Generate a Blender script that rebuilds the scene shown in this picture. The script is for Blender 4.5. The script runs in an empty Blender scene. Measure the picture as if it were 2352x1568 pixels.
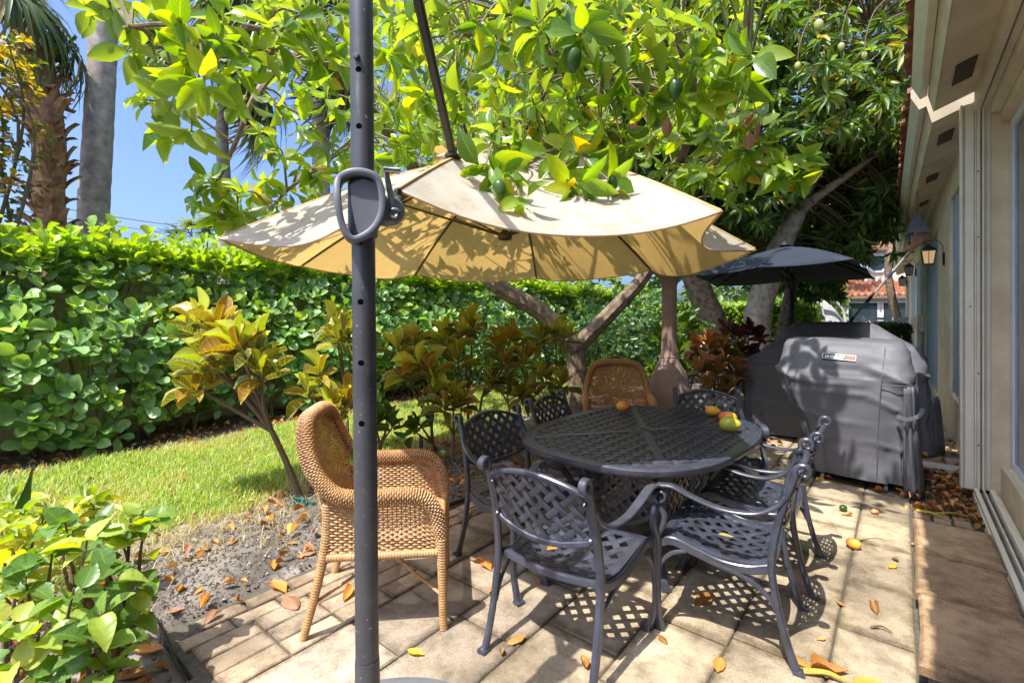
import bpy, math, random
import numpy as np
from mathutils import Vector, Matrix, noise as mnoise

random.seed(11)
RNG = np.random.default_rng(11)
S = bpy.context.scene
COL = S.collection
PI = math.pi
R = math.radians

# ------------------------------------------------------------------ camera, sky, sun, exposure
EYE, YAW, FL, PX, HY = 1.5, R(38.9), 1108.0, 1176.0, 718.0
CS, SN = math.cos(YAW), math.sin(YAW)
cam = bpy.data.cameras.new('camera')
cam_o = bpy.data.objects.new('camera', cam)
COL.objects.link(cam_o)
cam_o.location = (0, 0, EYE)
cam_o.rotation_euler = (PI / 2, 0, YAW)
cam.sensor_width = 36
cam.lens = 36 * FL / 2352
cam.shift_y = -(784 - HY) / 2352
cam.clip_start = 0.05
cam.clip_end = 600
S.camera = cam_o

SUN_DIR = Vector((0.022, 0.50, -1.0)).normalized()
W = bpy.data.worlds.new('World')
S.world = W
W.use_nodes = True
nt = W.node_tree
nt.nodes.clear()
sky = nt.nodes.new('ShaderNodeTexSky')
sky.sky_type = 'NISHITA'
sky.sun_disc = False
sky.sun_elevation = math.asin(-SUN_DIR.z)
sky.sun_rotation = PI + 0.02
sky.air_density = 0.65
sky.dust_density = 4.2
sky.ozone_density = 9.5
bg = nt.nodes.new('ShaderNodeBackground')
bg.inputs['Strength'].default_value = 0.15
wo = nt.nodes.new('ShaderNodeOutputWorld')
nt.links.new(sky.outputs[0], bg.inputs[0])
nt.links.new(bg.outputs[0], wo.inputs[0])

sun = bpy.data.lights.new('sun', 'SUN')
sun.energy = 3.3
sun.angle = R(0.5)
sun.color = (1.0, 0.95, 0.86)
sun_o = bpy.data.objects.new('sun', sun)
COL.objects.link(sun_o)
sun_o.location = (0, -5, 20)
sun_o.rotation_euler = SUN_DIR.to_track_quat('-Z', 'Y').to_euler()

S.view_settings.view_transform = 'Standard'
S.view_settings.look = 'None'
S.view_settings.use_curve_mapping = False
S.view_settings.gamma = 1.0
S.view_settings.exposure = 1.38
S.render.engine = 'CYCLES'
S.cycles.max_bounces = 10
S.cycles.diffuse_bounces = 4
S.cycles.transmission_bounces = 6
S.cycles.transparent_max_bounces = 6
S.cycles.use_denoising = True


# ------------------------------------------------------------------ helpers
def wp(cx, d, z):
    """a point from right-offset, distance ahead and height to world metres (the house runs along +Y)"""
    return Vector((cx * CS - d * SN, cx * SN + d * CS, z))


def at(x, y, z=0.0):
    """surveyed point of the photograph on the level z"""
    d = (EYE - z) * FL / (y - HY)
    return wp((x - PX) / FL * d, d, z)


def atd(x, y, d):
    """surveyed point of the photograph at distance d"""
    return wp((x - PX) / FL * d, d, EYE + (HY - y) / FL * d)


def tag(o, label=None, cat=None, group=None, kind=None):
    if label:
        o['label'] = label
    if cat:
        o['category'] = cat
    if group:
        o['group'] = group
    if kind:
        o['kind'] = kind
    return o


def thing(name, loc=(0, 0, 0), rz=0.0, label=None, cat=None, group=None):
    o = bpy.data.objects.new(name, None)
    COL.objects.link(o)
    o.location = loc
    o.rotation_euler = (0, 0, rz)
    o.empty_display_size = 0.1
    return tag(o, label, cat, group)


def org(p):
    v = Vector((0, 0, 0))
    while p is not None:
        v = v + Vector(p.location)
        p = p.parent
    return v


def cr(pts, n=5, closed=False):
    """Catmull-Rom through the points"""
    P = [Vector(p) for p in pts]
    m = len(P)
    out = []
    segs = m if closed else m - 1
    for i in range(segs):
        if closed:
            a, b, c, d = P[(i - 1) % m], P[i], P[(i + 1) % m], P[(i + 2) % m]
        else:
            b, c = P[i], P[i + 1]
            a = P[i - 1] if i > 0 else b * 2 - c
            d = P[i + 2] if i + 2 < m else c * 2 - b
        for k in range(n):
            t = k / n
            out.append(0.5 * ((2 * b) + (c - a) * t + (2 * a - 5 * b + 4 * c - d) * t * t + (3 * b - a - 3 * c + d) * t ** 3))
    if not closed:
        out.append(P[-1])
    return out


def lerp_list(vals, n):
    xs = np.linspace(0, 1, len(vals))
    return list(np.interp(np.linspace(0, 1, n), xs, vals))


class MB:
    """collects shapes of one mesh"""

    def __init__(s):
        s.v, s.f = [], []

    def add(s, verts, faces):
        o = len(s.v)
        s.v.extend([tuple(p) for p in verts])
        s.f.extend([tuple(i + o for i in f) for f in faces])
        return s

    def box(s, x0, x1, y0, y1, z0, z1, M=None):
        v = [(x0, y0, z0), (x1, y0, z0), (x1, y1, z0), (x0, y1, z0), (x0, y0, z1), (x1, y0, z1), (x1, y1, z1), (x0, y1, z1)]
        if M is not None:
            v = [M @ Vector(p) for p in v]
        return s.add(v, [(0, 3, 2, 1), (4, 5, 6, 7), (0, 1, 5, 4), (1, 2, 6, 5), (2, 3, 7, 6), (3, 0, 4, 7)])

    def tube(s, pts, r, n=8, cap=True, closed=False):
        P = [Vector(p) for p in pts]
        m = len(P)
        rr = [r] * m if not hasattr(r, '__len__') else list(r)
        if len(rr) != m:
            rr = lerp_list(rr, m)
        v, f = [], []
        prev = None
        for i in range(m):
            if closed:
                t = P[(i + 1) % m] - P[(i - 1) % m]
            else:
                t = P[min(i + 1, m - 1)] - P[max(i - 1, 0)]
            if t.length < 1e-9:
                t = Vector((0, 0, 1))
            t.normalize()
            if prev is None:
                a = Vector((0, 0, 1)) if abs(t.z) < 0.9 else Vector((1, 0, 0))
                u = t.cross(a).normalized()
            else:
                u = prev - t * prev.dot(t)
                if u.length < 1e-6:
                    u = t.orthogonal()
                u.normalize()
            prev = u
            w = t.cross(u)
            for k in range(n):
                an = 2 * PI * k / n
                v.append(P[i] + (u * math.cos(an) + w * math.sin(an)) * rr[i])
        for i in range(m if closed else m - 1):
            j = (i + 1) % m
            for k in range(n):
                k2 = (k + 1) % n
                f.append((i * n + k, i * n + k2, j * n + k2, j * n + k))
        if cap and not closed:
            f.append(tuple(reversed(range(n))))
            f.append(tuple(range((m - 1) * n, m * n)))
        return s.add(v, f)

    def sweep(s, pts, w, h, side=(1, 0, 0), closed=False, ch=0.25):
        """bar with a chamfered rectangular section: w along side, h across it"""
        P = [Vector(p) for p in pts]
        m = len(P)
        S0 = Vector(side)
        ww = [w] * m if not hasattr(w, '__len__') else lerp_list(w, m)
        hh = [h] * m if not hasattr(h, '__len__') else lerp_list(h, m)
        v, f = [], []
        for i in range(m):
            if closed:
                t = P[(i + 1) % m] - P[(i - 1) % m]
            else:
                t = P[min(i + 1, m - 1)] - P[max(i - 1, 0)]
            t.normalize()
            sd = S0 - t * S0.dot(t)
            sd.normalize()
            nn = sd.cross(t)
            a, b = ww[i] / 2, hh[i] / 2
            c = min(a, b) * ch * 2
            for (p, q) in ((a, b - c), (a - c, b), (-a + c, b), (-a, b - c), (-a, -b + c), (-a + c, -b), (a - c, -b), (a, -b + c)):
                v.append(P[i] + sd * p + nn * q)
        n = 8
        for i in range(m if closed else m - 1):
            j = (i + 1) % m
            for k in range(n):
                k2 = (k + 1) % n
                f.append((i * n + k, i * n + k2, j * n + k2, j * n + k))
        if not closed:
            f.append(tuple(reversed(range(n))))
            f.append(tuple(range((m - 1) * n, m * n)))
        return s.add(v, f)

    def lathe(s, prof, c=(0, 0, 0), n=20, M=None, cap=True):
        v, f = [], []
        m = len(prof)
        for (r, z) in prof:
            for k in range(n):
                a = 2 * PI * k / n
                p = Vector((r * math.cos(a), r * math.sin(a), z))
                if M is not None:
                    p = M @ p
                v.append(p + Vector(c))
        for i in range(m - 1):
            for k in range(n):
                k2 = (k + 1) % n
                f.append((i * n + k, i * n + k2, (i + 1) * n + k2, (i + 1) * n + k))
        if cap:
            f.append(tuple(reversed(range(n))))
            f.append(tuple(range((m - 1) * n, m * n)))
        return s.add(v, f)

    def grid(s, P, closed=False, flip=False):
        """P[i][j] points"""
        a, b = len(P), len(P[0])
        v = [p for row in P for p in row]
        f = []
        for i in range(a - 1):
            for j in range(b if closed else b - 1):
                j2 = (j + 1) % b
                q = (i * b + j, i * b + j2, (i + 1) * b + j2, (i + 1) * b + j)
                f.append(tuple(reversed(q)) if flip else q)
        return s.add(v, f)

    def prism(s, poly, z0, z1, M=None):
        n = len(poly)
        v = [Vector((x, y, z0)) for x, y in poly] + [Vector((x, y, z1)) for x, y in poly]
        if M is not None:
            v = [M @ p for p in v]
        f = [tuple(reversed(range(n))), tuple(range(n, 2 * n))] + [(i, (i + 1) % n, n + (i + 1) % n, n + i) for i in range(n)]
        return s.add(v, f)

    def mesh(s, name, shift=None):
        me = bpy.data.meshes.new(name)
        v = s.v
        if shift is not None:
            v = [(p[0] - shift[0], p[1] - shift[1], p[2] - shift[2]) for p in v]
        me.from_pydata(v, [], s.f)
        me.update()
        return me

    def build(s, name, mat, parent=None, world=False, smooth=35, bevel=0.0, loc=None):
        """ONE mesh object; world=True: the shapes are in world metres"""
        sh = org(parent) if (world and parent is not None) else None
        if world and parent is None and loc is not None:
            sh = Vector(loc)
        me = s.mesh(name, sh)
        if smooth:
            me.polygons.foreach_set('use_smooth', [True] * len(me.polygons))
            me.set_sharp_from_angle(angle=R(smooth))
        if mat:
            me.materials.append(mat)
        o = bpy.data.objects.new(name, me)
        COL.objects.link(o)
        if parent is not None:
            o.parent = parent
        elif loc is not None:
            o.location = loc
        if bevel:
            b = o.modifiers.new('bevel', 'BEVEL')
            b.width = bevel
            b.segments = 2
            b.limit_method = 'ANGLE'
        return o


def child(name, me, parent, M=None):
    o = bpy.data.objects.new(name, me)
    COL.objects.link(o)
    o.parent = parent
    if M is not None:
        o.matrix_basis = M
    return o


def copy_tree(o, parent=None):
    kids = list(o.children)
    c = o.copy()
    COL.objects.link(c)
    if parent is not None:
        c.parent = parent
    for k in kids:
        copy_tree(k, c)
    return c


# ------------------------------------------------------------------ materials
class NT:
    def __init__(s, name):
        s.m = bpy.data.materials.new(name)
        s.m.use_nodes = True
        s.t = s.m.node_tree
        s.t.nodes.clear()
        s.out = s.n('ShaderNodeOutputMaterial')

    def n(s, typ, **kw):
        nd = s.t.nodes.new(typ)
        for k, v in kw.items():
            setattr(nd, k, v)
        return nd

    def l(s, a, b):
        s.t.links.new(a, b)

    def noise(s, vec, scale, detail=4, rough=0.55):
        t = s.n('ShaderNodeTexNoise')
        t.inputs['Scale'].default_value = scale
        t.inputs['Detail'].default_value = detail
        t.inputs['Roughness'].default_value = rough
        if vec is not None:
            s.l(vec, t.inputs['Vector'])
        return t.outputs['Fac']

    def ramp(s, fac, stops):
        r = s.n('ShaderNodeValToRGB')
        e = r.color_ramp.elements
        while len(e) < len(stops):
            e.new(0.5)
        for el, (p, c) in zip(e, stops):
            el.position = p
            el.color = (*c, 1) if len(c) == 3 else c
        s.l(fac, r.inputs['Fac'])
        return r.outputs['Color']

    def mix(s, fac, a, b, mode='MIX'):
        m = s.n('ShaderNodeMix', data_type='RGBA', blend_type=mode)
        for sock, val in ((m.inputs[0], fac), (m.inputs[6], a), (m.inputs[7], b)):
            if hasattr(val, 'is_linked') or hasattr(val, 'links'):
                s.l(val, sock)
            elif isinstance(val, (int, float)):
                sock.default_value = val
            else:
                sock.default_value = (*val, 1) if len(val) == 3 else val
        return m.outputs[2]

    def math(s, op, a, b=0.0):
        m = s.n('ShaderNodeMath', operation=op)
        for sock, val in ((m.inputs[0], a), (m.inputs[1], b)):
            if isinstance(val, (int, float)):
                sock.default_value = val
            else:
                s.l(val, sock)
        return m.outputs[0]

    def bump(s, h, strength=0.3, dist=0.01):
        b = s.n('ShaderNodeBump')
        b.inputs['Strength'].default_value = strength
        b.inputs['Distance'].default_value = dist
        s.l(h, b.inputs['Height'])
        return b.outputs['Normal']

    def bsdf(s, color, rough=0.6, metal=0.0, normal=None, spec=0.5):
        p = s.n('ShaderNodeBsdfPrincipled')
        if isinstance(color, (tuple, list)):
            p.inputs['Base Color'].default_value = (*color, 1)
        else:
            s.l(color, p.inputs['Base Color'])
        if isinstance(rough, (int, float)):
            p.inputs['Roughness'].default_value = rough
        else:
            s.l(rough, p.inputs['Roughness'])
        p.inputs['Metallic'].default_value = metal
        p.inputs['Specular IOR Level'].default_value = spec
        if normal is not None:
            s.l(normal, p.inputs['Normal'])
        return p

    def done(s, shader):
        s.l(shader, s.out.inputs['Surface'])
        return s.m


def pos(N):
    return N.n('ShaderNodeNewGeometry').outputs['Position']


def objc(N):
    return N.n('ShaderNodeTexCoord').outputs['Object']


def plain(name, c1, c2=None, scale=6.0, rough=0.6, metal=0.0, bump=0.0, bscale=60.0, spec=0.5, lo=0.35, hi=0.68, world=False, rand=0.0, fine=None):
    """two-tone procedural paint: a broad noise mix, an optional fine relief and a random shift per object"""
    N = NT(name)
    v = pos(N) if world else objc(N)
    col = c1
    c2 = c2 or tuple(min(1, x * 0.72) for x in c1)
    f = N.noise(v, scale, 6, 0.62)
    col = N.ramp(f, [(lo, c2), (hi, c1)])
    if fine:
        g = N.noise(v, fine[0], 2, 0.5)
        col = N.mix(fine[1], col, N.ramp(g, [(0.35, (0.15, 0.15, 0.15)), (0.65, (1.0, 1.0, 1.0))]), 'MULTIPLY')
    if rand:
        oi = N.n('ShaderNodeObjectInfo')
        hs = N.n('ShaderNodeHueSaturation')
        k = N.math('MULTIPLY_ADD', oi.outputs['Random'], rand)
        N.t.nodes[-1].inputs[2].default_value = 1 - rand / 2
        N.l(k, hs.inputs['Value'])
        N.l(col, hs.inputs['Color'])
        col = hs.outputs['Color']
    nrm = None
    if bump:
        nrm = N.bump(N.noise(v, bscale, 5, 0.6), bump, 0.004)
    return N.done(N.bsdf(col, rough, metal, nrm, spec).outputs[0])


def leaf_mat(name, rough=0.38, trans=0.38, tint_t=(1.25, 1.3, 0.35), veins=None, spec=0.45, under=None):
    """a leaf blade: colour from the leaf's own tint, veins along its uv, light let through"""
    N = NT(name)
    at_ = N.n('ShaderNodeAttribute', attribute_name='tint')
    col = at_.outputs['Color']
    uv = N.n('ShaderNodeUVMap', uv_map='uv')
    sep = N.n('ShaderNodeSeparateXYZ')
    N.l(uv.outputs[0], sep.inputs[0])
    u, v = sep.outputs[0], sep.outputs[1]
    au = N.math('ABSOLUTE', u)
    nz = N.noise(uv.outputs[0], 3.0, 4, 0.6)
    col = N.mix(0.35, col, N.ramp(nz, [(0.3, (0.55, 0.6, 0.5)), (0.7, (1.25, 1.2, 1.1))]), 'MULTIPLY')
    if veins:
        vc, amount, width, count = veins
        k = N.math('SUBTRACT', N.math('MULTIPLY', v, count), N.math('MULTIPLY', au, count * 0.22))
        tri = N.math('ABSOLUTE', N.math('SUBTRACT', N.math('FRACT', k), 0.5))
        line = N.math('LESS_THAN', tri, width)
        mid = N.math('LESS_THAN', au, 0.11)
        m = N.math('MAXIMUM', line, mid)
        edge = N.math('GREATER_THAN', au, 0.86)
        m = N.math('MAXIMUM', m, edge)
        col = N.mix(N.math('MULTIPLY', m, amount), col, vc)
    else:
        k = N.math('SUBTRACT', N.math('MULTIPLY', v, 9.0), N.math('MULTIPLY', au, 3.0))
        tri = N.math('ABSOLUTE', N.math('SUBTRACT', N.math('FRACT', k), 0.5))
        m = N.math('MAXIMUM', N.math('LESS_THAN', tri, 0.05), N.math('LESS_THAN', au, 0.07))
        col = N.mix(N.math('MULTIPLY', m, 0.3), col, (0.32, 0.42, 0.10))
    if under is not None:
        g = N.n('ShaderNodeNewGeometry')
        col = N.mix(N.math('MULTIPLY', g.outputs['Backfacing'], 0.6), col, under)
    p = N.bsdf(col, rough, 0, None, spec)
    t = N.n('ShaderNodeBsdfTranslucent')
    tc = N.mix(1.0, col, tint_t, 'MULTIPLY')
    hv = N.n('ShaderNodeHueSaturation')
    hv.inputs['Value'].default_value = 1.9
    hv.inputs['Saturation'].default_value = 1.05
    N.l(tc, hv.inputs['Color'])
    N.l(hv.outputs[0], t.inputs['Color'])
    mx = N.n('ShaderNodeMixShader')
    mx.inputs[0].default_value = trans
    N.l(p.outputs[0], mx.inputs[1])
    N.l(t.outputs[0], mx.inputs[2])
    return N.done(mx.outputs[0])


M = {}
M['metal'] = plain('cast_metal_paint', (0.056, 0.062, 0.088), (0.030, 0.033, 0.047), 14, 0.30, 0.0, 0.12, 160, 0.8)
M['pole'] = plain('pole_bronze', (0.105, 0.104, 0.112), (0.066, 0.066, 0.074), 5, 0.33, 0.35, 0.05, 90, 0.5)
M['rib'] = plain('rib_bronze', (0.075, 0.062, 0.052), (0.05, 0.042, 0.036), 5, 0.40, 0.4)


def pole_mat():
    N = NT('pole_bronze_worn')
    v = objc(N)
    mp = N.n('ShaderNodeMapping')
    mp.inputs['Scale'].default_value = (26, 26, 1.6)
    N.l(v, mp.inputs['Vector'])
    st = N.noise(mp.outputs[0], 1.0, 6, 0.7)
    col = N.ramp(N.noise(v, 5, 5, .6), [(0.35, (0.062, 0.062, 0.070)), (0.65, (0.10, 0.098, 0.106))])
    col = N.mix(N.ramp(st, [(0.60, (0, 0, 0)), (0.72, (.55, .55, .55))]), col, (0.30, 0.295, 0.285))
    sp = N.noise(v, 75, 2, .5)
    col = N.mix(N.ramp(sp, [(0.70, (0, 0, 0)), (0.74, (.7, .7, .7))]), col, (0.38, 0.37, 0.35))
    ro = N.ramp(st, [(0.3, (.22, .22, .22)), (0.7, (.55, .55, .55))])
    return N.done(N.bsdf(col, ro, 0.3, N.bump(st, .06, .002), .5).outputs[0])


M['pole'] = pole_mat()
M['plastic'] = plain('grey_plastic', (0.16, 0.17, 0.195), (0.12, 0.13, 0.15), 5, 0.42, 0, 0.06, 300)
M['chrome'] = plain('pitted_chrome', (0.62, 0.62, 0.62), (0.3, 0.3, 0.3), 60, 0.22, 0.95, 0.2, 260)
M['hole'] = plain('hole_black', (0.004, 0.004, 0.004), (0.003, 0.003, 0.003), 5, 1.0, spec=0.0)
M['wicker'] = plain('wicker_cane', (0.52, 0.315, 0.145), (0.36, 0.19, 0.075), 26, 0.48, 0, 0, 60, 0.4, rand=0.06)
M['core'] = plain('wicker_core', (0.11, 0.05, 0.018), (0.07, 0.03, 0.01), 20, 0.8)
M['cover'] = plain('cover_fabric', (0.150, 0.152, 0.172), (0.118, 0.12, 0.138), 2.5, 0.58, 0, 0.25, 12, 0.35)


def cover_mat():
    N = NT('cover_cloth')
    v = objc(N)
    mp = N.n('ShaderNodeMapping')
    mp.inputs['Scale'].default_value = (2.2, 2.2, 5.0)
    mp.inputs['Rotation'].default_value = (0.3, 0.5, 0.2)
    N.l(v, mp.inputs['Vector'])
    w1 = N.n('ShaderNodeTexNoise', noise_type='RIDGED_MULTIFRACTAL')
    w1.inputs['Scale'].default_value = 1.6
    w1.inputs['Detail'].default_value = 3
    N.l(mp.outputs[0], w1.inputs['Vector'])
    f = N.noise(v, 2.5, 6, .62)
    col = N.ramp(f, [(0.35, (0.098, 0.10, 0.118)), (0.68, (0.128, 0.13, 0.15))])
    dst = N.noise(v, 7, 6, .75)
    col = N.mix(N.ramp(dst, [(0.58, (0, 0, 0)), (0.75, (.3, .3, .3))]), col, (0.24, 0.235, 0.23))
    h = N.math('ADD', N.math('MULTIPLY', w1.outputs['Fac'], 0.35), N.math('MULTIPLY', N.noise(v, 420, 2, .5), 0.03))
    return N.done(N.bsdf(col, .55, 0, N.bump(h, .8, .022), .4).outputs[0])


M['cover'] = cover_mat()
M['navy'] = plain('navy_fabric', (0.026, 0.034, 0.054), (0.02, 0.026, 0.042), 3, 0.7, 0, 0.1, 200, 0.3)
M['mauve'] = plain('mauve_cover', (0.30, 0.205, 0.17), (0.22, 0.15, 0.125), 5, 0.7, 0, 0.2, 30, 0.3)
M['stucco'] = plain('cream_stucco', (0.82, 0.70, 0.50), (0.62, 0.51, 0.345), 3.5, 0.85, 0, 0.9, 90, 0.2, world=True)
M['trim'] = plain('cream_trim', (0.82, 0.73, 0.56), (0.60, 0.51, 0.37), 2.0, 0.6, 0, 0.1, 60, 0.4, world=True)
M['soffit'] = plain('soffit_paint', (0.82, 0.71, 0.52), (0.62, 0.52, 0.36), 2.5, 0.8, 0, 0.2, 50, 0.2, world=True)
M['white'] = plain('white_aluminium', (0.86, 0.82, 0.70), (0.76, 0.71, 0.58), 4, 0.42, 0.0, 0.05, 80, 0.5, world=True)
M['frame'] = plain('window_white', (0.70, 0.74, 0.80), (0.6, 0.64, 0.7), 4, 0.4, 0.0, 0, 80, 0.5, world=True)
M['shutter'] = plain('shutter_grey_blue', (0.40, 0.46, 0.55), (0.30, 0.35, 0.43), 5, 0.45, 0.1, 0, 50, 0.5, world=True)
M['mesh_vent'] = plain('vent_mesh', (0.115, 0.095, 0.07), (0.07, 0.06, 0.045), 150, 0.9, world=True)
M['dark'] = plain('dark_metal', (0.016, 0.016, 0.017), (0.01, 0.01, 0.011), 20, 0.45, 0.2)
M['roof'] = plain('clay_tile', (0.36, 0.13, 0.062), (0.13, 0.05, 0.028), 9, 0.75, 0, 0.5, 60, 0.3, world=True, rand=0.5)
M['trunk'] = plain('bark_grey', (0.50, 0.43, 0.345), (0.22, 0.18, 0.14), 7, 0.9, 0, 0.9, 30, 0.2, world=True)
M['bark'] = plain('bark_brown', (0.30, 0.225, 0.155), (0.10, 0.07, 0.047), 11, 0.9, 0, 0.9, 34, 0.2, world=True)
M['palmbark'] = plain('palm_bark', (0.46, 0.42, 0.365), (0.22, 0.195, 0.165), 7, 0.9, 0, 0.8, 26, 0.2, world=True)
M['boot'] = plain('palm_boot', (0.46, 0.27, 0.155), (0.20, 0.11, 0.06), 9, 0.85, 0, 0.7, 40, 0.2, world=True, rand=0.4)
M['stem'] = plain('green_stem', (0.20, 0.19, 0.07), (0.13, 0.10, 0.045), 20, 0.7)
M['twig'] = plain('twig_brown', (0.17, 0.115, 0.065), (0.10, 0.07, 0.04), 20, 0.85)
M['cream_wall'] = plain('garden_wall_paint', (0.58, 0.49, 0.33), (0.46, 0.38, 0.25), 2, 0.85, 0, 0.3, 60, 0.2, world=True)


def glass_mat():
    N = NT('window_glass')
    p = N.bsdf((0.03, 0.045, 0.06), 0.03, 0.0, None, 0.9)
    return N.done(p.outputs[0])


M['glass'] = glass_mat()


def fabric_mat():
    N = NT('canopy_cloth')
    v = objc(N)
    f = N.noise(v, 3.0, 6, 0.65)
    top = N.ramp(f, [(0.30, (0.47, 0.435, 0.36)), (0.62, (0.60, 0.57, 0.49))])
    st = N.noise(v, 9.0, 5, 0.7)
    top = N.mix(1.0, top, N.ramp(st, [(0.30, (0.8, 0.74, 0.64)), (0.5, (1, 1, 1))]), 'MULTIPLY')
    low = N.ramp(f, [(0.30, (0.54, 0.41, 0.22)), (0.62, (0.64, 0.51, 0.29))])  # ochre underside: the glow of sunlight through the cloth painted into its colour
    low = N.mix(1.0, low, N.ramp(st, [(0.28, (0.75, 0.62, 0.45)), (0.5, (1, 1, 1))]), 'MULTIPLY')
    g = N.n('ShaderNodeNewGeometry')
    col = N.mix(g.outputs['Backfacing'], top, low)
    wv = N.n('ShaderNodeTexWave')
    wv.inputs['Scale'].default_value = 140
    N.l(v, wv.inputs['Vector'])
    p = N.bsdf(col, 0.8, 0, N.bump(N.noise(v, 160, 3, 0.6), 0.2, 0.002), 0.2)
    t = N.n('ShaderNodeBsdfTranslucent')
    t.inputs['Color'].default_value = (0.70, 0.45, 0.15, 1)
    mx = N.n('ShaderNodeMixShader')
    mx.inputs[0].default_value = 0.42
    N.l(p.outputs[0], mx.inputs[1])
    N.l(t.outputs[0], mx.inputs[2])
    return N.done(mx.outputs[0])


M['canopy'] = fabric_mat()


def paver_mat(name, a, b, rnd=0.35, edge=0.8):
    N = NT(name)
    v = pos(N)
    f1 = N.noise(v, 1.6, 5, 0.6)
    f2 = N.noise(v, 9.0, 5, 0.7)
    f3 = N.noise(v, 220.0, 2, 0.5)
    col = N.ramp(f1, [(0.36, b), (0.62, a)])
    damp = N.noise(v, 0.9, 3, 0.6)
    col = N.mix(0.8, col, N.ramp(damp, [(0.32, (0.42, 0.39, 0.37)), (0.52, (1, 1, 1))]), 'MULTIPLY')
    bloom = N.noise(v, 3.1, 6, 0.7)
    col = N.mix(N.ramp(bloom, [(0.60, (0, 0, 0)), (0.74, (0.45, 0.45, 0.45))]), col, (0.50, 0.47, 0.44))
    col = N.mix(0.75, col, N.ramp(f2, [(0.30, (0.42, 0.38, 0.32)), (0.56, (1.08, 1.05, 1.0))]), 'MULTIPLY')
    col = N.mix(0.55, col, N.ramp(f3, [(0.30, (0.5, 0.48, 0.45)), (0.5, (1, 1, 1)), (0.72, (1.5, 1.5, 1.5))]), 'MULTIPLY')
    gs = N.n('ShaderNodeSeparateXYZ')
    N.l(N.n('ShaderNodeTexCoord').outputs['Generated'], gs.inputs[0])
    ex_ = N.math('MULTIPLY', N.math('ABSOLUTE', N.math('SUBTRACT', gs.outputs[0], 0.5)), 2.0)
    ey_ = N.math('MULTIPLY', N.math('ABSOLUTE', N.math('SUBTRACT', gs.outputs[1], 0.5)), 2.0)
    ed = N.math('ADD', N.math('MAXIMUM', ex_, ey_), N.math('MULTIPLY', N.math('SUBTRACT', N.noise(v, 14, 5, .7), 0.5), 0.55))
    col = N.mix(edge, col, N.ramp(ed, [(0.80, (1, 1, 1)), (1.0, (0.40, 0.37, 0.33))]), 'MULTIPLY')
    spl = N.noise(v, 5.0, 7, .78)
    col = N.mix(0.85, col, N.ramp(spl, [(0.30, (0.45, 0.42, 0.38)), (0.42, (1, 1, 1))]), 'MULTIPLY')
    oi = N.n('ShaderNodeObjectInfo')
    hs = N.n('ShaderNodeHueSaturation')
    k = N.n('ShaderNodeMapRange')
    k.inputs['To Min'].default_value = 1 - rnd / 2
    k.inputs['To Max'].default_value = 1 + rnd / 2
    N.l(oi.outputs['Random'], k.inputs['Value'])
    N.l(k.outputs[0], hs.inputs['Value'])
    N.l(col, hs.inputs['Color'])
    h = N.math('ADD', N.math('MULTIPLY', N.noise(v, 90, 4, 0.65), 0.5), N.math('MULTIPLY', f2, 0.6))
    return N.done(N.bsdf(hs.outputs[0], 0.85, 0, N.bump(h, 0.55, 0.006), 0.25).outputs[0])


M['paver'] = paver_mat('paver_sand', (0.45, 0.375, 0.265), (0.30, 0.255, 0.19))
M['paver_grey'] = paver_mat('paver_grey', (0.40, 0.335, 0.255), (0.25, 0.215, 0.175))
M['brick'] = paver_mat('edging_brick', (0.48, 0.36, 0.25), (0.30, 0.25, 0.185), 0.5)
M['step'] = paver_mat('step_slab', (0.46, 0.315, 0.19), (0.31, 0.215, 0.14), 0.35)
M['soil'] = paver_mat('soil', (0.25, 0.23, 0.21), (0.10, 0.088, 0.078), 0.0, 0.0)


# ------------------------------------------------------------------ leaves: templates, collecting, building
def leaf_shape(prof, fold=0.25, droop=0.15, wave=0.0, twist=0.0, side=1.0):
    """rows of (t, half width): a blade of unit length along +Y, unit half width along X"""
    v, f, uv = [], [], []
    rows = []
    for i, (t, w) in enumerate(prof):
        z0 = -droop * t * t
        if w <= 0:
            rows.append([len(v)])
            v.append((0, t, z0))
            uv.append((0, t))
        else:
            a = wave * math.sin(i * 2.1)
            tw = twist * t
            rows.append([len(v), len(v) + 1, len(v) + 2])
            v += [(-w, t, z0 + fold * w * 0.5 + a - tw * w), (0.02 * side, t, z0), (w, t, z0 + fold * w * 0.5 - a + tw * w)]
            uv += [(-1, t), (0, t), (1, t)]
    for a, b in zip(rows, rows[1:]):
        if len(a) == 1 and len(b) == 3:
            f += [(a[0], b[1], b[0]), (a[0], b[2], b[1])]
        elif len(a) == 3 and len(b) == 1:
            f += [(a[0], a[1], b[0]), (a[1], a[2], b[0])]
        else:
            f += [(a[0], a[1], b[1], b[0]), (a[1], a[2], b[2], b[1])]
    return np.array(v, float), f, np.array(uv, float)


OVAL = [(0, 0), (0.04, 0.06), (0.12, 0.30), (0.32, 0.84), (0.55, 1.0), (0.78, 0.74), (0.92, 0.32), (1, 0)]
OBOV = [(0, 0), (0.05, 0.08), (0.15, 0.22), (0.40, 0.70), (0.68, 1.0), (0.88, 0.84), (0.97, 0.42), (1, 0)]
LANC = [(0, 0), (0.06, 0.25), (0.30, 0.95), (0.60, 0.9), (0.85, 0.42), (1, 0)]
OBLO = [(0, 0), (0.05, 0.10), (0.18, 0.42), (0.42, 0.86), (0.66, 1.0), (0.84, 0.80), (0.95, 0.40), (1, 0)]
SERR = [(0, 0), (0.03, 0.25), (0.09, 0.66), (0.16, 0.84), (0.19, 0.82), (0.27, 0.97), (0.30, 0.94), (0.39, 1.0), (0.42, 0.96), (0.51, 0.95), (0.54, 0.90), (0.63, 0.80), (0.66, 0.74), (0.75, 0.60), (0.78, 0.53), (0.87, 0.34), (0.9, 0.26), (1, 0)]
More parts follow.
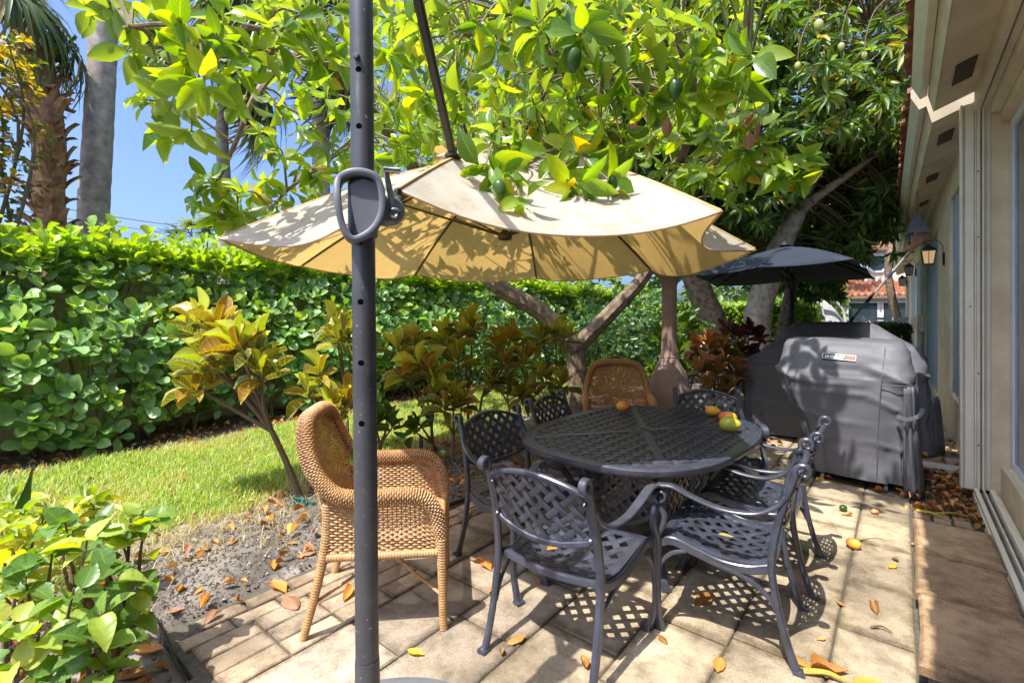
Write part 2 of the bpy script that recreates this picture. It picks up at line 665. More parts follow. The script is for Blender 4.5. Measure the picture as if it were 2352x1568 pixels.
RHOM = [(0, 0), (0.4, 1.0), (0.75, 0.7), (1, 0)]
T_AVO = [leaf_shape(OVAL, 0.35, 0.10, 0.012), leaf_shape(OVAL, 0.55, 0.28, 0.02, 0.16), leaf_shape(OVAL, 0.2, 0.42, 0.02, -0.16)]
T_HEDGE = [leaf_shape(OBOV, 0.25, 0.05, 0.02), leaf_shape(OBOV, 0.45, 0.16, 0.03, 0.1)]
T_MANGO = [leaf_shape(LANC, 0.5, 0.15, 0.05), leaf_shape(LANC, 0.3, 0.35, 0.08)]
T_CROT = [leaf_shape(OBLO, 0.45, 0.06, 0.02), leaf_shape(OBLO, 0.6, 0.26, 0.03, 0.15), leaf_shape(OBLO, 0.3, -0.08, 0.02)]
T_SERR = [leaf_shape(SERR, 0.3, 0.14, 0.012), leaf_shape(SERR, 0.5, 0.34, 0.02, 0.15)]
def curl_leaf(prof, cross, bend, seed, jag=0.12):
    """a dry leaf: five points across, cupped and curled, with a nibbled edge"""
    rn = random.Random(seed)
    v, f, uv, rows = [], [], [], []
    for (t, w) in prof:
        a = (t - 0.4) * bend
        y, z0 = 0.4 + (math.sin(a) / bend if abs(bend) > 1e-3 else t - .4), (1 - math.cos(a)) / bend * 1.0 if abs(bend) > 1e-3 else 0
        if w <= 0:
            rows.append([len(v)])
            v.append((0, y, z0))
            uv.append((0, t))
        else:
            r = []
            wl, wr_ = w * (1 + rn.uniform(-jag, jag)), w * (1 + rn.uniform(-jag, jag))
            for u in (-1, -.5, 0, .5, 1):
                q = wl if u < 0 else wr_
                cu = cross * (1 + .5 * math.sin(t * 5 + seed))
                r.append(len(v))
                v.append((q * u * (1 - .25 * min(1, abs(cu)) * abs(u)), y, z0 + .28 * cu * u * u * w + rn.uniform(-.01, .01) + .02 * abs(u)))
                uv.append((u, t))
            rows.append(r)
    for a, b in zip(rows, rows[1:]):
        if len(a) == 1:
            f += [(a[0], b[k + 1], b[k]) for k in range(4)]
        elif len(b) == 1:
            f += [(a[k], a[k + 1], b[0]) for k in range(4)]
        else:
            f += [(a[k], a[k + 1], b[k + 1], b[k]) for k in range(4)]
    return np.array(v, float), f, np.array(uv, float)


T_DRY = [curl_leaf(OVAL, 0.9, 0.7, 1), curl_leaf(OVAL, -0.9, -0.9, 2), curl_leaf(OBLO, 1.7, 1.2, 3), curl_leaf(OVAL, 0.35, 0.35, 4)]
T_LIT = [leaf_shape(RHOM, 0.9, -0.25), leaf_shape(RHOM, 0.6, 0.3, 0.1, 0.2), leaf_shape(LANC, 1.2, -0.2, 0.1)]
T_FAR = [leaf_shape(RHOM, 0.4, 0.2)]


def unit(a):
    return a / np.maximum(np.linalg.norm(a, axis=-1, keepdims=True), 1e-9)


class Leaves:
    def __init__(s):
        s.p, s.d, s.n, s.L, s.W, s.c = [], [], [], [], [], []

    def add(s, p, d, n, L, W, c):
        s.p.append(tuple(p))
        s.d.append(tuple(d))
        s.n.append(tuple(n))
        s.L.append(L)
        s.W.append(W)
        s.c.append(tuple(c))

    def whorl(s, c, axis, n, L, W, col, a0=35, a1=95, grav=0.25, lift=0.0, jit=0.25, var=0.25, spread=0.02):
        """leaves round a shoot tip"""
        ax = Vector(axis).normalized()
        u = ax.orthogonal().normalized()
        w = ax.cross(u)
        ph = random.random() * 6.28
        for k in range(n):
            az = ph + 2.39996 * k + random.uniform(-jit, jit)
            t = (k + 0.5) / n
            el = R(a0 + (a1 - a0) * t + random.uniform(-8, 8))
            rad = u * math.cos(az) + w * math.sin(az)
            d = ax * math.cos(el) + rad * math.sin(el)
            d = d + Vector((0, 0, -grav * random.uniform(0.5, 1.5)))
            d.normalize()
            nn = ax - d * ax.dot(d) + Vector((random.uniform(-1, 1), random.uniform(-1, 1), random.uniform(-1, 1))) * jit
            nn = nn - d * nn.dot(d)
            if nn.length < 1e-3:
                nn = d.orthogonal()
            nn.normalize()
            q = 1 + random.uniform(-var, var)
            base = Vector(c) - ax * (t * L * 0.45) + rad * 0.006 + Vector((random.uniform(-1, 1), random.uniform(-1, 1), random.uniform(-1, 1))) * spread
            s.add(base, d, nn, L * q, W * q * random.uniform(0.88, 1.12) / 2, col(t) if callable(col) else col)

    def arrays(s):
        p, d, n = np.array(s.p), unit(np.array(s.d)), np.array(s.n)
        n = unit(n - d * (n * d).sum(1, keepdims=True))
        x = np.cross(d, n)
        return p, d, n, x, np.array(s.L), np.array(s.W), np.array(s.c)

    def visible_order(s, p, n, L, Wd):
        q = p - np.array((0, 0, EYE))
        cx = q[:, 0] * CS + q[:, 1] * SN
        dd = -q[:, 0] * SN + q[:, 1] * CS
        ok = dd > 0.3
        dz = np.where(ok, dd, 1)
        X = PX + cx / dz * FL
        Y = HY - q[:, 2] / dz * FL
        ok &= (X > -10) & (X < 2360) & (Y > -10) & (Y < 1576)
        vd = unit(q)
        area = L * Wd * (0.25 + np.abs((n * vd).sum(1))) / dz ** 2
        gx = np.clip((X / 12).astype(int), 0, 199)
        gy = np.clip((Y / 12).astype(int), 0, 133)
        zb = np.full((134, 200), 1e9)
        idx = np.where(ok)[0]
        np.minimum.at(zb, (gy[idx], gx[idx]), dd[idx])
        seen = ok & (dd < zb[gy, gx] + 0.12)
        score = np.where(seen, area, np.where(ok, area * 1e-3, -1.0))
        return np.argsort(-score), score

    def build(s, root, templates, mat, top=300, part='leaf', mass='foliage', tints=7, keep_out=None):
        if not s.p:
            return
        p, d, n, x, L, Wd, c = s.arrays()
        o = np.array(org(root))
        order, score = s.visible_order(p, n, L, Wd)
        N = len(p)
        var = np.arange(N) % len(templates)
        singles = [i for i in order[:top] if score[i] > 0]
        rest = np.ones(N, bool)
        rest[singles] = False
        # singles: shared meshes per template and tint
        if singles:
            sg = np.array(singles)
            key = c[sg] @ np.array((0.5, 0.8, 0.3)) + 0.35 * c[sg, 0]
            rk = np.argsort(np.argsort(key)) * tints // max(1, len(sg))
            means = [c[sg[rk == g]].mean(0) if (rk == g).any() else np.zeros(3) for g in range(tints)]
            cache = {}
            for i, g in zip(sg, rk):
                k = (var[i], g)
                if k not in cache:
                    tv, tf, tuv = templates[var[i]]
                    cache[k] = raw_mesh(part, tv, tf, tuv, np.tile(means[g], (len(tv), 1)), mat)
                Mx = Matrix(((x[i][0] * Wd[i], d[i][0] * L[i], n[i][0] * L[i], p[i][0] - o[0]),
                             (x[i][1] * Wd[i], d[i][1] * L[i], n[i][1] * L[i], p[i][1] - o[1]),
                             (x[i][2] * Wd[i], d[i][2] * L[i], n[i][2] * L[i], p[i][2] - o[2]),
                             (0, 0, 0, 1)))
                child(part, cache[k], root, Mx)
        if rest.any():
            VV, FF, UU, CC = [], [], [], []
            off = 0
            for t, (tv, tf, tuv) in enumerate(templates):
                I = np.where(rest & (var == t))[0]
                if not len(I):
                    continue
                P = (p[I][:, None, :] - o + tv[None, :, 0:1] * (x[I] * Wd[I][:, None])[:, None, :]
                     + tv[None, :, 1:2] * (d[I] * L[I][:, None])[:, None, :] + tv[None, :, 2:3] * (n[I] * L[I][:, None])[:, None, :])
                k = len(tv)
                VV.append(P.reshape(-1, 3))
                UU.append(np.tile(tuv, (len(I), 1)))
                CC.append(np.repeat(c[I], k, 0))
                base = (np.arange(len(I)) * k + off)
                for fc in tf:
                    FF.append((len(fc), (base[:, None] + np.array(fc)[None, :])))
                off += len(I) * k
            me = raw_mesh2(mass, np.concatenate(VV), FF, np.concatenate(UU), np.concatenate(CC), mat)
            ob = bpy.data.objects.new(mass, me)
            COL.objects.link(ob)
            ob.parent = root
            ob['kind'] = 'stuff'
            return ob


def raw_mesh(name, v, faces, uv, col, mat):
    g = {}
    for f in faces:
        g.setdefault(len(f), []).append(f)
    return raw_mesh2(name, v, [(k, np.array(x)) for k, x in g.items()], uv, col, mat)


def raw_mesh2(name, v, groups, uv, col, mat, smooth=True):
    """mesh from arrays: groups = [(corners per face, index array)]"""
    me = bpy.data.meshes.new(name)
    me.vertices.add(len(v))
    me.vertices.foreach_set('co', np.asarray(v, np.float32).ravel())
    loops = np.concatenate([a.reshape(-1) for _, a in groups]).astype(np.int32)
    tot = np.concatenate([np.full(a.size // k, k) for k, a in groups]).astype(np.int32)
    start = np.concatenate(([0], np.cumsum(tot)[:-1])).astype(np.int32)
    me.loops.add(len(loops))
    me.loops.foreach_set('vertex_index', loops)
    me.polygons.add(len(tot))
    me.polygons.foreach_set('loop_start', start)
    me.polygons.foreach_set('loop_total', tot)
    if smooth:
        me.polygons.foreach_set('use_smooth', np.ones(len(tot), bool))
    if uv is not None:
        L = me.uv_layers.new(name='uv')
        L.data.foreach_set('uv', np.asarray(uv, np.float32)[loops].ravel())
    if col is not None:
        A = me.color_attributes.new('tint', 'FLOAT_COLOR', 'POINT')
        c4 = np.ones((len(v), 4), np.float32)
        c4[:, :3] = col
        A.data.foreach_set('color', c4.ravel())
    me.update(calc_edges=True)
    me.validate()
    if mat:
        me.materials.append(mat)
    return me


M['leaf_avo'] = leaf_mat('avocado_leaf', 0.25, 0.48, (1.35, 1.15, 0.30), under=(0.20, 0.27, 0.10))
M['leaf_hedge'] = leaf_mat('hedge_leaf', 0.32, 0.30, (1.3, 1.2, 0.35))
M['leaf_mango'] = leaf_mat('mango_leaf', 0.36, 0.32, (1.3, 1.15, 0.30))
M['leaf_crot'] = leaf_mat('croton_leaf', 0.27, 0.25, (1.0, 1.05, 0.45), veins=((0.60, 0.40, 0.06), 0.65, 0.06, 7.0))
M['leaf_red'] = leaf_mat('red_croton_leaf', 0.30, 0.22, (1.2, 0.9, 0.5), veins=((0.38, 0.10, 0.05), 0.6, 0.10, 8.0))
M['leaf_bush'] = leaf_mat('bush_leaf', 0.36, 0.36, (1.3, 1.15, 0.3))
M['leaf_dry'] = leaf_mat('fallen_leaf', 0.6, 0.18, (1.2, 0.95, 0.6))
M['leaf_far'] = leaf_mat('far_leaf', 0.5, 0.38, (1.35, 1.15, 0.3))
M['leaf_palm'] = leaf_mat('palm_leaf', 0.42, 0.22, (1.2, 1.1, 0.4))
M['grass'] = leaf_mat('grass_blade', 0.5, 0.35, (1.2, 1.1, 0.4))


def jitc(c, k=0.18, hue=0.06):
    q = 1 + random.uniform(-k, k)
    return (c[0] * q * (1 + random.uniform(-hue, hue) * 2), c[1] * q, c[2] * q * (1 + random.uniform(-hue, hue)))


# ------------------------------------------------------------------ ground
def fbm(x, y, s, o=4):
    return mnoise.fractal(Vector((x * s, y * s, 3.7)), 1.0, 2.0, o)


def ground_sheet(name, x0, x1, y0, y1, step, hf, mat, z=0.0):
    nx, ny = int((x1 - x0) / step) + 1, int((y1 - y0) / step) + 1
    mb = MB()
    rows = [[(x0 + i * step, y0 + j * step, z + hf(x0 + i * step, y0 + j * step)) for j in range(ny)] for i in range(nx)]
    mb.grid(rows)
    o = mb.build(name, mat, None, smooth=180)
    return tag(o, kind='structure')


mb = MB()
mb.box(-160, 120, -90, 220, -1.4, -0.075)
tag(mb.build('ground', M['soil'], None, smooth=0), kind='structure')


def soil_h(x, y):
    e = 0.018 * fbm(x, y, 2.2) + 0.010 * fbm(x + 9, y, 9.0)
    if x > -2.75 and y > 0.72:
        e -= 0.05
    return e - 0.012


ground_sheet('soil', -7.9, -1.2, -1.6, 10.4, 0.045, soil_h, M['soil'])

M['turf'] = plain('turf_soil', (0.16, 0.20, 0.05), (0.10, 0.11, 0.04), 5, 0.95, 0, 0.4, 60, 0.1, world=True)


def lawn_edge(y):
    """the lawn's edge towards the patio"""
    return float(np.interp(y, [-2, 0.5, 1.0, 2.0, 4.2, 6, 9], [-3.55, -3.62, -3.78, -4.0, -4.18, -4.4, -4.6])) + 0.09 * math.sin(y * 5.1) + 0.05 * math.sin(y * 13.3)


def lawn_back(y):
    return -6.42 + 0.08 * math.sin(y * 3.3 + 1) + 0.04 * math.sin(y * 9.0)


mb = MB()
ys = np.arange(-1.8, 9.6, 0.1)
rows = []
for y in ys:
    a, b = lawn_back(y) + 0.05, lawn_edge(y) - 0.1
    rows.append([(a + (b - a) * t, y, 0.012 + 0.014 * fbm(a + (b - a) * t, y, 1.4) - (0.03 if t in (0, 1) else 0)) for t in np.linspace(0, 1, 24)])
mb.grid(rows, flip=True)
tag(mb.build('lawn', M['turf'], None, smooth=180), kind='structure')


def blades(name, pts, h, w, cols, lean=0.5):
    """one mesh of bent blades"""
    n = len(pts)
    pts = np.asarray(pts)
    az = RNG.uniform(0, 6.283, n)
    hh = h * RNG.uniform(0.5, 1.3, n)
    ln = hh * RNG.uniform(0.1, 1.0, n) * lean * 2
    dx, dy = np.cos(az), np.sin(az)
    sx, sy = -dy * w / 2, dx * w / 2
    z = np.zeros(n)
    v = np.empty((n, 5, 3))
    v[:, 0] = pts + np.stack((sx, sy, z), 1)
    v[:, 1] = pts - np.stack((sx, sy, z), 1)
    m = pts + np.stack((dx * ln * 0.35, dy * ln * 0.35, hh * 0.62), 1)
    v[:, 2] = m - np.stack((sx, sy, z), 1) * 0.8
    v[:, 3] = m + np.stack((sx, sy, z), 1) * 0.8
    v[:, 4] = pts + np.stack((dx * ln, dy * ln, hh * 0.95), 1)
    b = np.arange(n)[:, None] * 5
    q = b + np.array((0, 1, 2, 3))[None]
    t = b + np.array((3, 2, 4))[None]
    uv = np.tile(np.array(((-1, 0), (1, 0), (1, .6), (-1, .6), (0, 1)), float), (n, 1))
    c = np.repeat(np.asarray(cols), 5, 0)
    me = raw_mesh2(name, v.reshape(-1, 3), [(4, q), (3, t)], uv, c, M['grass'])
    o = bpy.data.objects.new(name, me)
    COL.objects.link(o)
    return tag(o, kind='stuff')


pts, cols = [], []
while len(pts) < 92000:
    y = random.uniform(-1.2, 9.2)
    a, b = lawn_back(y), lawn_edge(y)
    x = random.uniform(a - 0.05, b + 0.12)
    edge = min(x - a, b - x)
    if edge < 0.25 and random.random() > 0.25 + edge * 3:
        continue
    if y > 5 and random.random() < 0.35:
        continue
    pts.append((x, y, 0.0))
    k = random.random()
    dry = 0.12 + (0.35 if edge < 0.2 else 0) + max(0, 0.9 * fbm(x, y, 1.1))
    if k < dry:
        cols.append(jitc((0.42, 0.36, 0.16), 0.2))
    elif k < 0.6:
        cols.append(jitc((0.19, 0.31, 0.045), 0.3))
    else:
        cols.append(jitc((0.36, 0.46, 0.08), 0.22))
tag(blades('grass', pts, 0.060, 0.0068, cols, 0.7), 'short yellow-green lawn grass between the hedge and the patio', 'grass')

pts, cols = [], []
while len(pts) < 4200:
    y = random.uniform(-0.2, 5.2)
    x = lawn_edge(y) + abs(random.gauss(0, 0.34)) - 0.06
    if x > -2.72 and y > 0.75:
        continue
    pts.append((x, y, 0.004))
    cols.append(jitc((0.40, 0.33, 0.19), 0.35))
tag(blades('straw', pts, 0.045, 0.005, cols, 1.6), 'dry straw runners straggling over the bare soil', 'straw')

# ------------------------------------------------------------------ patio: a bed with single pavers
patio = thing('patio', (0, 0, 0))
tag(patio, kind='structure')
mb = MB()
mb.box(-2.72, 0.62, 0.73, 13.5, -0.07, -0.012)
mb.box(-2.28, 0.62, -0.6, 0.73, -0.07, -0.0121)
M['sand'] = plain('joint_sand', (0.13, 0.115, 0.09), (0.07, 0.065, 0.05), 30, 0.95, 0, 0.4, 200, 0.1, world=True)
mb.build('paver_bed', M['sand'], patio, smooth=0)


def slab_mesh(name, w, l, h, mat, ch=0.006, jag=0.0025):
    rows = []
    rnd = random.Random(name + str(w) + str(l))
    base = [(-w / 2, -l / 2), (0, -l / 2), (w / 2, -l / 2), (w / 2, 0), (w / 2, l / 2), (0, l / 2), (-w / 2, l / 2), (-w / 2, 0)]
    base = [(x + rnd.uniform(-jag, jag), y + rnd.uniform(-jag, jag)) for x, y in base]
    m = MB()
    n = len(base)
    ins = [(x * (1 - 2 * ch / w), y * (1 - 2 * ch / l)) for x, y in base]
    v = [(x, y, -h) for x, y in base] + [(x, y, -ch) for x, y in base] + [(x, y, 0) for x, y in ins]
    f = [(i, (i + 1) % n, n + (i + 1) % n, n + i) for i in range(n)] + [(n + i, n + (i + 1) % n, 2 * n + (i + 1) % n, 2 * n + i) for i in range(n)]
    f.append(tuple(range(2 * n, 3 * n)))
    m.add(v, f)
    me = m.mesh(name)
    me.materials.append(mat)
    return me


def lay(name, me, parent, x, y, z, rz=0.0, tilt=0.004):
    Mx = Matrix.Translation((x, y, z + random.uniform(-0.002, 0.002))) @ Matrix.Rotation(rz, 4, 'Z') @ Matrix.Rotation(random.uniform(-tilt, tilt), 4, 'X') @ Matrix.Rotation(random.uniform(-tilt, tilt), 4, 'Y')
    return child(name, me, parent, Mx)


cols_x = [0.055, -0.24, -0.61, -0.97, -1.34, -1.71, -2.08, -2.46]
for ci, (xr, xl) in enumerate(zip(cols_x, cols_x[1:])):
    w = xr - xl - 0.009
    mesh_s = [slab_mesh('paver', w, l, 0.045, M['paver'] if ci < 4 else M['paver_grey']) for l in (0.578, 0.524)]
    mesh_g = [slab_mesh('paver', w, l, 0.045, M['paver_grey']) for l in (0.578, 0.524)]
    y = 3.48 + (0.0, 0.24, 0.11, 0.33, 0.05, 0.27, 0.15)[ci]
    while y > (0.1 if ci < 5 else 0.75):
        y -= 0.59
    if ci == 5:
        y += 0.59
    if ci == 6:
        y += 1.18
        brick_end = y
    if ci == 5:
        brick_end5 = y
    k = ci
    while y < (8.6 if ci < 5 else 6.2):
        kind = k % 2
        l = (0.59, 0.536)[kind]
        grey = ci >= 3 and random.random() < 0.35
        lay('paver', (mesh_g if grey else mesh_s)[kind], patio, (xr + xl) / 2, y + l / 2, 0.0, random.uniform(-0.004, 0.004))
        y += l
        k += 1
# small bricks along the soil and at the patio's corner
bm_l = slab_mesh('brick', 0.098, 0.212, 0.05, M['brick'])
bm_s = slab_mesh('brick', 0.125, 0.262, 0.05, M['brick'])
for row, xc in enumerate((-2.515, -2.622)):
    y = 0.86 + 0.1 * row
    while y < 4.6:
        lay('brick', bm_l, patio, xc, y, 0.001, random.uniform(-0.03, 0.03), 0.02)
        y += 0.221
for row in range(6):
    end = brick_end5 if row < 3 else brick_end
    y = end - 0.137
    while y > 0.80:
        lay('brick', bm_s, patio, (-1.77 if row < 3 else -2.148 + 0.402) - 0.128 * row + (0.0 if row < 3 else -0.018), y, 0.001, random.uniform(-0.03, 0.03), 0.015)
        y -= 0.272
# pavers beside the house beyond the grills
pm = slab_mesh('paver', 0.205, 0.205, 0.045, M['paver_grey'])
for i in range(5):
    for j in range(16):
        lay('paver', pm, patio, -0.40 + 0.212 * i, 6.42 + 0.212 * j, 0.002, 0, 0.01)
mb = MB()
mb.box(0.0, 0.56, 6.10, 6.30, -0.04, 0.03)
mb.build('kerb', plain('pale_concrete', (0.52, 0.50, 0.46), (0.40, 0.38, 0.35), 12, 0.9, 0, 0.4, 90, 0.2, world=True), patio, bevel=0.008)

# the step along the sliding doors
step = thing('door_step', (0, 0, 0), 0, 'low brown slab step along the sliding door track, half in eave shade', 'step')
mb = MB()
mb.box(0.085, 0.46, 2.56, 4.3, -0.04, 0.052)
mb.build('riser', M['soil'], step, smooth=0)
yj = [2.53, 3.18, 3.72, 4.31]
for a, b in zip(yj, yj[1:]):
    me = slab_mesh('slab', 0.385, b - a - 0.016, 0.05, M['step'], 0.014, 0.007)
    lay('slab', me, step, 0.06 + 0.193, (a + b) / 2, 0.10, 0, 0.004)
for i in range(3):
    for j in range(2):
        lay('brick', bm_l, patio, 0.12 + 0.11 * i, 4.47 + 0.225 * j, 0.004, 0.02, 0.02)

# crumbs of dry soil on the bare ground
m = MB()
for _ in range(13000):
    y = random.uniform(0.0, 4.6)
    x = random.uniform(-3.75, -2.70) if random.random() < 0.8 else random.uniform(-4.6, -2.3)
    if x > -2.72 and y > 0.72:
        continue
    s_ = random.choice((.004, .005, .006, .007, .011))
    z = soil_h(x, y)
    v = [Vector((a, b, c)) * s_ * random.uniform(.6, 1.4) + Vector((x, y, z + s_ * .3)) for a, b, c in ((1, 0, 0), (-1, 0, 0), (0, 1, 0), (0, -1, 0), (0, 0, .8))]
    m.add(v, [(0, 2, 4), (2, 1, 4), (1, 3, 4), (3, 0, 4)])
tag(m.build('soil_crumbs', plain('dark_crumb', (0.17, 0.15, 0.135), (0.045, 0.04, 0.036), 90, .95, world=True, lo=.42, hi=.6), None, smooth=0), 'dark crumbly lumps on the bare soil beside the patio', 'soil', None, 'stuff')


# ------------------------------------------------------------------ the house on the right
house = thing('house', (0.7, 5.5, 0.0), 0, 'cream stucco house with wide eaves, shuttered windows and clay tile roof edge', 'house')
H = dict(parent=house, world=True)


def hx(y):
    return 0.591 - 0.0165 * y


def hbox(mb, o0, o1, y0, y1, z0, z1):
    """box that follows the far wall's line"""
    a, b = hx(y0), hx(y1)
    v = [(a + o0, y0, z0), (a + o1, y0, z0), (b + o1, y1, z0), (b + o0, y1, z0), (a + o0, y0, z1), (a + o1, y0, z1), (b + o1, y1, z1), (b + o0, y1, z1)]
    mb.add(v, [(0, 3, 2, 1), (4, 5, 6, 7), (0, 1, 5, 4), (1, 2, 6, 5), (2, 3, 7, 6), (3, 0, 4, 7)])


YE = 27.0
opens = [(5.62, 7.92, 0.52, 2.86), (9.72, 12.9, 0.22, 2.78), (13.7, 16.6, 0.22, 2.78), (17.6, 20.6, 0.5, 2.7), (21.8, 25.0, 0.5, 2.7)]
mb = MB()
ys_ = [5.45] + [v for o in opens for v in o[:2]] + [YE]
for i in range(0, len(ys_), 2):
    hbox(mb, 0.0, 0.5, ys_[i], ys_[i + 1], 0, 3.26)
for (a, b, z0, z1) in opens:
    hbox(mb, 0.003, 0.5, a, b, z1, 3.26)
    hbox(mb, 0.003, 0.5, a, b, 0, z0)
mb.box(0.552, 1.2, 5.335, 5.448, 0, 3.24)
mb.build('wall', M['stucco'], smooth=0, **H)
# sill wall and head wall of the near window
mb = MB()
mb.box(0.605, 1.2, -2.0, 5.332, 0, 0.30)
mb.box(0.605, 1.2, -2.0, 5.332, 2.98, 3.30)
mb.build('window_surround', M['stucco'], smooth=0, **H)

for (a, b, z0, z1) in opens:
    mb = MB()
    hbox(mb, 0.05, 0.10, a + 0.01, a + 0.07, z0, z1)
    hbox(mb, 0.05, 0.10, b - 0.07, b - 0.01, z0, z1)
    hbox(mb, 0.05, 0.10, a + 0.071, b - 0.071, z1 - 0.06, z1 - 0.002)
    hbox(mb, 0.05, 0.10, a + 0.071, b - 0.071, z0 + 0.002, z0 + 0.05)
    win = mb.build('window', M['frame'], smooth=0, **H)
    m2 = MB()
    hbox(m2, 0.12, 0.13, a + 0.02, b - 0.02, z0 + 0.01, z1 - 0.01)
    m2.build('pane', M['glass'], win, world=True, smooth=0)
    y = a + 0.08
    k = 0
    while y + 0.16 < b - 0.05:
        s_ = MB()
        d = 0.03 if k % 2 else 0.0
        v = [(hx(y) + 0.02 + d, y, z0 + 0.05), (hx(y) + 0.05 - d, y + 0.145, z0 + 0.05)]
        P = []
        for z in (z0 + 0.05, z1 - 0.05):
            P.append([(hx(y) + 0.055 - d, y, z), (hx(y) + 0.045 - d, y + 0.02, z), (hx(y) + 0.025 + d, y + 0.125, z), (hx(y) + 0.035 + d, y + 0.145, z)])
        s_.grid(P)
        o = s_.build('slat', M['shutter'], win, world=True, smooth=0)
        so = o.modifiers.new('thick', 'SOLIDIFY')
        so.thickness = 0.008
        y += 0.15
        k += 1

# eaves: an underside profile run along the wall, near piece and a slightly lower far piece
PA, PB, PC, PD, PE = (0.036, 3.41), (0.123, 3.286), (0.172, 3.303), (0.212, 3.163), (0.4575, 3.262)


def run(poly, y0, y1, far, mat, name, dz=0.0, sm=0):
    m = MB()
    P = []
    for y in (y0, y1):
        sh = (hx(y) - 0.50) if far else 0.0
        P.append([(x + sh, y, z + dz) for x, z in poly])
    n = len(poly)
    m.grid(P, closed=True)
    m.f.append(tuple(range(n)))
    m.f.append(tuple(reversed(range(n, 2 * n))))
    return m.build(name, mat, smooth=sm, **H)


for far, (y0, y1), dz in ((False, (-3.5, 5.30), 0.0), (True, (5.58, YE + 0.5), -0.004)):
    sof = run([PD, (PE[0] + 0.06, PE[1] + 0.02), (PE[0] + 0.06, PE[1] + 0.06), (PD[0] + 0.002, PD[1] + 0.05)], y0, y1, far, M['soffit'], 'soffit', dz)
    run([(PD[0] - 0.003, PD[1] - 0.012), (PD[0] - 0.003, PD[1] + 0.12), (PC[0] + 0.002, PC[1] + 0.05), (PC[0], PC[1])], y0, y1, far, M['trim'], 'fascia', dz)
    run([(PB[0], PB[1]), (PC[0] - 0.004, PC[1] + 0.002), (PC[0] - 0.004, PC[1] + 0.12), (PA[0] + 0.05, PA[1] + 0.03), (PA[0] + 0.03, PA[1] + 0.0)], y0, y1, far, M['white'], 'drip_edge', dz)
    run([(PA[0] + 0.035, PA[1] + 0.035), (PA[0] + 0.12, PA[1] - 0.02), (PE[0] + 0.1, PE[1] + 0.07), (PE[0] + 3.4, PE[1] + 1.2), (PE[0] + 3.4, PE[1] + 1.3), (PA[0] + 0.03, PA[1] + 0.09)], y0, y1, far, M['roof'], 'roof', dz)
    vents = [1.2, 3.0, 4.67] if not far else [6.3, 8.1, 9.9, 11.7, 13.5, 15.3, 17.1, 18.9, 20.7, 22.5]
    for vy in vents:
        m = MB()
        sh = (hx(vy) - 0.50) if far else 0.0
        sl = (PE[1] + 0.02 - PD[1]) / (PE[0] + 0.06 - PD[0])
        P = []
        for yy in (vy - 0.19, vy + 0.19):
            P.append([(PD[0] + sh + o, yy, PD[1] + dz + o * sl - 0.006) for o in (0.08, 0.19)])
        m.grid(P)
        o = m.build('vent', M['mesh_vent'], smooth=0, **H)
        so = o.modifiers.new('thick', 'SOLIDIFY')
        so.thickness = 0.005
# the plastered end of the far eave, standing behind the gap between the two roofs
m = MB()
sh = hx(5.58) - 0.50
poly = [(PA[0] + .03, PA[1] + .06), (PA[0] + .03, PA[1] - .01), (PB[0], PB[1] - .004), (PC[0], PC[1] - .004), (PD[0] - .004, PD[1] - .018), (PE[0] + .11, PE[1] + .03), (PE[0] + .11, PE[1] + .22)]
m.prism([(x + sh, z) for x, z in poly], -5.575, -5.545, Matrix.Rotation(PI / 2, 4, 'X'))
m.build('eave_end', plain('eave_end_paint', (0.50, 0.43, 0.31), (0.40, 0.34, 0.24), 6, .7, world=True), smooth=0, **H)
# barrel tiles along the roof edge
tm = MB()
n = 9
P = []
for xx, rr in ((0.0, 0.075), (0.42, 0.064)):
    P.append([(xx, rr * math.cos(PI * k / (n - 1)), rr * math.sin(PI * k / (n - 1)) * 0.85 + xx * 0.36) for k in range(n)])
tm.grid(P)
P2 = [[(x, y * 0.8, z - 0.014) for x, y, z in row] for row in P]
tm.grid(P2, flip=True)
tm.grid([P[0], P2[0]], flip=True)
tile_me = tm.mesh('roof_tile')
tile_me.materials.append(M['roof'])
pan = MB()
P = []
for xx, rr in ((0.0, 0.07), (0.42, 0.06)):
    P.append([(xx, rr * math.cos(PI * k / (n - 1)), -rr * 0.5 * math.sin(PI * k / (n - 1)) + xx * 0.36) for k in range(n)])
pan.grid(P, flip=True)
P2 = [[(x, y, z - 0.014) for x, y, z in row] for row in P]
pan.grid(P2)
pan.grid([P[0], P2[0]])
pan_me = pan.mesh('roof_tile')
pan_me.materials.append(M['roof'])
y = -1.0
k = 0
while y < YE:
    far = y > 5.35
    if 5.24 < y < 5.66:
        y += 0.12
        continue
    sh = (hx(y) - 0.50) if far else 0.0
    L0 = house.location
    Mx = Matrix.Translation((PA[0] + sh - 0.005 + random.uniform(-0.02, 0.02) - L0.x, y - L0.y, PA[1] + 0.08 - (0.004 if far else 0)))
    child('roof_tile', tile_me if k % 2 else pan_me, house, Mx @ Matrix.Rotation(random.uniform(-0.06, 0.06), 4, 'X'))
    y += 0.118
    k += 1

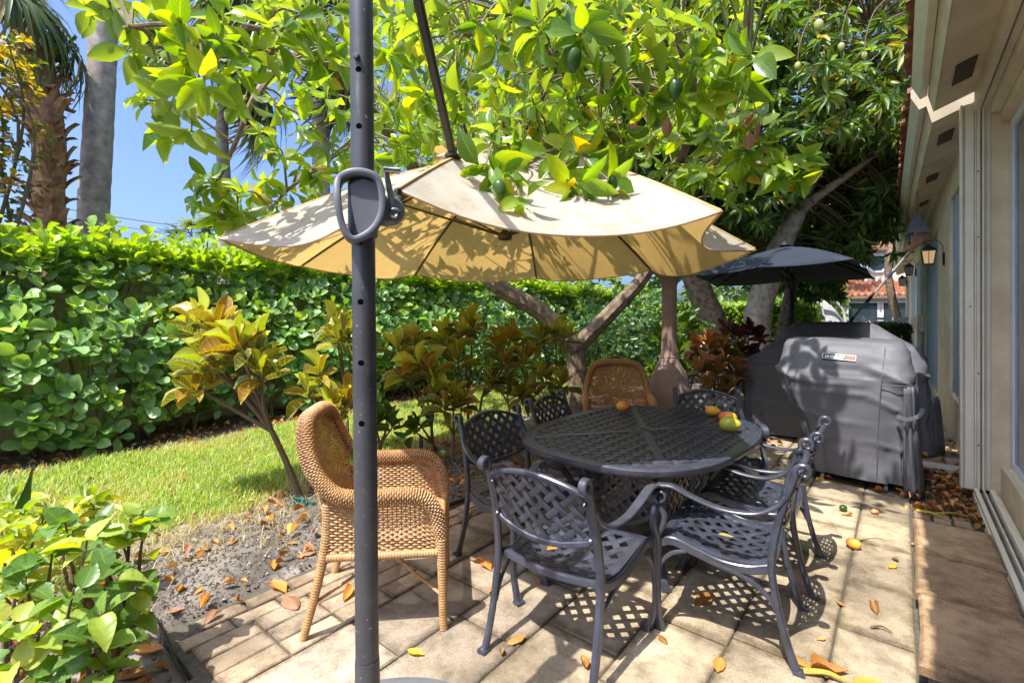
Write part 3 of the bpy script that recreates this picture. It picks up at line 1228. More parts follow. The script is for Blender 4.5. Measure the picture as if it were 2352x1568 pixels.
# shutter post, tracks, near window
mb = MB()
mb.box(0.372, 0.386, 5.30, 5.43, 0.09, 3.17)
mb.box(0.388, 0.398, 5.315, 5.42, 0.09, 3.17)
mb.box(0.400, 0.452, 5.308, 5.42, 0.09, 3.17)
mb.box(0.454, 0.468, 5.322, 5.42, 0.09, 3.17)
mb.box(0.470, 0.486, 5.300, 5.43, 0.09, 3.17)
mb.box(0.488, 0.497, 5.335, 5.43, 0.09, 3.17)
mb.box(0.499, 0.512, 5.305, 5.43, 0.09, 3.17)
mb.box(0.514, 0.551, 5.345, 5.43, 0.09, 3.17)
post = mb.build('shutter_post', M['white'], bevel=0.003, smooth=0, **H)
mb = MB()
for z in (0.45, 1.02, 1.55, 2.1, 2.62):
    mb = MB()
    mb.lathe([(0.006, 0), (0.006, 0.006)], (0, 0, 0), 8, Matrix.Translation((0.475 if z != 1.55 else 0.43, 5.299 if z != 1.55 else 5.307, z)) @ Matrix.Rotation(PI / 2, 4, 'X'))
    mb.build('bolt', M['dark'], post, world=True)
mb = MB()
mb.box(0.445, 0.60, 0.4, 5.33, 0.0, 0.066)
trk = mb.build('door_track', M['white'], smooth=0, **H)
for (a, b, t) in ((0.450, 0.476, 0.108), (0.505, 0.515, 0.098), (0.540, 0.572, 0.108)):
    mb = MB()
    mb.box(a, b, 0.4, 5.328, 0.0662, t)
    mb.build('rail', M['white'], trk, world=True, bevel=0.002, smooth=0)
mb = MB()
mb.box(0.477, 0.539, 0.4, 5.326, 0.0664, 0.070)
mb.build('grime', M['soil'], trk, world=True, smooth=0)
for (a, b, z0, z1) in ((0.452, 0.485, 3.10, 3.262), (0.487, 0.498, 3.15, 3.26), (0.500, 0.540, 3.125, 3.26), (0.542, 0.603, 3.06, 3.26)):
    mb = MB()
    mb.box(a, b, -2.0, 5.296, z0, z1)
    mb.build('header_rail', M['trim'], bevel=0.003, smooth=0, **H)
mb = MB()
mb.box(0.655, 0.70, 5.215, 5.330, 0.304, 2.976)
mb.box(0.655, 0.70, -2.0, 5.213, 2.90, 2.976)
mb.box(0.655, 0.70, -2.0, 5.213, 0.304, 0.36)
win = mb.build('window', M['frame'], bevel=0.003, smooth=0, **H)
mb = MB()
mb.box(0.668, 0.69, 5.165, 5.213, 0.361, 2.899)
mb.box(0.668, 0.69, 3.2, 3.27, 0.361, 2.899)
mb.build('sash', M['shutter'], win, world=True, smooth=0)
mb = MB()
mb.box(0.676, 0.684, -2.0, 3.198, 0.361, 2.899)
mb.box(0.676, 0.684, 3.272, 5.163, 0.361, 2.899)
mb.build('pane', M['glass'], win, world=True, smooth=0)
mb = MB()
mb.box(0.60, 0.66, -2.0, 5.20, 0.3005, 0.318)
mb.build('sill', M['trim'], win, world=True, bevel=0.003, smooth=0)


# ------------------------------------------------------------------ wall lanterns
def warm(name, e):
    N = NT(name)
    p = N.bsdf((0.75, 0.55, 0.36), 0.3)
    p.inputs['Emission Color'].default_value = (1.0, 0.62, 0.30, 1)
    p.inputs['Emission Strength'].default_value = e
    return N.done(p.outputs[0])


M['lamp_on'] = warm('lit_lantern_glass', 0.16)
M['bulb'] = warm('bulb_glow', 4.0)
M['lamp_off'] = plain('clear_lantern_glass', (0.45, 0.48, 0.47), (0.38, 0.4, 0.4), 5, 0.15)


def lantern(loc, label, lit=True, s=1.0, arm=0.16):
    t = thing('wall_lantern', loc, R(0.9), label, 'wall lantern', 'lanterns along the house wall')
    b0, b1, h0, h1 = 0.068 * s, 0.098 * s, -0.12 * s, 0.10 * s
    m = MB()
    for sx in (-1, 1):
        for sy in (-1, 1):
            m.tube([(sx * b0, sy * b0, h0), (sx * b1, sy * b1, h1)], 0.008 * s, 6)
    for k in range(4):
        c, sn = math.cos(k * PI / 2), math.sin(k * PI / 2)
        m.tube([(c * b0, sn * b0, h0), (c * b1, sn * b1, h1)], 0.005 * s, 6)
    m.box(-b0 - .008, b0 + .008, -b0 - .008, b0 + .008, h0 - 0.018 * s, h0)
    m.build('cage', M['dark'], t)
    m = MB()
    a = 0.004
    for k in range(4):
        Q = Matrix.Rotation(k * PI / 2, 4, 'Z')
        q = [(b0 - a, -b0 + a, h0), (b0 - a, b0 - a, h0), (b1 - a, b1 - a, h1), (b1 - a, -b1 + a, h1)]
        m.add([Q @ Vector(p) for p in q], [(0, 1, 2, 3)])
    o = m.build('pane', M['lamp_on' if lit else 'lamp_off'], t, smooth=0)
    if lit:
        m = MB()
        m.lathe([(0.002, -0.05), (0.02, -0.035), (0.027, -0.01), (0.018, 0.03), (0.008, 0.05)], (0.0, 0, -0.02), 10)
        m.build('bulb', M['bulb'], t)
    m = MB()
    hd = [(0.150, 0.0), (0.152, 0.012), (0.105, 0.055), (0.075, 0.075), (0.03, 0.10), (0.026, 0.115), (0.012, 0.125)]
    m.lathe([(r * s, z * s + h1) for r, z in hd], (0, 0, 0), 4, Matrix.Rotation(PI / 4, 4, 'Z'))
    m.build('hood', M['dark'], t, smooth=20)
    m = MB()
    z0 = h1 + 0.12 * s
    m.tube([(0.035 * s * math.cos(q), 0, z0 + 0.035 * s + 0.035 * s * math.sin(q)) for q in np.linspace(-PI / 2, 1.5 * PI, 20)], 0.006 * s, 6)
    m.tube(cr([(0, 0, z0 + 0.07 * s), (0.06 * s, 0, z0 + 0.085 * s), (0.12 * s, 0, z0 + 0.05 * s), (arm - .02, 0, z0 - 0.05 * s), (arm - .02, 0, -0.05 * s)], 5), 0.007 * s, 6)
    m.build('bracket', M['dark'], t)
    m = MB()
    m.box(arm - 0.03 * s, arm + 0.004, -0.04 * s, 0.04 * s, -0.16 * s, 0.06 * s)
    m.build('back_plate', M['dark'], t, bevel=0.006)
    return t


lantern((0.285, 8.57, 2.25), 'lit wall lantern with amber panes on a black bracket, nearest along the wall', True, 0.76, hx(8.57) - 0.287)
lantern((0.16, 16.7, 2.62), 'unlit clear glass lantern below the far soffit, second along the house wall', False, 0.95, hx(16.7) - 0.162)
lantern((0.03, 24.6, 2.72), 'small distant unlit lantern near the far end of the house wall', False, 1.2, hx(24.6) - 0.032)

# hanging lantern under the eave
t = thing('hanging_lantern', (0.16, 8.15, 2.52), 0, 'grey pyramid-hooded lantern hanging on a chain below the eave', 'lantern')
m = MB()
m.lathe([(0.155, 0.0), (0.157, 0.006), (0.006, 0.27), (0.004, 0.28)], (0, 0, 0), 4, Matrix.Rotation(PI / 4 + 0.25, 4, 'Z'))
m.build('hood', plain('blue_grey_tin', (0.12, 0.14, 0.17), (0.08, 0.09, 0.11), 6, 0.5, 0.3), t, smooth=20)
m = MB()
m.tube([(0, 0, 0.28), (0, 0, 0.55)], 0.005, 6)
m.build('chain', M['dark'], t)
m = MB()
m.lathe([(0.07, -0.12), (0.08, -0.002)], (0, 0, 0), 4, Matrix.Rotation(PI / 4 + 0.25, 4, 'Z'))
m.build('glass_body', M['lamp_off'], t, smooth=20)
m = MB()
for k in range(4):
    a = k * PI / 2 + 0.25 + PI / 4
    m.tube([(0.075 * math.cos(a), 0.075 * math.sin(a), -0.125), (0.085 * math.cos(a), 0.085 * math.sin(a), 0)], 0.006, 5)
m.build('cage', M['dark'], t)

# long-handled rake leaning to the eave
t = thing('rake', (-1.45, 7.42, 0.0), 0, 'long grey-handled rake with rusty tines leaning up under the eave', 'rake')
a, b = Vector((-1.45, 7.42, 0.02)), Vector((0.08, 7.80, 2.26))
dr = (b - a).normalized()
MB().tube([a, a.lerp(b, 0.5), b], 0.015, 8).build('handle', plain('pole_grey', (0.34, 0.33, 0.31), (0.22, 0.21, 0.2), 8, 0.5, 0.2), t, world=True)
m = MB()
for k in (0.6, 0.72, 0.86):
    p = a.lerp(b, k)
    m.tube([p, p + dr * 0.09], 0.020, 8)
m.build('grip', plain('blue_grip', (0.02, 0.03, 0.14), (0.015, 0.02, 0.1), 8, 0.6), t, world=True)
for k in range(9):
    q = (k - 4) / 4
    e = b + dr * 0.24 + Vector((0.05, -0.16, 0.10)).cross(dr).normalized() * 0.09 * q + Vector((0, 0, 0.02))
    MB().tube(cr([b, b + (e - b) * 0.5 + Vector((0, 0, 0.02)), e, e + Vector((0.02, 0.0, -0.05))], 3), 0.007, 5).build('tine', plain('rusty_tine', (0.30, 0.12, 0.05), (0.16, 0.06, 0.03), 20, 0.7), t, world=True) if k == 0 else child('tine', MB().tube([p - a for p in cr([b, b + (e - b) * 0.5 + Vector((0, 0, 0.02)), e, e + Vector((0.02, 0.0, -0.05))], 3)], 0.007, 5).mesh('tine'), t).data.materials.append(bpy.data.materials['rusty_tine'])

# meter boxes on the wall
for (yy, zz, s_, lab) in ((13.25, 1.28, 0.30, 'cream electric meter box on the house wall between shuttered windows'), (17.1, 1.25, 0.26, 'small cream junction box farther along the house wall')):
    t = thing('meter_box', (hx(yy) - 0.09, yy, zz), 0, lab, 'meter box')
    m = MB()
    m.box(-0.02, 0.09, -s_ / 2, s_ / 2, -s_ * 0.6, s_ * 0.6)
    m.build('box', M['trim'], t, bevel=0.01)
    m = MB()
    m.tube([(0.02, 0, -s_ * 0.6), (0.02, 0, -zz + 0.05)], 0.025, 8)
    m.build('conduit', M['trim'], t)


# ------------------------------------------------------------------ woven panels
def lattice(mb, surf, inside, ext, pitch, w, th, amp, ang=45.0, step=3):
    """two families of strips woven over a surface; surf(u, v) -> point; inside(u, v) keeps the panel's outline"""
    a = np.array((math.cos(R(ang)), math.sin(R(ang))))
    b = np.array((-a[1], a[0]))
    K = int(ext / pitch) + 1
    e = 1e-3

    def frame(u, v):
        p = Vector(surf(u, v))
        du = Vector(surf(u + e, v)) - p
        dv = Vector(surf(u, v + e)) - p
        return p, du / e, dv / e

    for fam in (0, 1):
        ax, cx_ = (a, b) if fam == 0 else (b, -a)
        ax2, cx2 = (a, b) if fam == 0 else (b, a)
        for k in range(-K, K + 1):
            run_ = []
            n = int(2 * ext / pitch * step)
            for i in range(n + 1):
                t = -ext + i * pitch / step
                uv = ax2 * t + cx2 * (k * pitch)
                if inside(uv[0], uv[1]):
                    run_.append((t, uv))
                    if i < n:
                        continue
                if len(run_) > 1:
                    v, f = [], []
                    for (tt, q) in run_:
                        p, du, dv = frame(q[0], q[1])
                        nn = du.cross(dv).normalized()
                        sd = (du * cx2[0] + dv * cx2[1]).normalized()
                        h = amp * math.cos(PI * tt / pitch + PI * k) * (1 if fam == 0 else -1)
                        c = p + nn * h
                        v += [c + sd * (w / 2) + nn * (th / 4), c + sd * (w / 4) + nn * (th / 2), c - sd * (w / 4) + nn * (th / 2), c - sd * (w / 2) + nn * (th / 4), c - sd * (w / 2) - nn * (th / 2), c + sd * (w / 2) - nn * (th / 2)]
                    m_ = len(run_)
                    for j in range(m_ - 1):
                        for q in range(6):
                            q2 = (q + 1) % 6
                            f.append((j * 6 + q, j * 6 + q2, j * 6 + 6 + q2, j * 6 + 6 + q))
                    f.append((5, 4, 3, 2, 1, 0))
                    f.append(tuple((m_ - 1) * 6 + q for q in range(6)))
                    mb.add(v, f)
                run_ = []
    return mb


# ------------------------------------------------------------------ oval cast table
TC = Vector((-1.34, 3.08, 0.0))
TA, TB, TZ = 0.645, 0.865, 0.72
table = thing('patio_table', TC, R(-3), 'oval charcoal cast metal patio table with woven top and mangoes on it', 'table')


def sup(u, v, a, b, p=2.8):
    return abs(u / a) ** p + abs(v / b) ** p


def sup_ring(a, b, z, n=72, p=2.8):
    o = []
    for k in range(n):
        t = 2 * PI * k / n
        c, s_ = math.cos(t), math.sin(t)
        o.append(Vector((a * math.copysign(abs(c) ** (2 / p), c), b * math.copysign(abs(s_) ** (2 / p), s_), z)))
    return o


mb = MB()
prof = [(-0.075, 0.694), (-0.072, 0.713), (-0.06, 0.717), (-0.045, 0.714), (-0.03, 0.718), (-0.008, 0.718), (0, 0.711), (0.002, 0.690), (-0.006, 0.676), (-0.03, 0.676), (-0.035, 0.694)]
mb.grid([sup_ring(TA + q, TB + q, z) for q, z in prof] + [sup_ring(TA - 0.075, TB - 0.075, 0.694)], closed=True)
mb.build('rim', M['metal'], table, smooth=40)
mb = MB()
lattice(mb, lambda u, v: (u, v, 0.708), lambda u, v: sup(u, v, TA - 0.068, TB - 0.068) < 1, 0.95, 0.056, 0.0385, 0.006, 0.0045, 45, 4)
mb.build('woven_top', M['metal'], table, smooth=30)
mb = MB()
for sg in (-1, 1):
    pts = [Vector((sg * x, y, 0.7125)) for x, y in ((-0.44, -0.66), (-0.22, -0.33), (0, 0.0), (0.22, 0.33), (0.44, 0.66))]
    mb.sweep(pts, 0.052, 0.008, (1, 0, 0))
mb.lathe([(0.062, 0.70), (0.062, 0.7175), (0.03, 0.7195), (0.028, 0.71)], (0, 0, 0), 20)
mb.build('cross_band', M['metal'], table)
mb = MB()
mb.lathe([(0.0275, 0.700), (0.0275, 0.7165), (0.02, 0.7185)], (0, 0, 0), 16)
mb.build('umbrella_plug', M['dark'], table)
for sx in (-1, 1):
    for sy in (-1, 1):
        pts = [(0.36 * sx, 0.50 * sy, 0.68), (0.37 * sx, 0.51 * sy, 0.58), (0.31 * sx, 0.42 * sy, 0.42), (0.24 * sx, 0.33 * sy, 0.24), (0.27 * sx, 0.37 * sy, 0.10), (0.36 * sx, 0.49 * sy, 0.02), (0.39 * sx, 0.53 * sy, 0.015)]
        mb = MB()
        mb.sweep(cr(pts, 5), [0.085, 0.07, 0.05, 0.04, 0.045, 0.055], [0.05, 0.04, 0.03, 0.03, 0.03], (-sy * 0.8, sx * 0.6, 0))
        mb.build('leg', M['metal'], table)
mb = MB()
for (cx_, cy_, dx, dy, L_) in ((0, -0.40, 1, 0, 0.24), (0, 0.40, 1, 0, 0.24), (-0.30, 0, 0, 1, 0.34), (0.30, 0, 0, 1, 0.34)):
    sf = lambda u, v, cx_=cx_, cy_=cy_, dx=dx, dy=dy: (cx_ + dx * u, cy_ + dy * u, 0.40 + v)
    ins = lambda u, v, L_=L_: abs(u) < L_ and -0.17 + 0.10 * (u / L_) ** 2 < v < 0.16 - 0.06 * (u / L_) ** 2
    lattice(mb, sf, ins, 0.5, 0.055, 0.022, 0.006, 0.003, 45, 2)
    for s_ in (0, 1):
        z_ = (lambda q: 0.40 - 0.17 + 0.10 * q * q) if s_ == 0 else (lambda q: 0.56 - 0.06 * q * q)
        mb.sweep([(cx_ + dx * L_ * q, cy_ + dy * L_ * q, z_(q)) for q in np.linspace(-1.1, 1.1, 11)], 0.012, 0.03, (dy, dx, 0))
mb.build('base_panel', M['metal'], table)


# ------------------------------------------------------------------ cast dining chair
def spiral(cy, cz, r0, r1, a0, a1, n=12):
    return [(cy + (r0 + (r1 - r0) * k / n) * math.cos(a0 + (a1 - a0) * k / n), cz + (r0 + (r1 - r0) * k / n) * math.sin(a0 + (a1 - a0) * k / n)) for k in range(n + 1)]


def make_chair():
    t = thing('cast_chair')
    met = M['metal']
    up = [(.272, -.335, 0.0), (.270, -.318, .03), (.264, -.272, .18), (.259, -.238, .36), (.257, -.236, .47), (.256, -.258, .60), (.256, -.296, .74), (.256, -.322, .815)]
    sc = spiral(-0.352, 0.835, 0.032, 0.012, R(10), R(330))

    def yup(z):
        return float(np.interp(z, [p[2] for p in up], [p[1] for p in up]))
    for sx in (-1, 1):
        pts = cr([(sx * x, y, z) for x, y, z in up], 5) + [(sx * .256, y, z) for y, z in sc]
        n0 = len(pts)
        MB().sweep(pts, [0.030, 0.030, 0.032, 0.034, 0.034, 0.036, 0.036, 0.036], [0.040, 0.030, 0.028, 0.034, 0.030, 0.024, 0.018, 0.012], (1, 0, 0)).box(sx * .272 - .021, sx * .272 + .021, -.356, -.312, 0.0, 0.014).build('rear_leg', met, t)
        arm = [(-.290, .725), (-.245, .668), (-.16, .628), (-.03, .628), (.09, .664), (.165, .694), (.212, .694)]
        arm = [(sx * .262, y, z) for y, z in arm]
        crl = [(sx * .262, y, z) for y, z in spiral(0.222, 0.648, 0.046, 0.014, R(78), R(-290), 16)]
        MB().sweep(cr(arm, 5) + crl, [.034, .036, .038, .036, .034, .030], [.020, .014, .012, .012, .011, .010], (1, 0, 0)).build('arm', met, t)
        fl = [(.236, .606), (.205, .556), (.212, .505), (.240, .45), (.246, .38), (.240, .26), (.246, .12), (.272, .03), (.286, .0)]
        MB().sweep(cr([(sx * .262, y, z) for y, z in fl], 5), [.026, .026, .030, .030, .030, .034], [.022, .024, .028, .030, .026, .030, .036], (1, 0, 0)).box(sx * .262 - .02, sx * .262 + .02, .265, .31, 0.0, .013).build('front_leg', met, t)
        rail = [(-.232, .402), (-.14, .376), (-.03, .378), (.08, .410), (.17, .437), (.238, .416)]
        br = [(-.266, .20), (-.215, .285), (-.12, .345), (.0, .375), (.06, .40)]
        bf = [(.243, .22), (.228, .31), (.18, .375), (.11, .405)]
        MB().sweep(cr([(sx * .250, y, z) for y, z in rail], 5), .018, .040, (1, 0, 0)).sweep(cr([(sx * .252, y, z) for y, z in br], 5), .016, .020, (1, 0, 0)).sweep(cr([(sx * .252, y, z) for y, z in bf], 5), .016, .018, (1, 0, 0)).build('side_rail', met, t)
        for zz in (.60, .755):
            m = MB()
            m.lathe([(.011, 0), (.011, .008), (.006, .014), (.0, .018)], (0, 0, 0), 8, Matrix.Translation((sx * .238, yup(zz) - .012, zz)) @ Matrix.Rotation(PI / 2, 4, 'X'), cap=False)
            m.build('bolt', met, t)

    def zt(x):
        return .790 + .055 * (1 - (x / .24) ** 2)

    def zb(x):
        return .590 - .045 * (1 - (x / .24) ** 2)

    def ys(x, z):
        return yup(min(z, .82)) - .030 * (1 - (x / .24) ** 2) + (0.10 * (.82 - z) if z > .82 else 0)
    m = MB()
    lattice(m, lambda u, v: (u, ys(u, .69 + v), .69 + v), lambda u, v: abs(u) < .238 and zb(u) < .69 + v < zt(u), .42, .053, .026, .005, .0035, 40, 4)
    m.build('back_lattice', met, t, smooth=25)
    m = MB()
    xs = np.linspace(-.246, .246, 17)
    m.sweep([(x, ys(x, zt(x)), zt(x)) for x in xs], .026, .020, (0, 1, 0))
    m.sweep([(x, ys(x, zb(x)), zb(x)) for x in xs], .022, .026, (0, 1, 0))
    for sx in (-1, 1):
        m.sweep([(sx * .238, ys(sx * .238, z), z) for z in np.linspace(.59, .79, 7)], .012, .020, (1, 0, 0))
    m.build('back_frame', met, t)

    def zs(x, y):
        q = np.interp(y, [-.24, -.14, -.03, .08, .17, .25], [.415, .392, .394, .424, .450, .432])
        return float(q) - .014 * (1 - (x / .25) ** 2)
    m = MB()
    lattice(m, lambda u, v: (u, v, zs(u, v)), lambda u, v: abs(u) < .225 and -.205 < v < .215, .50, .060, .029, .006, .003, 42, 3)
    m.build('seat_lattice', met, t, smooth=25)
    m = MB()
    ring = [(x, -.222 - .028 * (1 - (x / .24) ** 2)) for x in np.linspace(-.232, .232, 9)] + [(.238, y) for y in np.linspace(-.16, .18, 7)] + [(x, .232 + .02 * (1 - (x / .24) ** 2)) for x in np.linspace(.232, -.232, 9)] + [(-.238, y) for y in np.linspace(.18, -.16, 7)]
    cx0 = []
    rows = []
    for (q, dz) in ((0.0, -.018), (0.0, .004), (-.010, .010), (-.040, .007), (-.044, -.006)):
        rr = []
        for (x, y) in ring:
            l = math.hypot(x, y)
            xx, yy = x * (1 + q / .24), y * (1 + q / .24)
            rr.append((xx, yy, zs(xx, yy) + dz))
        rows.append(rr)
    rows.append(rows[0])
    m.grid(rows, closed=True, flip=True)
    m.build('seat_frame', met, t, smooth=40)
    for o in t.children:                                   # the chair widens towards its front
        n = len(o.data.vertices)
        co = np.empty(n * 3, np.float32)
        o.data.vertices.foreach_get('co', co)
        co = co.reshape(-1, 3)
        co[:, 0] *= 0.96 + 0.26 * np.clip((co[:, 1] + .30) / .58, 0, 1)
        o.data.vertices.foreach_set('co', co.ravel())
        o.data.update()
    return t


def face_to(dx, dy):
    """turn that brings local +Y to the direction"""
    return math.atan2(dy, dx) - PI / 2


ch0 = make_chair()
spots = [
    ((-1.195, 1.93), R(3), 'charcoal cast lattice armchair at the near table end, back to the camera'),
    ((-0.69, 2.53), R(96), 'cast lattice armchair nearer the camera of the pair on the house side'),
    ((-0.70, 3.22), R(92), 'cast lattice armchair farther of the house-side pair, before the grill cover'),
    ((-1.77, 2.32), R(-99), 'shaded cast lattice armchair on the lawn side, nearest the near wicker chair'),
    ((-1.80, 3.10), R(-86), 'shaded cast lattice armchair on the lawn side, before the far wicker chair'),
    ((-1.13, 3.84), R(204), 'cast lattice armchair at the far table end, facing the camera'),
]
CH = []
for i, ((x, y), rz, lab) in enumerate(spots):
    o = ch0 if i == 0 else copy_tree(ch0)
    o.location = (x, y, 0.002)
    o.rotation_euler = (0, 0, rz)
    tag(o, lab, 'chair', 'cast chairs around the oval table')
    CH.append(o)


# ------------------------------------------------------------------ wicker armchairs
def weave_rows(mb, surf, rows, cols, r, amp, stakes, closed=False, flat=1.0):
    """rows of cane running over and under stakes: surf(s, t) -> point, s along a row, t across rows"""
    e = 1e-3
    Sg = np.linspace(0, 1, cols + 1)
    if closed:
        Sg = Sg[:-1]
    for i in range(rows):
        t = (i + 0.5) / rows
        v, f = [], []
        for s_ in Sg:
            p = Vector(surf(s_, t))
            du = Vector(surf(s_ + e, t)) - p
            dv = Vector(surf(s_, min(1, t + e))) - Vector(surf(s_, t - e if t + e > 1 else t))
            nn = du.cross(dv)
            if nn.length < 1e-12:
                nn = Vector((0, 0, 1))
            nn.normalize()
            vv = nn.cross(du).normalized()
            c = p + nn * amp * math.cos(s_ * stakes * PI + PI * i)
            v += [c + nn * r, c + vv * r * flat, c - nn * r, c - vv * r * flat]
        n = len(Sg)
        for j in range(n if closed else n - 1):
            j2 = (j + 1) % n
            for q in range(4):
                q2 = (q + 1) % 4
                f.append((j * 4 + q, j2 * 4 + q, j2 * 4 + q2, j * 4 + q2))
        mb.add(v, f)
    return mb


def ringed(mb, pts, r, pitch=0.013, n=9):
    """a rod wrapped in cane: radius swells at each turn"""
    P = cr(pts, 8)
    L_ = [0]
    for a, b in zip(P, P[1:]):
        L_.append(L_[-1] + (b - a).length)
    m = int(L_[-1] / pitch * 4) + 2
    T = np.linspace(0, L_[-1], m)
    A = np.array([tuple(p) for p in P])
    Q = [Vector((np.interp(x, L_, A[:, 0]), np.interp(x, L_, A[:, 1]), np.interp(x, L_, A[:, 2]))) for x in T]
    rr = lerp_list(r if hasattr(r, '__len__') else [r, r], m)
    rr = [q * (0.90 + 0.16 * abs(math.sin(PI * x / pitch))) for q, x in zip(rr, T)]
    return mb.tube(Q, rr, n)


def roll_surface(path, radii, flat=0.8):
    P = cr(path, 8)
    A = np.array([tuple(p) for p in P])
    L_ = np.concatenate(([0], np.cumsum(np.linalg.norm(np.diff(A, axis=0), axis=1))))
    tot = L_[-1]
    rs = np.interp(np.linspace(0, 1, len(A)), np.linspace(0, 1, len(radii)), radii)

    def pt(t):
        x = np.clip(t, 0, 1) * tot
        return Vector([np.interp(x, L_, A[:, k]) for k in range(3)]), float(np.interp(x, L_, rs))
    frames = []
    prev = Vector((0, 1, 0.2))
    for k in range(241):
        t = k / 240
        p, r = pt(t)
        q, _ = pt(min(1, t + 0.004))
        q0, _ = pt(max(0, t - 0.004))
        tg = (q - q0).normalized()
        u = prev - tg * prev.dot(tg)
        u.normalize()
        prev = u
        frames.append((p, tg, u, tg.cross(u), r))

    def surf(s_, t):
        x = min(max(t, 0), 1) * 240
        i = min(int(x), 239)
        fr = x - i
        a, b = frames[i], frames[i + 1]
        p = a[0].lerp(b[0], fr)
        u = a[2].lerp(b[2], fr)
        w = a[3].lerp(b[3], fr)
        r = a[4] + (b[4] - a[4]) * fr
        an = 2 * PI * s_
        return p + (u * math.cos(an) + w * math.sin(an) * flat) * r
    return surf, tot


def make_wicker():
    t = thing('wicker_chair')
    wk = M['wicker']
    half = [(.0, -.375, .985), (.14, -.372, .98), (.235, -.355, .935), (.282, -.325, .83), (.300, -.275, .735), (.315, -.185, .662), (.320, -.05, .648), (.318, .10, .652), (.312, .20, .632), (.304, .262, .55), (.298, .285, .42)]
    rad = [.038, .038, .038, .037, .035, .035, .036, .037, .036, .031, .024]
    full = [(-x, y, z) for x, y, z in reversed(half[1:])] + half
    rf = list(reversed(rad[1:])) + rad
    sf, tot = roll_surface(full, rf)
    m = MB()
    weave_rows(m, sf, int(tot / .0108), 44, .0043, .0027, 20, True, 1.15)
    edge = m.build('rolled_edge', wk, t, smooth=60)
    m = MB()
    m.tube(cr(full, 4), [q * .90 for q in rf], 8)
    m.build('edge_core', M['core'], t)
    # back panel, seat, arm sides
    zz, yy, hw = [.38, .50, .62, .74, .86, .95], [-.235, -.265, -.295, -.325, -.352, -.368], [.235, .255, .275, .282, .262, .20]

    def back(s_, q):
        z = .38 + q * .575
        h = np.interp(z, zz, hw)
        x = (2 * s_ - 1) * h
        return (x, float(np.interp(z, zz, yy)) - .035 * (1 - (x / .29) ** 2) + .05 * abs(x / .29) ** 3, z)
    m = MB()
    weave_rows(m, back, 46, 100, .0044, .0036, 26, False, 1.2)
    for k in range(27):
        m.tube([back(k / 26, q) for q in np.linspace(0, 1, 9)], .0028, 4)
    m.build('back_panel', wk, t, smooth=60)

    def seat(s_, q):
        y = -.235 + q * .50
        h = np.interp(q, [0, 1], [.235, .275])
        x = (2 * s_ - 1) * h
        return (x, y, .405 - .012 * math.sin(PI * q) * (1 - (x / .3) ** 2))
    m = MB()
    weave_rows(m, seat, 48, 76, .0036, .0024, 34, False, 1.2)
    for k in range(35):
        m.tube([seat(k / 34, q) for q in (0, .5, 1)], .003, 4)
    m.build('seat', wk, t, smooth=60)
    for sx in (-1, 1):
        def side(s_, q, sx=sx):
            y = -.235 + s_ * .50
            z0 = .372
            z1 = float(np.interp(y, [-.24, -.1, .1, .2, .27], [.665, .628, .630, .610, .53]))
            z = z0 + q * (z1 - z0)
            return (sx * (.290 + .018 * q), y, z)
        m = MB()
        weave_rows(m, side, 21, 80, .0040, .0032, 24, False, 1.1)
        for k in range(25):
            m.tube([side(k / 24, q) for q in (0, .5, 1)], .0028, 4)
        m.build('arm_panel', wk, t, smooth=60)
        m = MB()
        ringed(m, [(sx * .298, .285, .44), (sx * .294, .288, .28), (sx * .288, .290, .12), (sx * .284, .294, .0)], [.027, .023, .020, .019])
        m.build('front_leg', wk, t, smooth=60)
        m = MB()
        ringed(m, [(sx * .285, -.235, .62), (sx * .280, -.245, .45), (sx * .283, -.285, .24), (sx * .290, -.345, .0)], [.027, .023, .020, .019])
        m.build('rear_leg', wk, t, smooth=60)
    m = MB()
    ringed(m, [(-.285, .272, .385), (.285, .272, .385)], .021)
    ringed(m, [(-.285, -.25, .385), (.285, -.25, .385)], .019)
    for sx in (-1, 1):
        ringed(m, [(sx * .292, -.24, .37), (sx * .294, .28, .37)], .019)
        m.tube([(sx * .285, .288, .16), (0, 0.0, .24), (-sx * .285, -.30, .16)], .008, 6)
    m.build('seat_rail', wk, t, smooth=60)
    return t


wk0 = make_wicker()
wk0.location = (-2.10, 1.57, 0.0)
wk0.rotation_euler = (0, 0, face_to(0.395, 0.40))
tag(wk0, 'honey wicker armchair standing beside the umbrella post, half in sun', 'armchair', 'wicker armchairs')
wk1 = copy_tree(wk0)
wk1.location = (-2.13, 4.28, 0.0)
wk1.rotation_euler = (0, 0, face_to(0.50, -0.86))
tag(wk1, 'honey wicker armchair beyond the table, beside the mauve covered heater', 'armchair', 'wicker armchairs')

# ------------------------------------------------------------------ beige cantilever umbrella
K = 1.42
U0 = wp(0.0, 2.88 * K, 0.0)
ZR, UR, ZTOP = 1.82, 1.50, 2.43
umb = thing('cantilever_umbrella', wp(-.413, 1.375, 0), 0, 'beige octagonal cantilever umbrella on a dark bronze post over the table', 'umbrella')
A0 = 259.0


def umb_pt(ang, r, z):
    """angle in the surveyed frame: 0 to the photo's right, 90 away"""
    return wp(K * r * math.cos(R(ang)), K * (2.88 + r * math.sin(R(ang))), EYE + (z - EYE) * K)


tips = [(259, 1.62, 1.83), (296.5, 1.50, 1.825), (340, 1.31, 1.81), (30, 1.16, 1.81), (82, 1.66, 1.82), (124, 1.49, 1.82), (169, 1.41, 1.81), (213.5, 1.50, 1.815)]


def rib_pt(k, t):
    a, r, z = tips[k % 8]
    return (a, r * t, ZTOP + (z - ZTOP) * (t ** 1.12) + 0.05 * math.sin(PI * t))


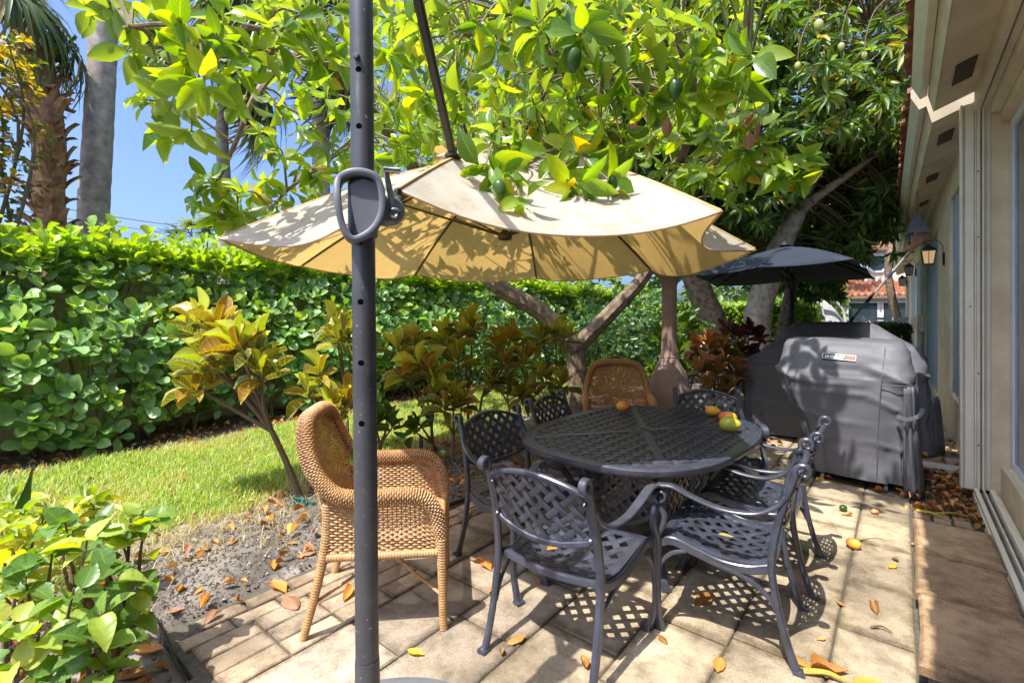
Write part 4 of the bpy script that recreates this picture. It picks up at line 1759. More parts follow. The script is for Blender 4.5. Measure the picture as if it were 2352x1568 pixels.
def canopy_pt(k, s_, t):
    a0, r0, z0 = rib_pt(k, t)
    a1, r1, z1 = rib_pt(k + 1, t)
    p = umb_pt(a0, r0, z0).lerp(umb_pt(a1, r1, z1), s_)
    bow = 4 * s_ * (1 - s_)
    near = (0.095, 0.03, 0.085, 0.05, 0.05, 0.055, 0.04, 0.075)[k % 8]
    inn = (0.07, 0.16, 0.10, 0.06, 0.06, 0.06, 0.06, 0.06)[k % 8]
    c = Vector((U0.x, U0.y, p.z))
    p = p + (c - p).normalized() * inn * K * bow * t ** 3
    p.z -= K * near * bow * (t ** 1.6) + 0.006 * math.sin(9 * s_ + k * 2.3) * t
    return p


for k in range(8):
    m = MB()
    m.grid([[canopy_pt(k, s_, t) for s_ in np.linspace(0, 1, 19)] for t in np.linspace(0.14, 1, 22)], flip=True)
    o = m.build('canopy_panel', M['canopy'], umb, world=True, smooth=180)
    m = MB()
    m.tube([canopy_pt(k, s_, 1.0) for s_ in np.linspace(0, 1, 19)], 0.006, 5)
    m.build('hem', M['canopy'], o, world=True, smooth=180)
    m = MB()
    m.sweep([canopy_pt(k, 0.0, t) + Vector((0, 0, 0.002)) for t in np.linspace(0.16, 0.995, 14)], 0.022, 0.004, (0.9, 0.3, 0.0))
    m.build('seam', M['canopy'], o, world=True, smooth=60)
m = MB()
for k in range(8):
    rows = []
    for t in np.linspace(0.03, 1, 8):
        row = []
        for s_ in np.linspace(0, 1, 9):
            a0, a1 = tips[k][0], tips[(k + 1) % 8][0]
            if a1 < a0:
                a1 += 360
            zc = 2.545 - 0.20 * t ** 1.3 - 0.05 * 4 * s_ * (1 - s_) * t ** 2 + (0.05 if k in (5, 6) else 0) * t
            p = umb_pt(a0, 0.50 * t, zc).lerp(umb_pt(a1, 0.50 * t, zc), s_)
            row.append(p)
        rows.append(row)
    m.grid(rows, flip=True)
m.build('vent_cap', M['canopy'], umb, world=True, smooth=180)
m = MB()
m.lathe([(0.05, 0), (0.055, 0.02), (0.03, 0.05), (0.0, 0.055)], (U0.x, U0.y, EYE + K * 0.99), 14, cap=False)
m.build('finial', M['dark'], umb, world=True)
hub = Vector((U0.x - 0.06, U0.y - 0.02, EYE + K * 0.455))
m = MB()
m.lathe([(0.035, -0.03), (0.06, -0.02), (0.065, 0.015), (0.04, 0.04), (0.025, 0.05), (0.022, 0.62)], hub, 14)
m.build('hub', M['rib'], umb, world=True)
for k in range(8):
    P = [umb_pt(*rib_pt(k, t)) + Vector((0, 0, -0.018)) for t in np.linspace(0.05, 0.985, 9)]
    m = MB()
    m.sweep(P, 0.014, 0.022, (0.3, 0.9, 0.1))
    rb = m.build('rib', M['rib'], umb, world=True)
    q = umb_pt(*rib_pt(k, 0.50)) + Vector((0, 0, -0.025))
    m = MB()
    m.sweep([hub, q], 0.012, 0.018, (0.3, 0.9, 0.1))
    m.build('strut', M['rib'], rb, world=True)

pole_b, pole_t = wp(-.409, 1.375, 0.12), wp(-.440, 1.375, 3.5)


def pole_at(z):
    return pole_b.lerp(pole_t, (z - pole_b.z) / (pole_t.z - pole_b.z))


m = MB()
m.tube([pole_at(0.52), pole_at(1.2), pole_at(3.5)], 0.0325, 28)
pole = m.build('pole', M['pole'], umb, world=True)
m = MB()
m.tube([pole_at(0.12), pole_at(0.505), pole_at(0.518)], [0.0345, 0.0345, 0.0335], 28)
m.build('pole_sleeve', M['pole'], umb, world=True)
for yv, xv in ((290, 813), (555, 813), (693, 815), (833, 819), (972, 822), (160, 811)):
    z = EYE + (HY - yv) / FL * 1.345
    c = pole_at(z)
    to = (Vector((0, 0, z)) - c).normalized()
    off = Matrix.Rotation(R(-17), 3, 'Z') @ to
    Mr = off.to_track_quat('Z', 'Y').to_matrix().to_4x4()
    m = MB()
    m.lathe([(0.0084, 0.02), (0.0086, 0.0318), (0.0078, 0.0328), (0.0001, 0.0330)], (0, 0, 0), 12, Matrix.Translation(c) @ Mr)
    m.build('hole', M['hole'], pole, world=True)
c = pole_at(EYE + (HY - 133) / FL * 1.345)
Mr = (Matrix.Rotation(R(-22), 3, 'Z') @ (Vector((0, 0, c.z)) - c).normalized()).to_track_quat('Z', 'Y').to_matrix().to_4x4()
m = MB()
m.lathe([(0.009, 0.029), (0.009, 0.040), (0.007, 0.044), (0.0, 0.0445)], (0, 0, 0), 12, Matrix.Translation(c) @ Mr, cap=False)
m.build('bolt', M['pole'], pole, world=True)
# slider, loop handle, crank
hz = EYE + (HY - 468) / FL * 1.32
pc = pole_at(hz)
fwd = (Vector((0, 0, hz)) - pc).normalized()
fwd.z = 0
fwd.normalize()
rgt = fwd.cross(Vector((0, 0, 1)))
rgt = -rgt if rgt.dot(Vector((CS, SN, 0))) < 0 else rgt
FR = Matrix(((rgt.x, 0, fwd.x, pc.x), (rgt.y, 0, fwd.y, pc.y), (0, 1, 0, hz), (0, 0, 0, 1)))
m = MB()
loop = cr([(-.056, .055, .034), (-.02, .076, .040), (.026, .070, .040), (.043, .035, .038), (.043, -.02, .038), (.020, -.064, .040), (-.022, -.088, .044), (-.046, -.060, .048), (-.058, 0.0, .050)], 6, True)
loop = [Vector((p.x * 1.12, p.y * 1.12, p.z)) for p in loop]
m.sweep([FR @ Vector(p) for p in loop], 0.058, 0.018, tuple(fwd), closed=True, ch=.14)
m.build('handle', M['plastic'], umb, world=True, smooth=50)
m = MB()
m.lathe([(0.034, -0.085), (0.041, -0.08), (0.042, 0.068), (0.034, 0.076)], pc, 24)
m.prism([(-.034, .052), (.0, .070), (.034, .062), (.046, .030), (.046, -.022), (.022, -.066), (-.012, -.084), (-.022, -.05), (-.031, 0.0)], .018, .052, FR)
sl = m.build('slider', M['plastic'], umb, world=True)
m = MB()
gx = FR @ Vector((0.074, -0.005, 0.016))
Mg = Matrix.Translation(gx) @ fwd.to_track_quat('Z', 'Y').to_matrix().to_4x4()
m.lathe([(0.040, -0.03), (0.042, 0.0), (0.036, 0.012), (0.012, 0.016)], (0, 0, 0), 22, Mg)
Mb = FR @ Matrix.Translation((0.045, 0.0, 0))
m.box(-0.03, 0.03, -0.045, 0.04, -0.028, 0.006, Mb)
m.build('gear_box', M['plastic'], umb, world=True, bevel=0.004)
m = MB()
e0, e1 = FR @ Vector((0.084, -0.016, 0.040)), FR @ Vector((0.060, 0.100, 0.050))
m.sweep([e0, e0.lerp(e1, .5), e1], [0.020, 0.017, 0.014], 0.010, tuple(rgt))
m.lathe([(0.015, -0.008), (0.016, 0.004), (0.011, 0.008), (0.007, 0.004)], (0, 0, 0), 14, Matrix.Translation(e0) @ fwd.to_track_quat('Z', 'Y').to_matrix().to_4x4())
k0 = e1 + fwd * 0.004
m.tube([k0 - rgt * 0.006, k0 + rgt * 0.012, k0 + rgt * 0.038], [0.009, 0.0085, 0.010], 12)
m.build('crank', M['chrome'], umb, world=True)
# arm that carries the canopy, and the stay from the mast head
tip0 = umb_pt(*rib_pt(0, 1.0))
m = MB()
m.sweep([pole_at(hz - 0.02) + rgt * 0.06, tip0 + Vector((0.0, 0.0, -0.035)), umb_pt(*rib_pt(0, 0.5)) + Vector((0, 0, -0.06))], 0.026, 0.042, (0, 0, 1))
m.build('arm', M['rib'], umb, world=True)
m = MB()
m.box(-.010, .010, -.012, .012, -.03, .012, Matrix.Translation(tip0 + Vector((0.01, 0.0, -0.012))))
m.build('rib_bracket', M['rib'], umb, world=True, bevel=0.003)
p2 = umb_pt(*rib_pt(0, 0.70)) + Vector((0, 0, 0.01))
head = wp(-.50, 1.40, 3.42)
m = MB()
m.sweep([p2, p2.lerp(head, 0.5), head], 0.040, 0.044, (CS, SN, 0))
m.build('stay', M['rib'], umb, world=True)
m = MB()
m.lathe([(0.045, -0.012), (0.045, 0.0), (0.02, 0.012)], p2, 14)
m.box(-.016, .016, -.016, .016, -.005, .04, Matrix.Translation(p2))
m.build('stay_foot', M['rib'], umb, world=True)
m = MB()
m.sweep([pole_at(3.44), head], 0.03, 0.04, (0, 0, 1))
m.build('mast_head', M['pole'], umb, world=True)
m = MB()
bc = wp(-.39, 1.375, 0)
m.lathe([(0.45, 0.0), (0.485, 0.02), (0.49, 0.06), (0.475, 0.105), (0.43, 0.122), (0.10, 0.14), (0.06, 0.20), (0.045, 0.26), (0.034, 0.262)], bc, 64)
m.build('base', M['plastic'], umb, world=True)

# ------------------------------------------------------------------ covered patio heater
hp = (-2.06, 5.41)
t = thing('covered_heater', (hp[0], hp[1], 0), 0, 'mauve fabric cover over a mushroom patio heater, flared skirt at its base', 'patio heater')
m = MB()
nn_ = 40
prof = [(0.275, 0.02), (0.272, 0.25), (0.262, 0.48), (0.245, 0.62), (0.185, 0.80), (0.115, 0.94), (0.092, 1.0), (0.084, 1.2), (0.082, 1.60), (0.084, 1.80), (0.105, 1.87), (0.20, 1.98), (0.40, 2.06), (0.44, 2.09), (0.40, 2.16), (0.2, 2.25), (0.01, 2.28)]
rows = []
for (r, z) in prof:
    row = []
    for k in range(nn_):
        a = 2 * PI * k / nn_
        fo = 0.0
        if z < 1.0:
            fo = 0.045 * math.sin(4 * a + 0.8) * (1.02 - z) + 0.02 * math.sin(9 * a + z * 3) * min(1, 1.1 - z)
        elif z < 1.9:
            fo = 0.004 * math.sin(5 * a + z * 4)
        rr = r * (1 + fo * 1.2)
        row.append((rr * math.cos(a), rr * math.sin(a), z))
    rows.append(row)
m.grid(rows, closed=True)
m.build('cover', M['mauve'], t, smooth=70)
m = MB()
m.tube([(0.094 * math.cos(a), 0.094 * math.sin(a), 1.0) for a in np.linspace(0, 2 * PI, 24, endpoint=False)], 0.006, 5, closed=True)
m.build('tie_band', M['mauve'], t)

# ------------------------------------------------------------------ navy square umbrella farther off
nb = wp(3.83, 6.6, 0)
t = thing('navy_umbrella', nb, 0, 'navy blue square cantilever umbrella open beyond the grill covers', 'umbrella')
apex = Vector((-1.12, 6.75, 2.31))
cor = [Vector((-1.95, 6.0, 1.95)), Vector((-.31, 4.95, 1.95)), Vector((-.27, 7.85, 1.95)), Vector((-2.45, 8.6, 1.95))]
m4 = [cor[i].lerp(cor[(i + 1) % 4], 0.5) + Vector((0, 0, 0.02)) for i in range(4)]
rim = [cor[0], m4[0], cor[1], m4[1], cor[2], m4[2], cor[3], m4[3]]
for k in range(8):
    a, b = rim[k], rim[(k + 1) % 8]
    rows = []
    for tt in np.linspace(0.02, 1, 8):
        rows.append([apex.lerp(a.lerp(b, s_), tt) + Vector((0, 0, 0.035 * math.sin(PI * tt) - 0.02 * 4 * s_ * (1 - s_) * tt ** 2)) for s_ in np.linspace(0, 1, 8)])
    m = MB()
    m.grid(rows)
    o = m.build('canopy_panel', M['navy'], t, world=True, smooth=180)
    so = o.modifiers.new('thick', 'SOLIDIFY')
    so.thickness = 0.004
    m = MB()
    m.sweep([apex + Vector((0, 0, -0.06)), apex.lerp(a, 0.5) + Vector((0, 0, 0.012)), a + Vector((0, 0, -0.012))], 0.018, 0.022, (0.3, 0.9, 0.1))
    m.build('rib', M['dark'], t, world=True)
m = MB()
m.lathe([(0.05, 0.0), (0.07, 0.02), (0.02, 0.07)], apex + Vector((0, 0, 0.0)), 12)
m.build('finial', M['dark'], t, world=True)
m = MB()
pp = atd(1819, 700, 6.6)
m.tube([(pp.x, pp.y, 0.0), (pp.x, pp.y, 2.05)], 0.028, 14)
m.build('pole', M['navy'], t, world=True)
m = MB()
m.box(-.05, .05, -.05, .05, -.10, .06, Matrix.Translation((pp.x, pp.y, 1.92)))
m.build('crank_box', M['dark'], t, world=True, bevel=0.01)
m = MB()
m.sweep([(pp.x, pp.y, 1.95), apex + Vector((-0.05, 0, -0.25))], 0.03, 0.04, (1, 0, 0))
m.build('arm', M['dark'], t, world=True)
m = MB()
m.lathe([(0.3, 0), (0.3, 0.08), (0.05, 0.10)], (pp.x, pp.y, 0), 24)
m.build('base', M['dark'], t, world=True)


# ------------------------------------------------------------------ covered grills
def crease(x, y, z, s_):
    return max(0, 1 - 7 * abs(mnoise.noise(Vector((x * 1.3 + s_, y * 1.3, z * 3.1 + 1.1 * x)))))


def cover(root, secs, mat, seed=0.0, wr=0.012, name='cover', n=150, extra=None):
    """secs: (z, x0, x1, y0, y1, corner exponent): superelliptic rings joined, with creases"""
    rows = []
    zs_ = [s_[0] for s_ in secs]
    zz = sorted(set(list(np.linspace(zs_[0], zs_[-1], 64)) + zs_))
    for z in zz:
        x0, x1, y0, y1, p = [float(np.interp(z, zs_, [s_[i] for s_ in secs])) for i in range(1, 6)]
        row = []
        for k in range(n):
            a = 2 * PI * k / n
            c, s_ = math.cos(a), math.sin(a)
            ux, uy = math.copysign(abs(c) ** (2 / p), c), math.copysign(abs(s_) ** (2 / p), s_)
            x, y = (x0 + x1) / 2 + (x1 - x0) / 2 * ux, (y0 + y1) / 2 + (y1 - y0) / 2 * uy
            per = a * 3
            w = wr * (mnoise.fractal(Vector((x * 3.2 + seed, y * 3.2, z * 2.4)), 1, 2, 3)) * 1.6
            low = max(0, 1 - z / 0.75)
            w += low * wr * 1.3 * math.sin(per * 5.3 + seed + 1.2 * math.sin(z * 5))
            w -= wr * 1.5 * max(0, 1 - 9 * abs(mnoise.noise(Vector((x * 1.9 + seed, y * 1.9, z * 1.5 + 0.6 * x))))) 
            w += wr * 0.8 * math.sin(9 * (z * 1.3 + x * 0.9 + seed)) * mnoise.noise(Vector((x * 2, z * 2, seed + 5)))
            w += wr * 1.1 * crease(x, y, z, seed + 8) * (1.5 if .7 < z < 1.05 else .8)
            dx, dy = x - (x0 + x1) / 2, y - (y0 + y1) / 2
            l = math.hypot(dx, dy) or 1
            zz_ = z + (0.012 * mnoise.noise(Vector((x * 4, y * 4, seed))) if z > zs_[-1] - 0.3 else 0)
            row.append((x + dx / l * w, y + dy / l * w, zz_))
        rows.append(row)
    m = MB()
    m.grid(rows, closed=True)
    m.f.append(tuple((len(rows) - 1) * n + k for k in range(n)))
    return m.build(name, mat, root, world=True, smooth=60)


g1 = thing('covered_grill', (-0.32, 5.40, 0), 0, 'near gas grill under a fitted grey cover with a logo badge, leaf shadows on it', 'grill', 'covered grills by the house')
cover(g1, [(0.085, -0.69, 0.105, 5.06, 5.72, 7), (0.35, -0.70, 0.09, 5.06, 5.72, 7), (0.60, -0.78, 0.06, 5.05, 5.74, 7), (0.80, -0.91, 0.07, 5.03, 5.74, 7), (0.93, -0.935, 0.09, 5.03, 5.74, 6), (0.98, -0.93, 0.09, 5.05, 5.74, 6), (1.20, -0.885, 0.025, 5.16, 5.70, 6), (1.245, -0.865, 0.01, 5.20, 5.66, 5), (1.262, -0.82, -0.04, 5.26, 5.6, 4)], M['cover'], 1.3, 0.016)
seam = M['cover_seam'] = plain('cover_seam', (0.10, 0.10, 0.115), (0.08, 0.08, 0.09), 6, 0.7)
m = MB()
m.tube(cr([(-0.16, 5.042, 0.10), (-0.15, 5.038, 0.5), (-0.13, 5.018, 0.90), (-0.105, 5.16, 1.20)], 6), 0.004, 5)
m.tube(cr([(-0.13, 5.018, 0.90), (-0.02, 5.02, 0.905), (0.06, 5.05, 0.90)], 5), 0.004, 5)
m.build('seam', seam, g1, world=True)
# loose flap with strap at the cover's right corner
m = MB()
rows = []
for z in np.linspace(0.02, 0.90, 16):
    row = []
    for k in range(15):
        q = k / 14
        fold = 0.022 * math.sin(q * 17 + z * 2) * (1.25 - z)
        row.append((0.015 + 0.135 * q * (0.55 + 0.45 * (1 - z)) + 0.03 * max(0, z - .55) * q, 5.015 + 0.03 + 0.09 * q * q - fold * 1.3 - 0.02 * math.sin(PI * q), z))
    rows.append(row)
m.grid(rows, flip=True)
o = m.build('side_flap', M['cover'], g1, world=True, smooth=70)
so = o.modifiers.new('thick', 'SOLIDIFY')
so.thickness = 0.004
m = MB()
m.sweep(cr([(-0.03, 5.00, 0.66), (0.03, 4.985, 0.645), (0.09, 5.02, 0.66)], 5), 0.005, 0.03, (0, 1, 0))
st_ = m.build('strap', M['cover'], g1, world=True)
m = MB()
m.sweep(cr([(0.088, 5.018, 0.662), (0.115, 5.04, 0.68), (0.135, 5.09, 0.73)], 5), 0.005, 0.03, (0, 1, 0))
m.build('strap_end', M['plastic'], st_, world=True)
for (x, y) in ((-0.55, 5.12), (-0.10, 5.10), (-0.55, 5.64), (-0.10, 5.64)):
    m = MB()
    m.lathe([(0.02, -0.014), (0.034, -0.012), (0.034, 0.012), (0.02, 0.014)], (x, y, 0.036), 16, Matrix.Rotation(PI / 2, 4, 'Y'))
    m.box(-.012, .012, -.012, .012, 0.0, .05, Matrix.Translation((x, y, .055)))
    m.build('caster', M['plastic'], g1, world=True)
m = MB()
m.box(-0.66, 0.02, 5.09, 5.68, 0.10, 0.16)
m.build('cart_base', M['dark'], g1, world=True)


def badge():
    """the printed badge on the near cover: white outline, slanted white letters, orange-red mark"""
    c = Vector((-0.425, 5.088, 1.112))
    nrm = Vector((0, -0.88, 0.47)).normalized()
    ux = Vector((1.0, 0.02, -0.055)).normalized()
    uy = nrm.cross(ux)
    Bm = Matrix(((ux.x, uy.x, nrm.x, c.x), (ux.y, uy.y, nrm.y, c.y), (ux.z, uy.z, nrm.z, c.z), (0, 0, 0, 1)))
    w, h = 0.122, 0.026
    m = MB()
    m.box(-w, w, -h, h, -0.02, 0.002, Bm)
    b = m.build('logo_badge', M['dark'], g1, world=True, smooth=0)
    m = MB()
    for (a0, a1, b0, b1) in ((-w, w, h - .004, h), (-w, w, -h, -h + .004), (-w, -w + .004, -h + .0041, h - .0041), (w - .004, w, -h + .0041, h - .0041)):
        m.box(a0, a1, b0, b1, 0.0022, 0.0034, Bm)
    wht = plain('badge_white', (0.8, 0.8, 0.8), (0.74, 0.74, 0.74), 10, 0.5)
    m.build('outline', wht, b, world=True, smooth=0)
    cu = bpy.data.curves.new('word', 'FONT')
    cu.body = 'weber'
    cu.size = 0.058
    cu.shear = 0.3
    cu.align_x = 'CENTER'
    cu.offset = 0.0011
    to = bpy.data.objects.new('word', cu)
    COL.objects.link(to)
    dg = bpy.context.evaluated_depsgraph_get()
    me = bpy.data.meshes.new_from_object(to.evaluated_get(dg))
    bpy.data.objects.remove(to)
    me.materials.clear()
    me.materials.append(wht)
    L0 = Matrix.Translation(-org(b))
    me.transform(L0 @ Bm @ Matrix.Translation((-0.035, -0.0145, 0.0026)) @ Matrix.Diagonal((1.0, 0.9, 1, 1)))
    child('lettering', me, b)
    m = MB()
    red = plain('badge_red', (0.62, 0.10, 0.03), (0.45, 0.06, 0.02), 30, 0.5)
    x0 = 0.078
    m.add([Bm @ Vector(p) for p in ((x0 - .026, -h + .006, .003), (x0 + .026, -h + .006, .003), (x0 + .034, h - .006, .003), (x0 - .018, h - .006, .003))], [(0, 1, 2, 3)])
    m.build('mark', red, b, world=True, smooth=0)
    m = MB()
    m.add([Bm @ Vector(p) for p in ((x0 - .012, -.012, .0036), (x0 - .002, .006, .0036), (x0 + .004, .013, .0036), (x0 + .010, .004, .0036), (x0 + .016, -.012, .0036), (x0 + .006, -.002, .0036))], [(0, 5, 1), (1, 5, 2), (2, 5, 3), (3, 5, 4)])
    m.build('flame', plain('badge_dark_red', (0.30, 0.03, 0.01), (0.2, 0.02, 0.01), 30, 0.5), b, world=True, smooth=0)


badge()

g2 = thing('covered_grill', (-0.65, 6.9, 0), 0, 'wide gas grill under a grey cover behind the near one, navy dark in eave shade', 'grill', 'covered grills by the house')
cover(g2, [(0.03, -1.56, 0.26, 6.52, 7.2, 8), (0.55, -1.56, 0.24, 6.55, 7.2, 8), (0.86, -1.58, 0.22, 6.58, 7.2, 8), (0.93, -1.54, 0.225, 6.60, 7.2, 7), (1.00, -1.42, 0.215, 6.62, 7.18, 6), (1.10, -1.30, 0.17, 6.64, 7.16, 6), (1.22, -1.16, -0.02, 6.68, 7.12, 6), (1.36, -1.05, -0.21, 6.78, 7.05, 5), (1.385, -1.0, -0.26, 6.84, 7.0, 4)], M['cover'], 4.4, 0.015)
m = MB()
rows = []
for z in np.linspace(0.03, 0.62, 8):
    rows.append([(0.22 + 0.13 * q * (1.1 - z * .6), 6.62 + 0.15 * q + 0.02 * math.sin(q * 9), z) for q in np.linspace(0, 1, 9)])
m.grid(rows, flip=True)
o = m.build('side_flap', M['cover'], g2, world=True, smooth=70)
so = o.modifiers.new('thick', 'SOLIDIFY')
so.thickness = 0.004
m = MB()
m.tube(cr([(-1.57, 6.585, 0.87), (-1.0, 6.56, 0.88), (-0.4, 6.56, 0.88), (0.21, 6.585, 0.87)], 5), 0.004, 5)
m.build('seam', seam, g2, world=True)


# ------------------------------------------------------------------ fruit
def mango_mat(name, stops, spots=True):
    N = NT(name)
    tc = N.n('ShaderNodeTexCoord').outputs['Generated']
    sp = N.n('ShaderNodeSeparateXYZ')
    N.l(tc, sp.inputs[0])
    f = N.math('ADD', N.math('MULTIPLY', sp.outputs[0], 0.75), N.math('MULTIPLY', N.noise(tc, 3.0, 3), 0.4))
    col = N.ramp(f, stops)
    dots = N.noise(tc, 26, 2, 0.5)
    col = N.mix(0.5, col, N.ramp(dots, [(0.28, (0.45, 0.4, 0.3)), (0.36, (1, 1, 1))]), 'MULTIPLY')
    return N.done(N.bsdf(col, 0.32, 0, None, 0.5).outputs[0])


M['fruit_gold'] = mango_mat('mango_gold', [(0.3, (0.75, 0.36, 0.03)), (0.8, (0.82, 0.47, 0.05))])
M['fruit_blush'] = mango_mat('mango_blush', [(0.35, (0.80, 0.45, 0.05)), (0.60, (0.78, 0.33, 0.05)), (0.85, (0.62, 0.12, 0.05))])
M['fruit_green'] = mango_mat('mango_green', [(0.3, (0.36, 0.42, 0.04)), (0.8, (0.52, 0.48, 0.05))])
M['fruit_dark'] = mango_mat('avocado_skin', [(0.3, (0.028, 0.075, 0.012)), (0.8, (0.055, 0.125, 0.022))])
M['fruit_pink'] = mango_mat('mango_pink', [(0.3, (0.72, 0.36, 0.17)), (0.8, (0.70, 0.25, 0.12))])
M['fruit_pale'] = mango_mat('mango_pale', [(0.3, (0.27, 0.36, 0.09)), (0.8, (0.38, 0.40, 0.13))])


def fruit_mesh(name, a, b, c, mat, pear=0.12):
    m = MB()
    rows = []
    for i in range(13):
        th = PI * i / 12
        r = math.sin(th)
        x = -math.cos(th)
        row = []
        for k in range(16):
            an = 2 * PI * k / 16
            sk = 1 - pear * x
            row.append((x * a, r * b * sk * math.cos(an) + 0.12 * b * (1 - x * x), r * c * sk * math.sin(an)))
        rows.append(row)
    m.grid(rows, closed=True)
    me = m.mesh(name)
    me.polygons.foreach_set('use_smooth', [True] * len(me.polygons))
    me.materials.append(mat)
    return me


def fruit(name, loc, size, mat, label, rz=0.0, tilt=0.0, cat='mango', group=None):
    me = fruit_mesh(name, size, size * 0.74, size * 0.70, mat)
    t = thing(name, loc, rz, label, cat, group)
    child('flesh', me, t, Matrix.Translation((0, 0, size * 0.68)) @ Matrix.Rotation(tilt, 4, 'Y'))
    m = MB()
    m.tube([(-size * .97, 0, size * .70), (-size * 1.10, 0.003, size * .76)], size * .06, 6)
    m.build('stalk', M['twig'], t)
    return t


G_F = 'mangoes on the table'
fruit('mango', at(1432, 944, 0.724), 0.056, M['fruit_blush'], 'yellow mango with a red blush lying alone near the table back edge', R(20), 0, 'mango', G_F)
fruit('mango', at(1637, 954, 0.722), 0.053, M['fruit_gold'], 'plain golden mango, farthest of the three clustered on the table', R(10), 0, 'mango', G_F)
fruit('mango', at(1671, 972, 0.722), 0.062, M['fruit_blush'], 'orange mango with a pink cheek, middle of the clustered three', R(200), 0, 'mango', G_F)
fruit('mango', at(1677, 990, 0.722), 0.068, M['fruit_green'], 'green-yellow mango, nearest of the clustered three', R(25), 0, 'mango', G_F)
fruit('mango', at(1960, 1258, 0.0), 0.044, M['fruit_blush'], 'fallen yellow-orange mango on a paver joint beside a long stalk', R(160), 0, 'mango')
fruit('mango', at(2010, 1180, 0.0), 0.027, M['fruit_pink'], 'tiny pink fallen mango on the pavers before the grill cover', R(40), 0, 'mango')
fruit('avocado', at(1938, 1173, 0.0), 0.034, M['fruit_dark'], 'small green fallen fruit on the paver in front of the caster', R(70), 0, 'avocado')
fruit('avocado', at(2143, 1158, 0.0), 0.030, M['fruit_dark'], 'small dark green fallen fruit on the brown bricks beyond the step', R(10), 0, 'avocado')
fruit('avocado', atd(1018, 1046, 2.72), 0.024, M['fruit_dark'], 'small round green fruit sitting on the near wicker chair arm', R(10), 0, 'avocado')


# ------------------------------------------------------------------ garden wall and the long hedge
t = thing('garden_wall', (-7.72, 8, 0), 0, 'cream garden wall glimpsed through gaps low in the hedge', 'wall')
m = MB()
m.box(-7.80, -7.64, -4, 30, -0.05, 1.85)
m.build('wall', M['cream_wall'], t, world=True, smooth=0)
m = MB()
m.box(-7.83, -7.61, -4, 30, 1.851, 1.91)
m.build('coping', M['cream_wall'], t, world=True, smooth=0)


def in_view(q):
    """where a point shows in the photograph"""
    cx = q.x * CS + q.y * SN
    d = -q.x * SN + q.y * CS
    return PX + cx / d * FL, HY - (q.z - EYE) / d * FL, d


def rv(a=1.0):
    return Vector((random.uniform(-a, a), random.uniform(-a, a), random.uniform(-a, a)))


hedge = thing('hedge', (-7.0, 5.0, 0), 0, 'long tall clipped hedge of rounded paddle leaves behind the lawn', 'hedge')
LV = Leaves()
stems = MB()


def hedge_front(y, z):
    return -6.72 + 0.10 * math.sin(y * 1.7) + 0.13 * fbm(y, z * 1.3, 1.1) + 0.10 * math.sin(z * 1.6 + 0.3) - 0.42 * max(0, z - 1.25)


def hedge_top(y):
    return 2.27 - 0.016 * max(0, y) + 0.07 * fbm(y, 3, 1.6)


def hedge_col(z, y):
    young = random.random() < 0.10 + 0.34 * max(0, (z - 1.2) / 1.2)
    c = jitc((0.34, 0.47, 0.085), 0.22) if young else jitc((0.18, 0.32, 0.115), 0.28)
    return c


for layer, (dens, off, w0) in enumerate(((40, 0.0, 1.0), (24, 0.22, 1.0), (10, 0.45, 1.0))):
    for _ in range(int(dens * 17.5 * 2.3)):
        y = random.uniform(-1.6, 15.9)
        z = random.uniform(0.14, hedge_top(y))
        if y > 7 and random.random() < 0.35 + 0.2 * layer:
            continue
        if z < 0.55 and random.random() < 0.45:
            continue
        x = hedge_front(y, z) - off - random.uniform(0, 0.10)
        ax = Vector((0.75 + random.uniform(-.4, .3), random.uniform(-.55, .35), 0.55 + random.uniform(-.4, .5)))
        c = hedge_col(z, y)
        if z < 0.4:
            ax.z += .3
        hs_ = random.choice((.62, .8, .95, 1.0, 1.08))
        LV.whorl((x, y, z), ax, random.choice((4, 5, 6, 6)), 0.168 * hs_, 0.106 * hs_, c, 30, 88, 0.12, jit=0.3, var=0.22)
        if layer == 0 and random.random() < 0.35:
            stems.tube([(x, y, z), (x - 0.2, y + random.uniform(-.1, .1), z - 0.3)], [0.004, 0.007], 4, cap=False)
for _ in range(1900):
    y = random.uniform(-1.6, 15.9)
    x = random.uniform(-7.6, -7.0)
    z = hedge_top(y) + random.uniform(-0.16, 0.08) + (random.uniform(.06, .26) if random.random() < .14 else 0)
    ax = Vector((random.uniform(-.3, .5), random.uniform(-.4, .3), 1))
    LV.whorl((x, y, z), ax, random.choice((4, 5, 6)), 0.145, 0.092, jitc((0.30, 0.43, 0.075), 0.22), 20, 80, 0.0, jit=0.3)
LV.build(hedge, T_HEDGE, M['leaf_hedge'])
for _ in range(70):
    y = random.uniform(-1.4, 15)
    x = -7.15 + random.uniform(-.15, .2)
    stems.tube(cr([(x, y, 0), (x + random.uniform(-.1, .1), y + random.uniform(-.1, .1), 0.5), (x + random.uniform(-.1, .2), y + random.uniform(-.2, .2), 1.1), (x + random.uniform(-.25, .0), y + random.uniform(-.3, .3), 1.85)], 3), [0.022, 0.016, 0.007], 6)
stems.build('stems', M['stem'], hedge, world=True)['kind'] = 'stuff'


# ------------------------------------------------------------------ trees with limbs and whorled leaves
def limb(mb, pts, r0, r1, n=9):
    P = cr(pts, 6)
    rr = [q * (1 + 0.07 * mnoise.noise(p * 5)) for p, q in zip(P, np.linspace(r0, r1, len(P)))]
    mb.tube(P, rr, n)
    return P


def nearest(P, q):
    return min(P, key=lambda p: (p - q).length_squared)


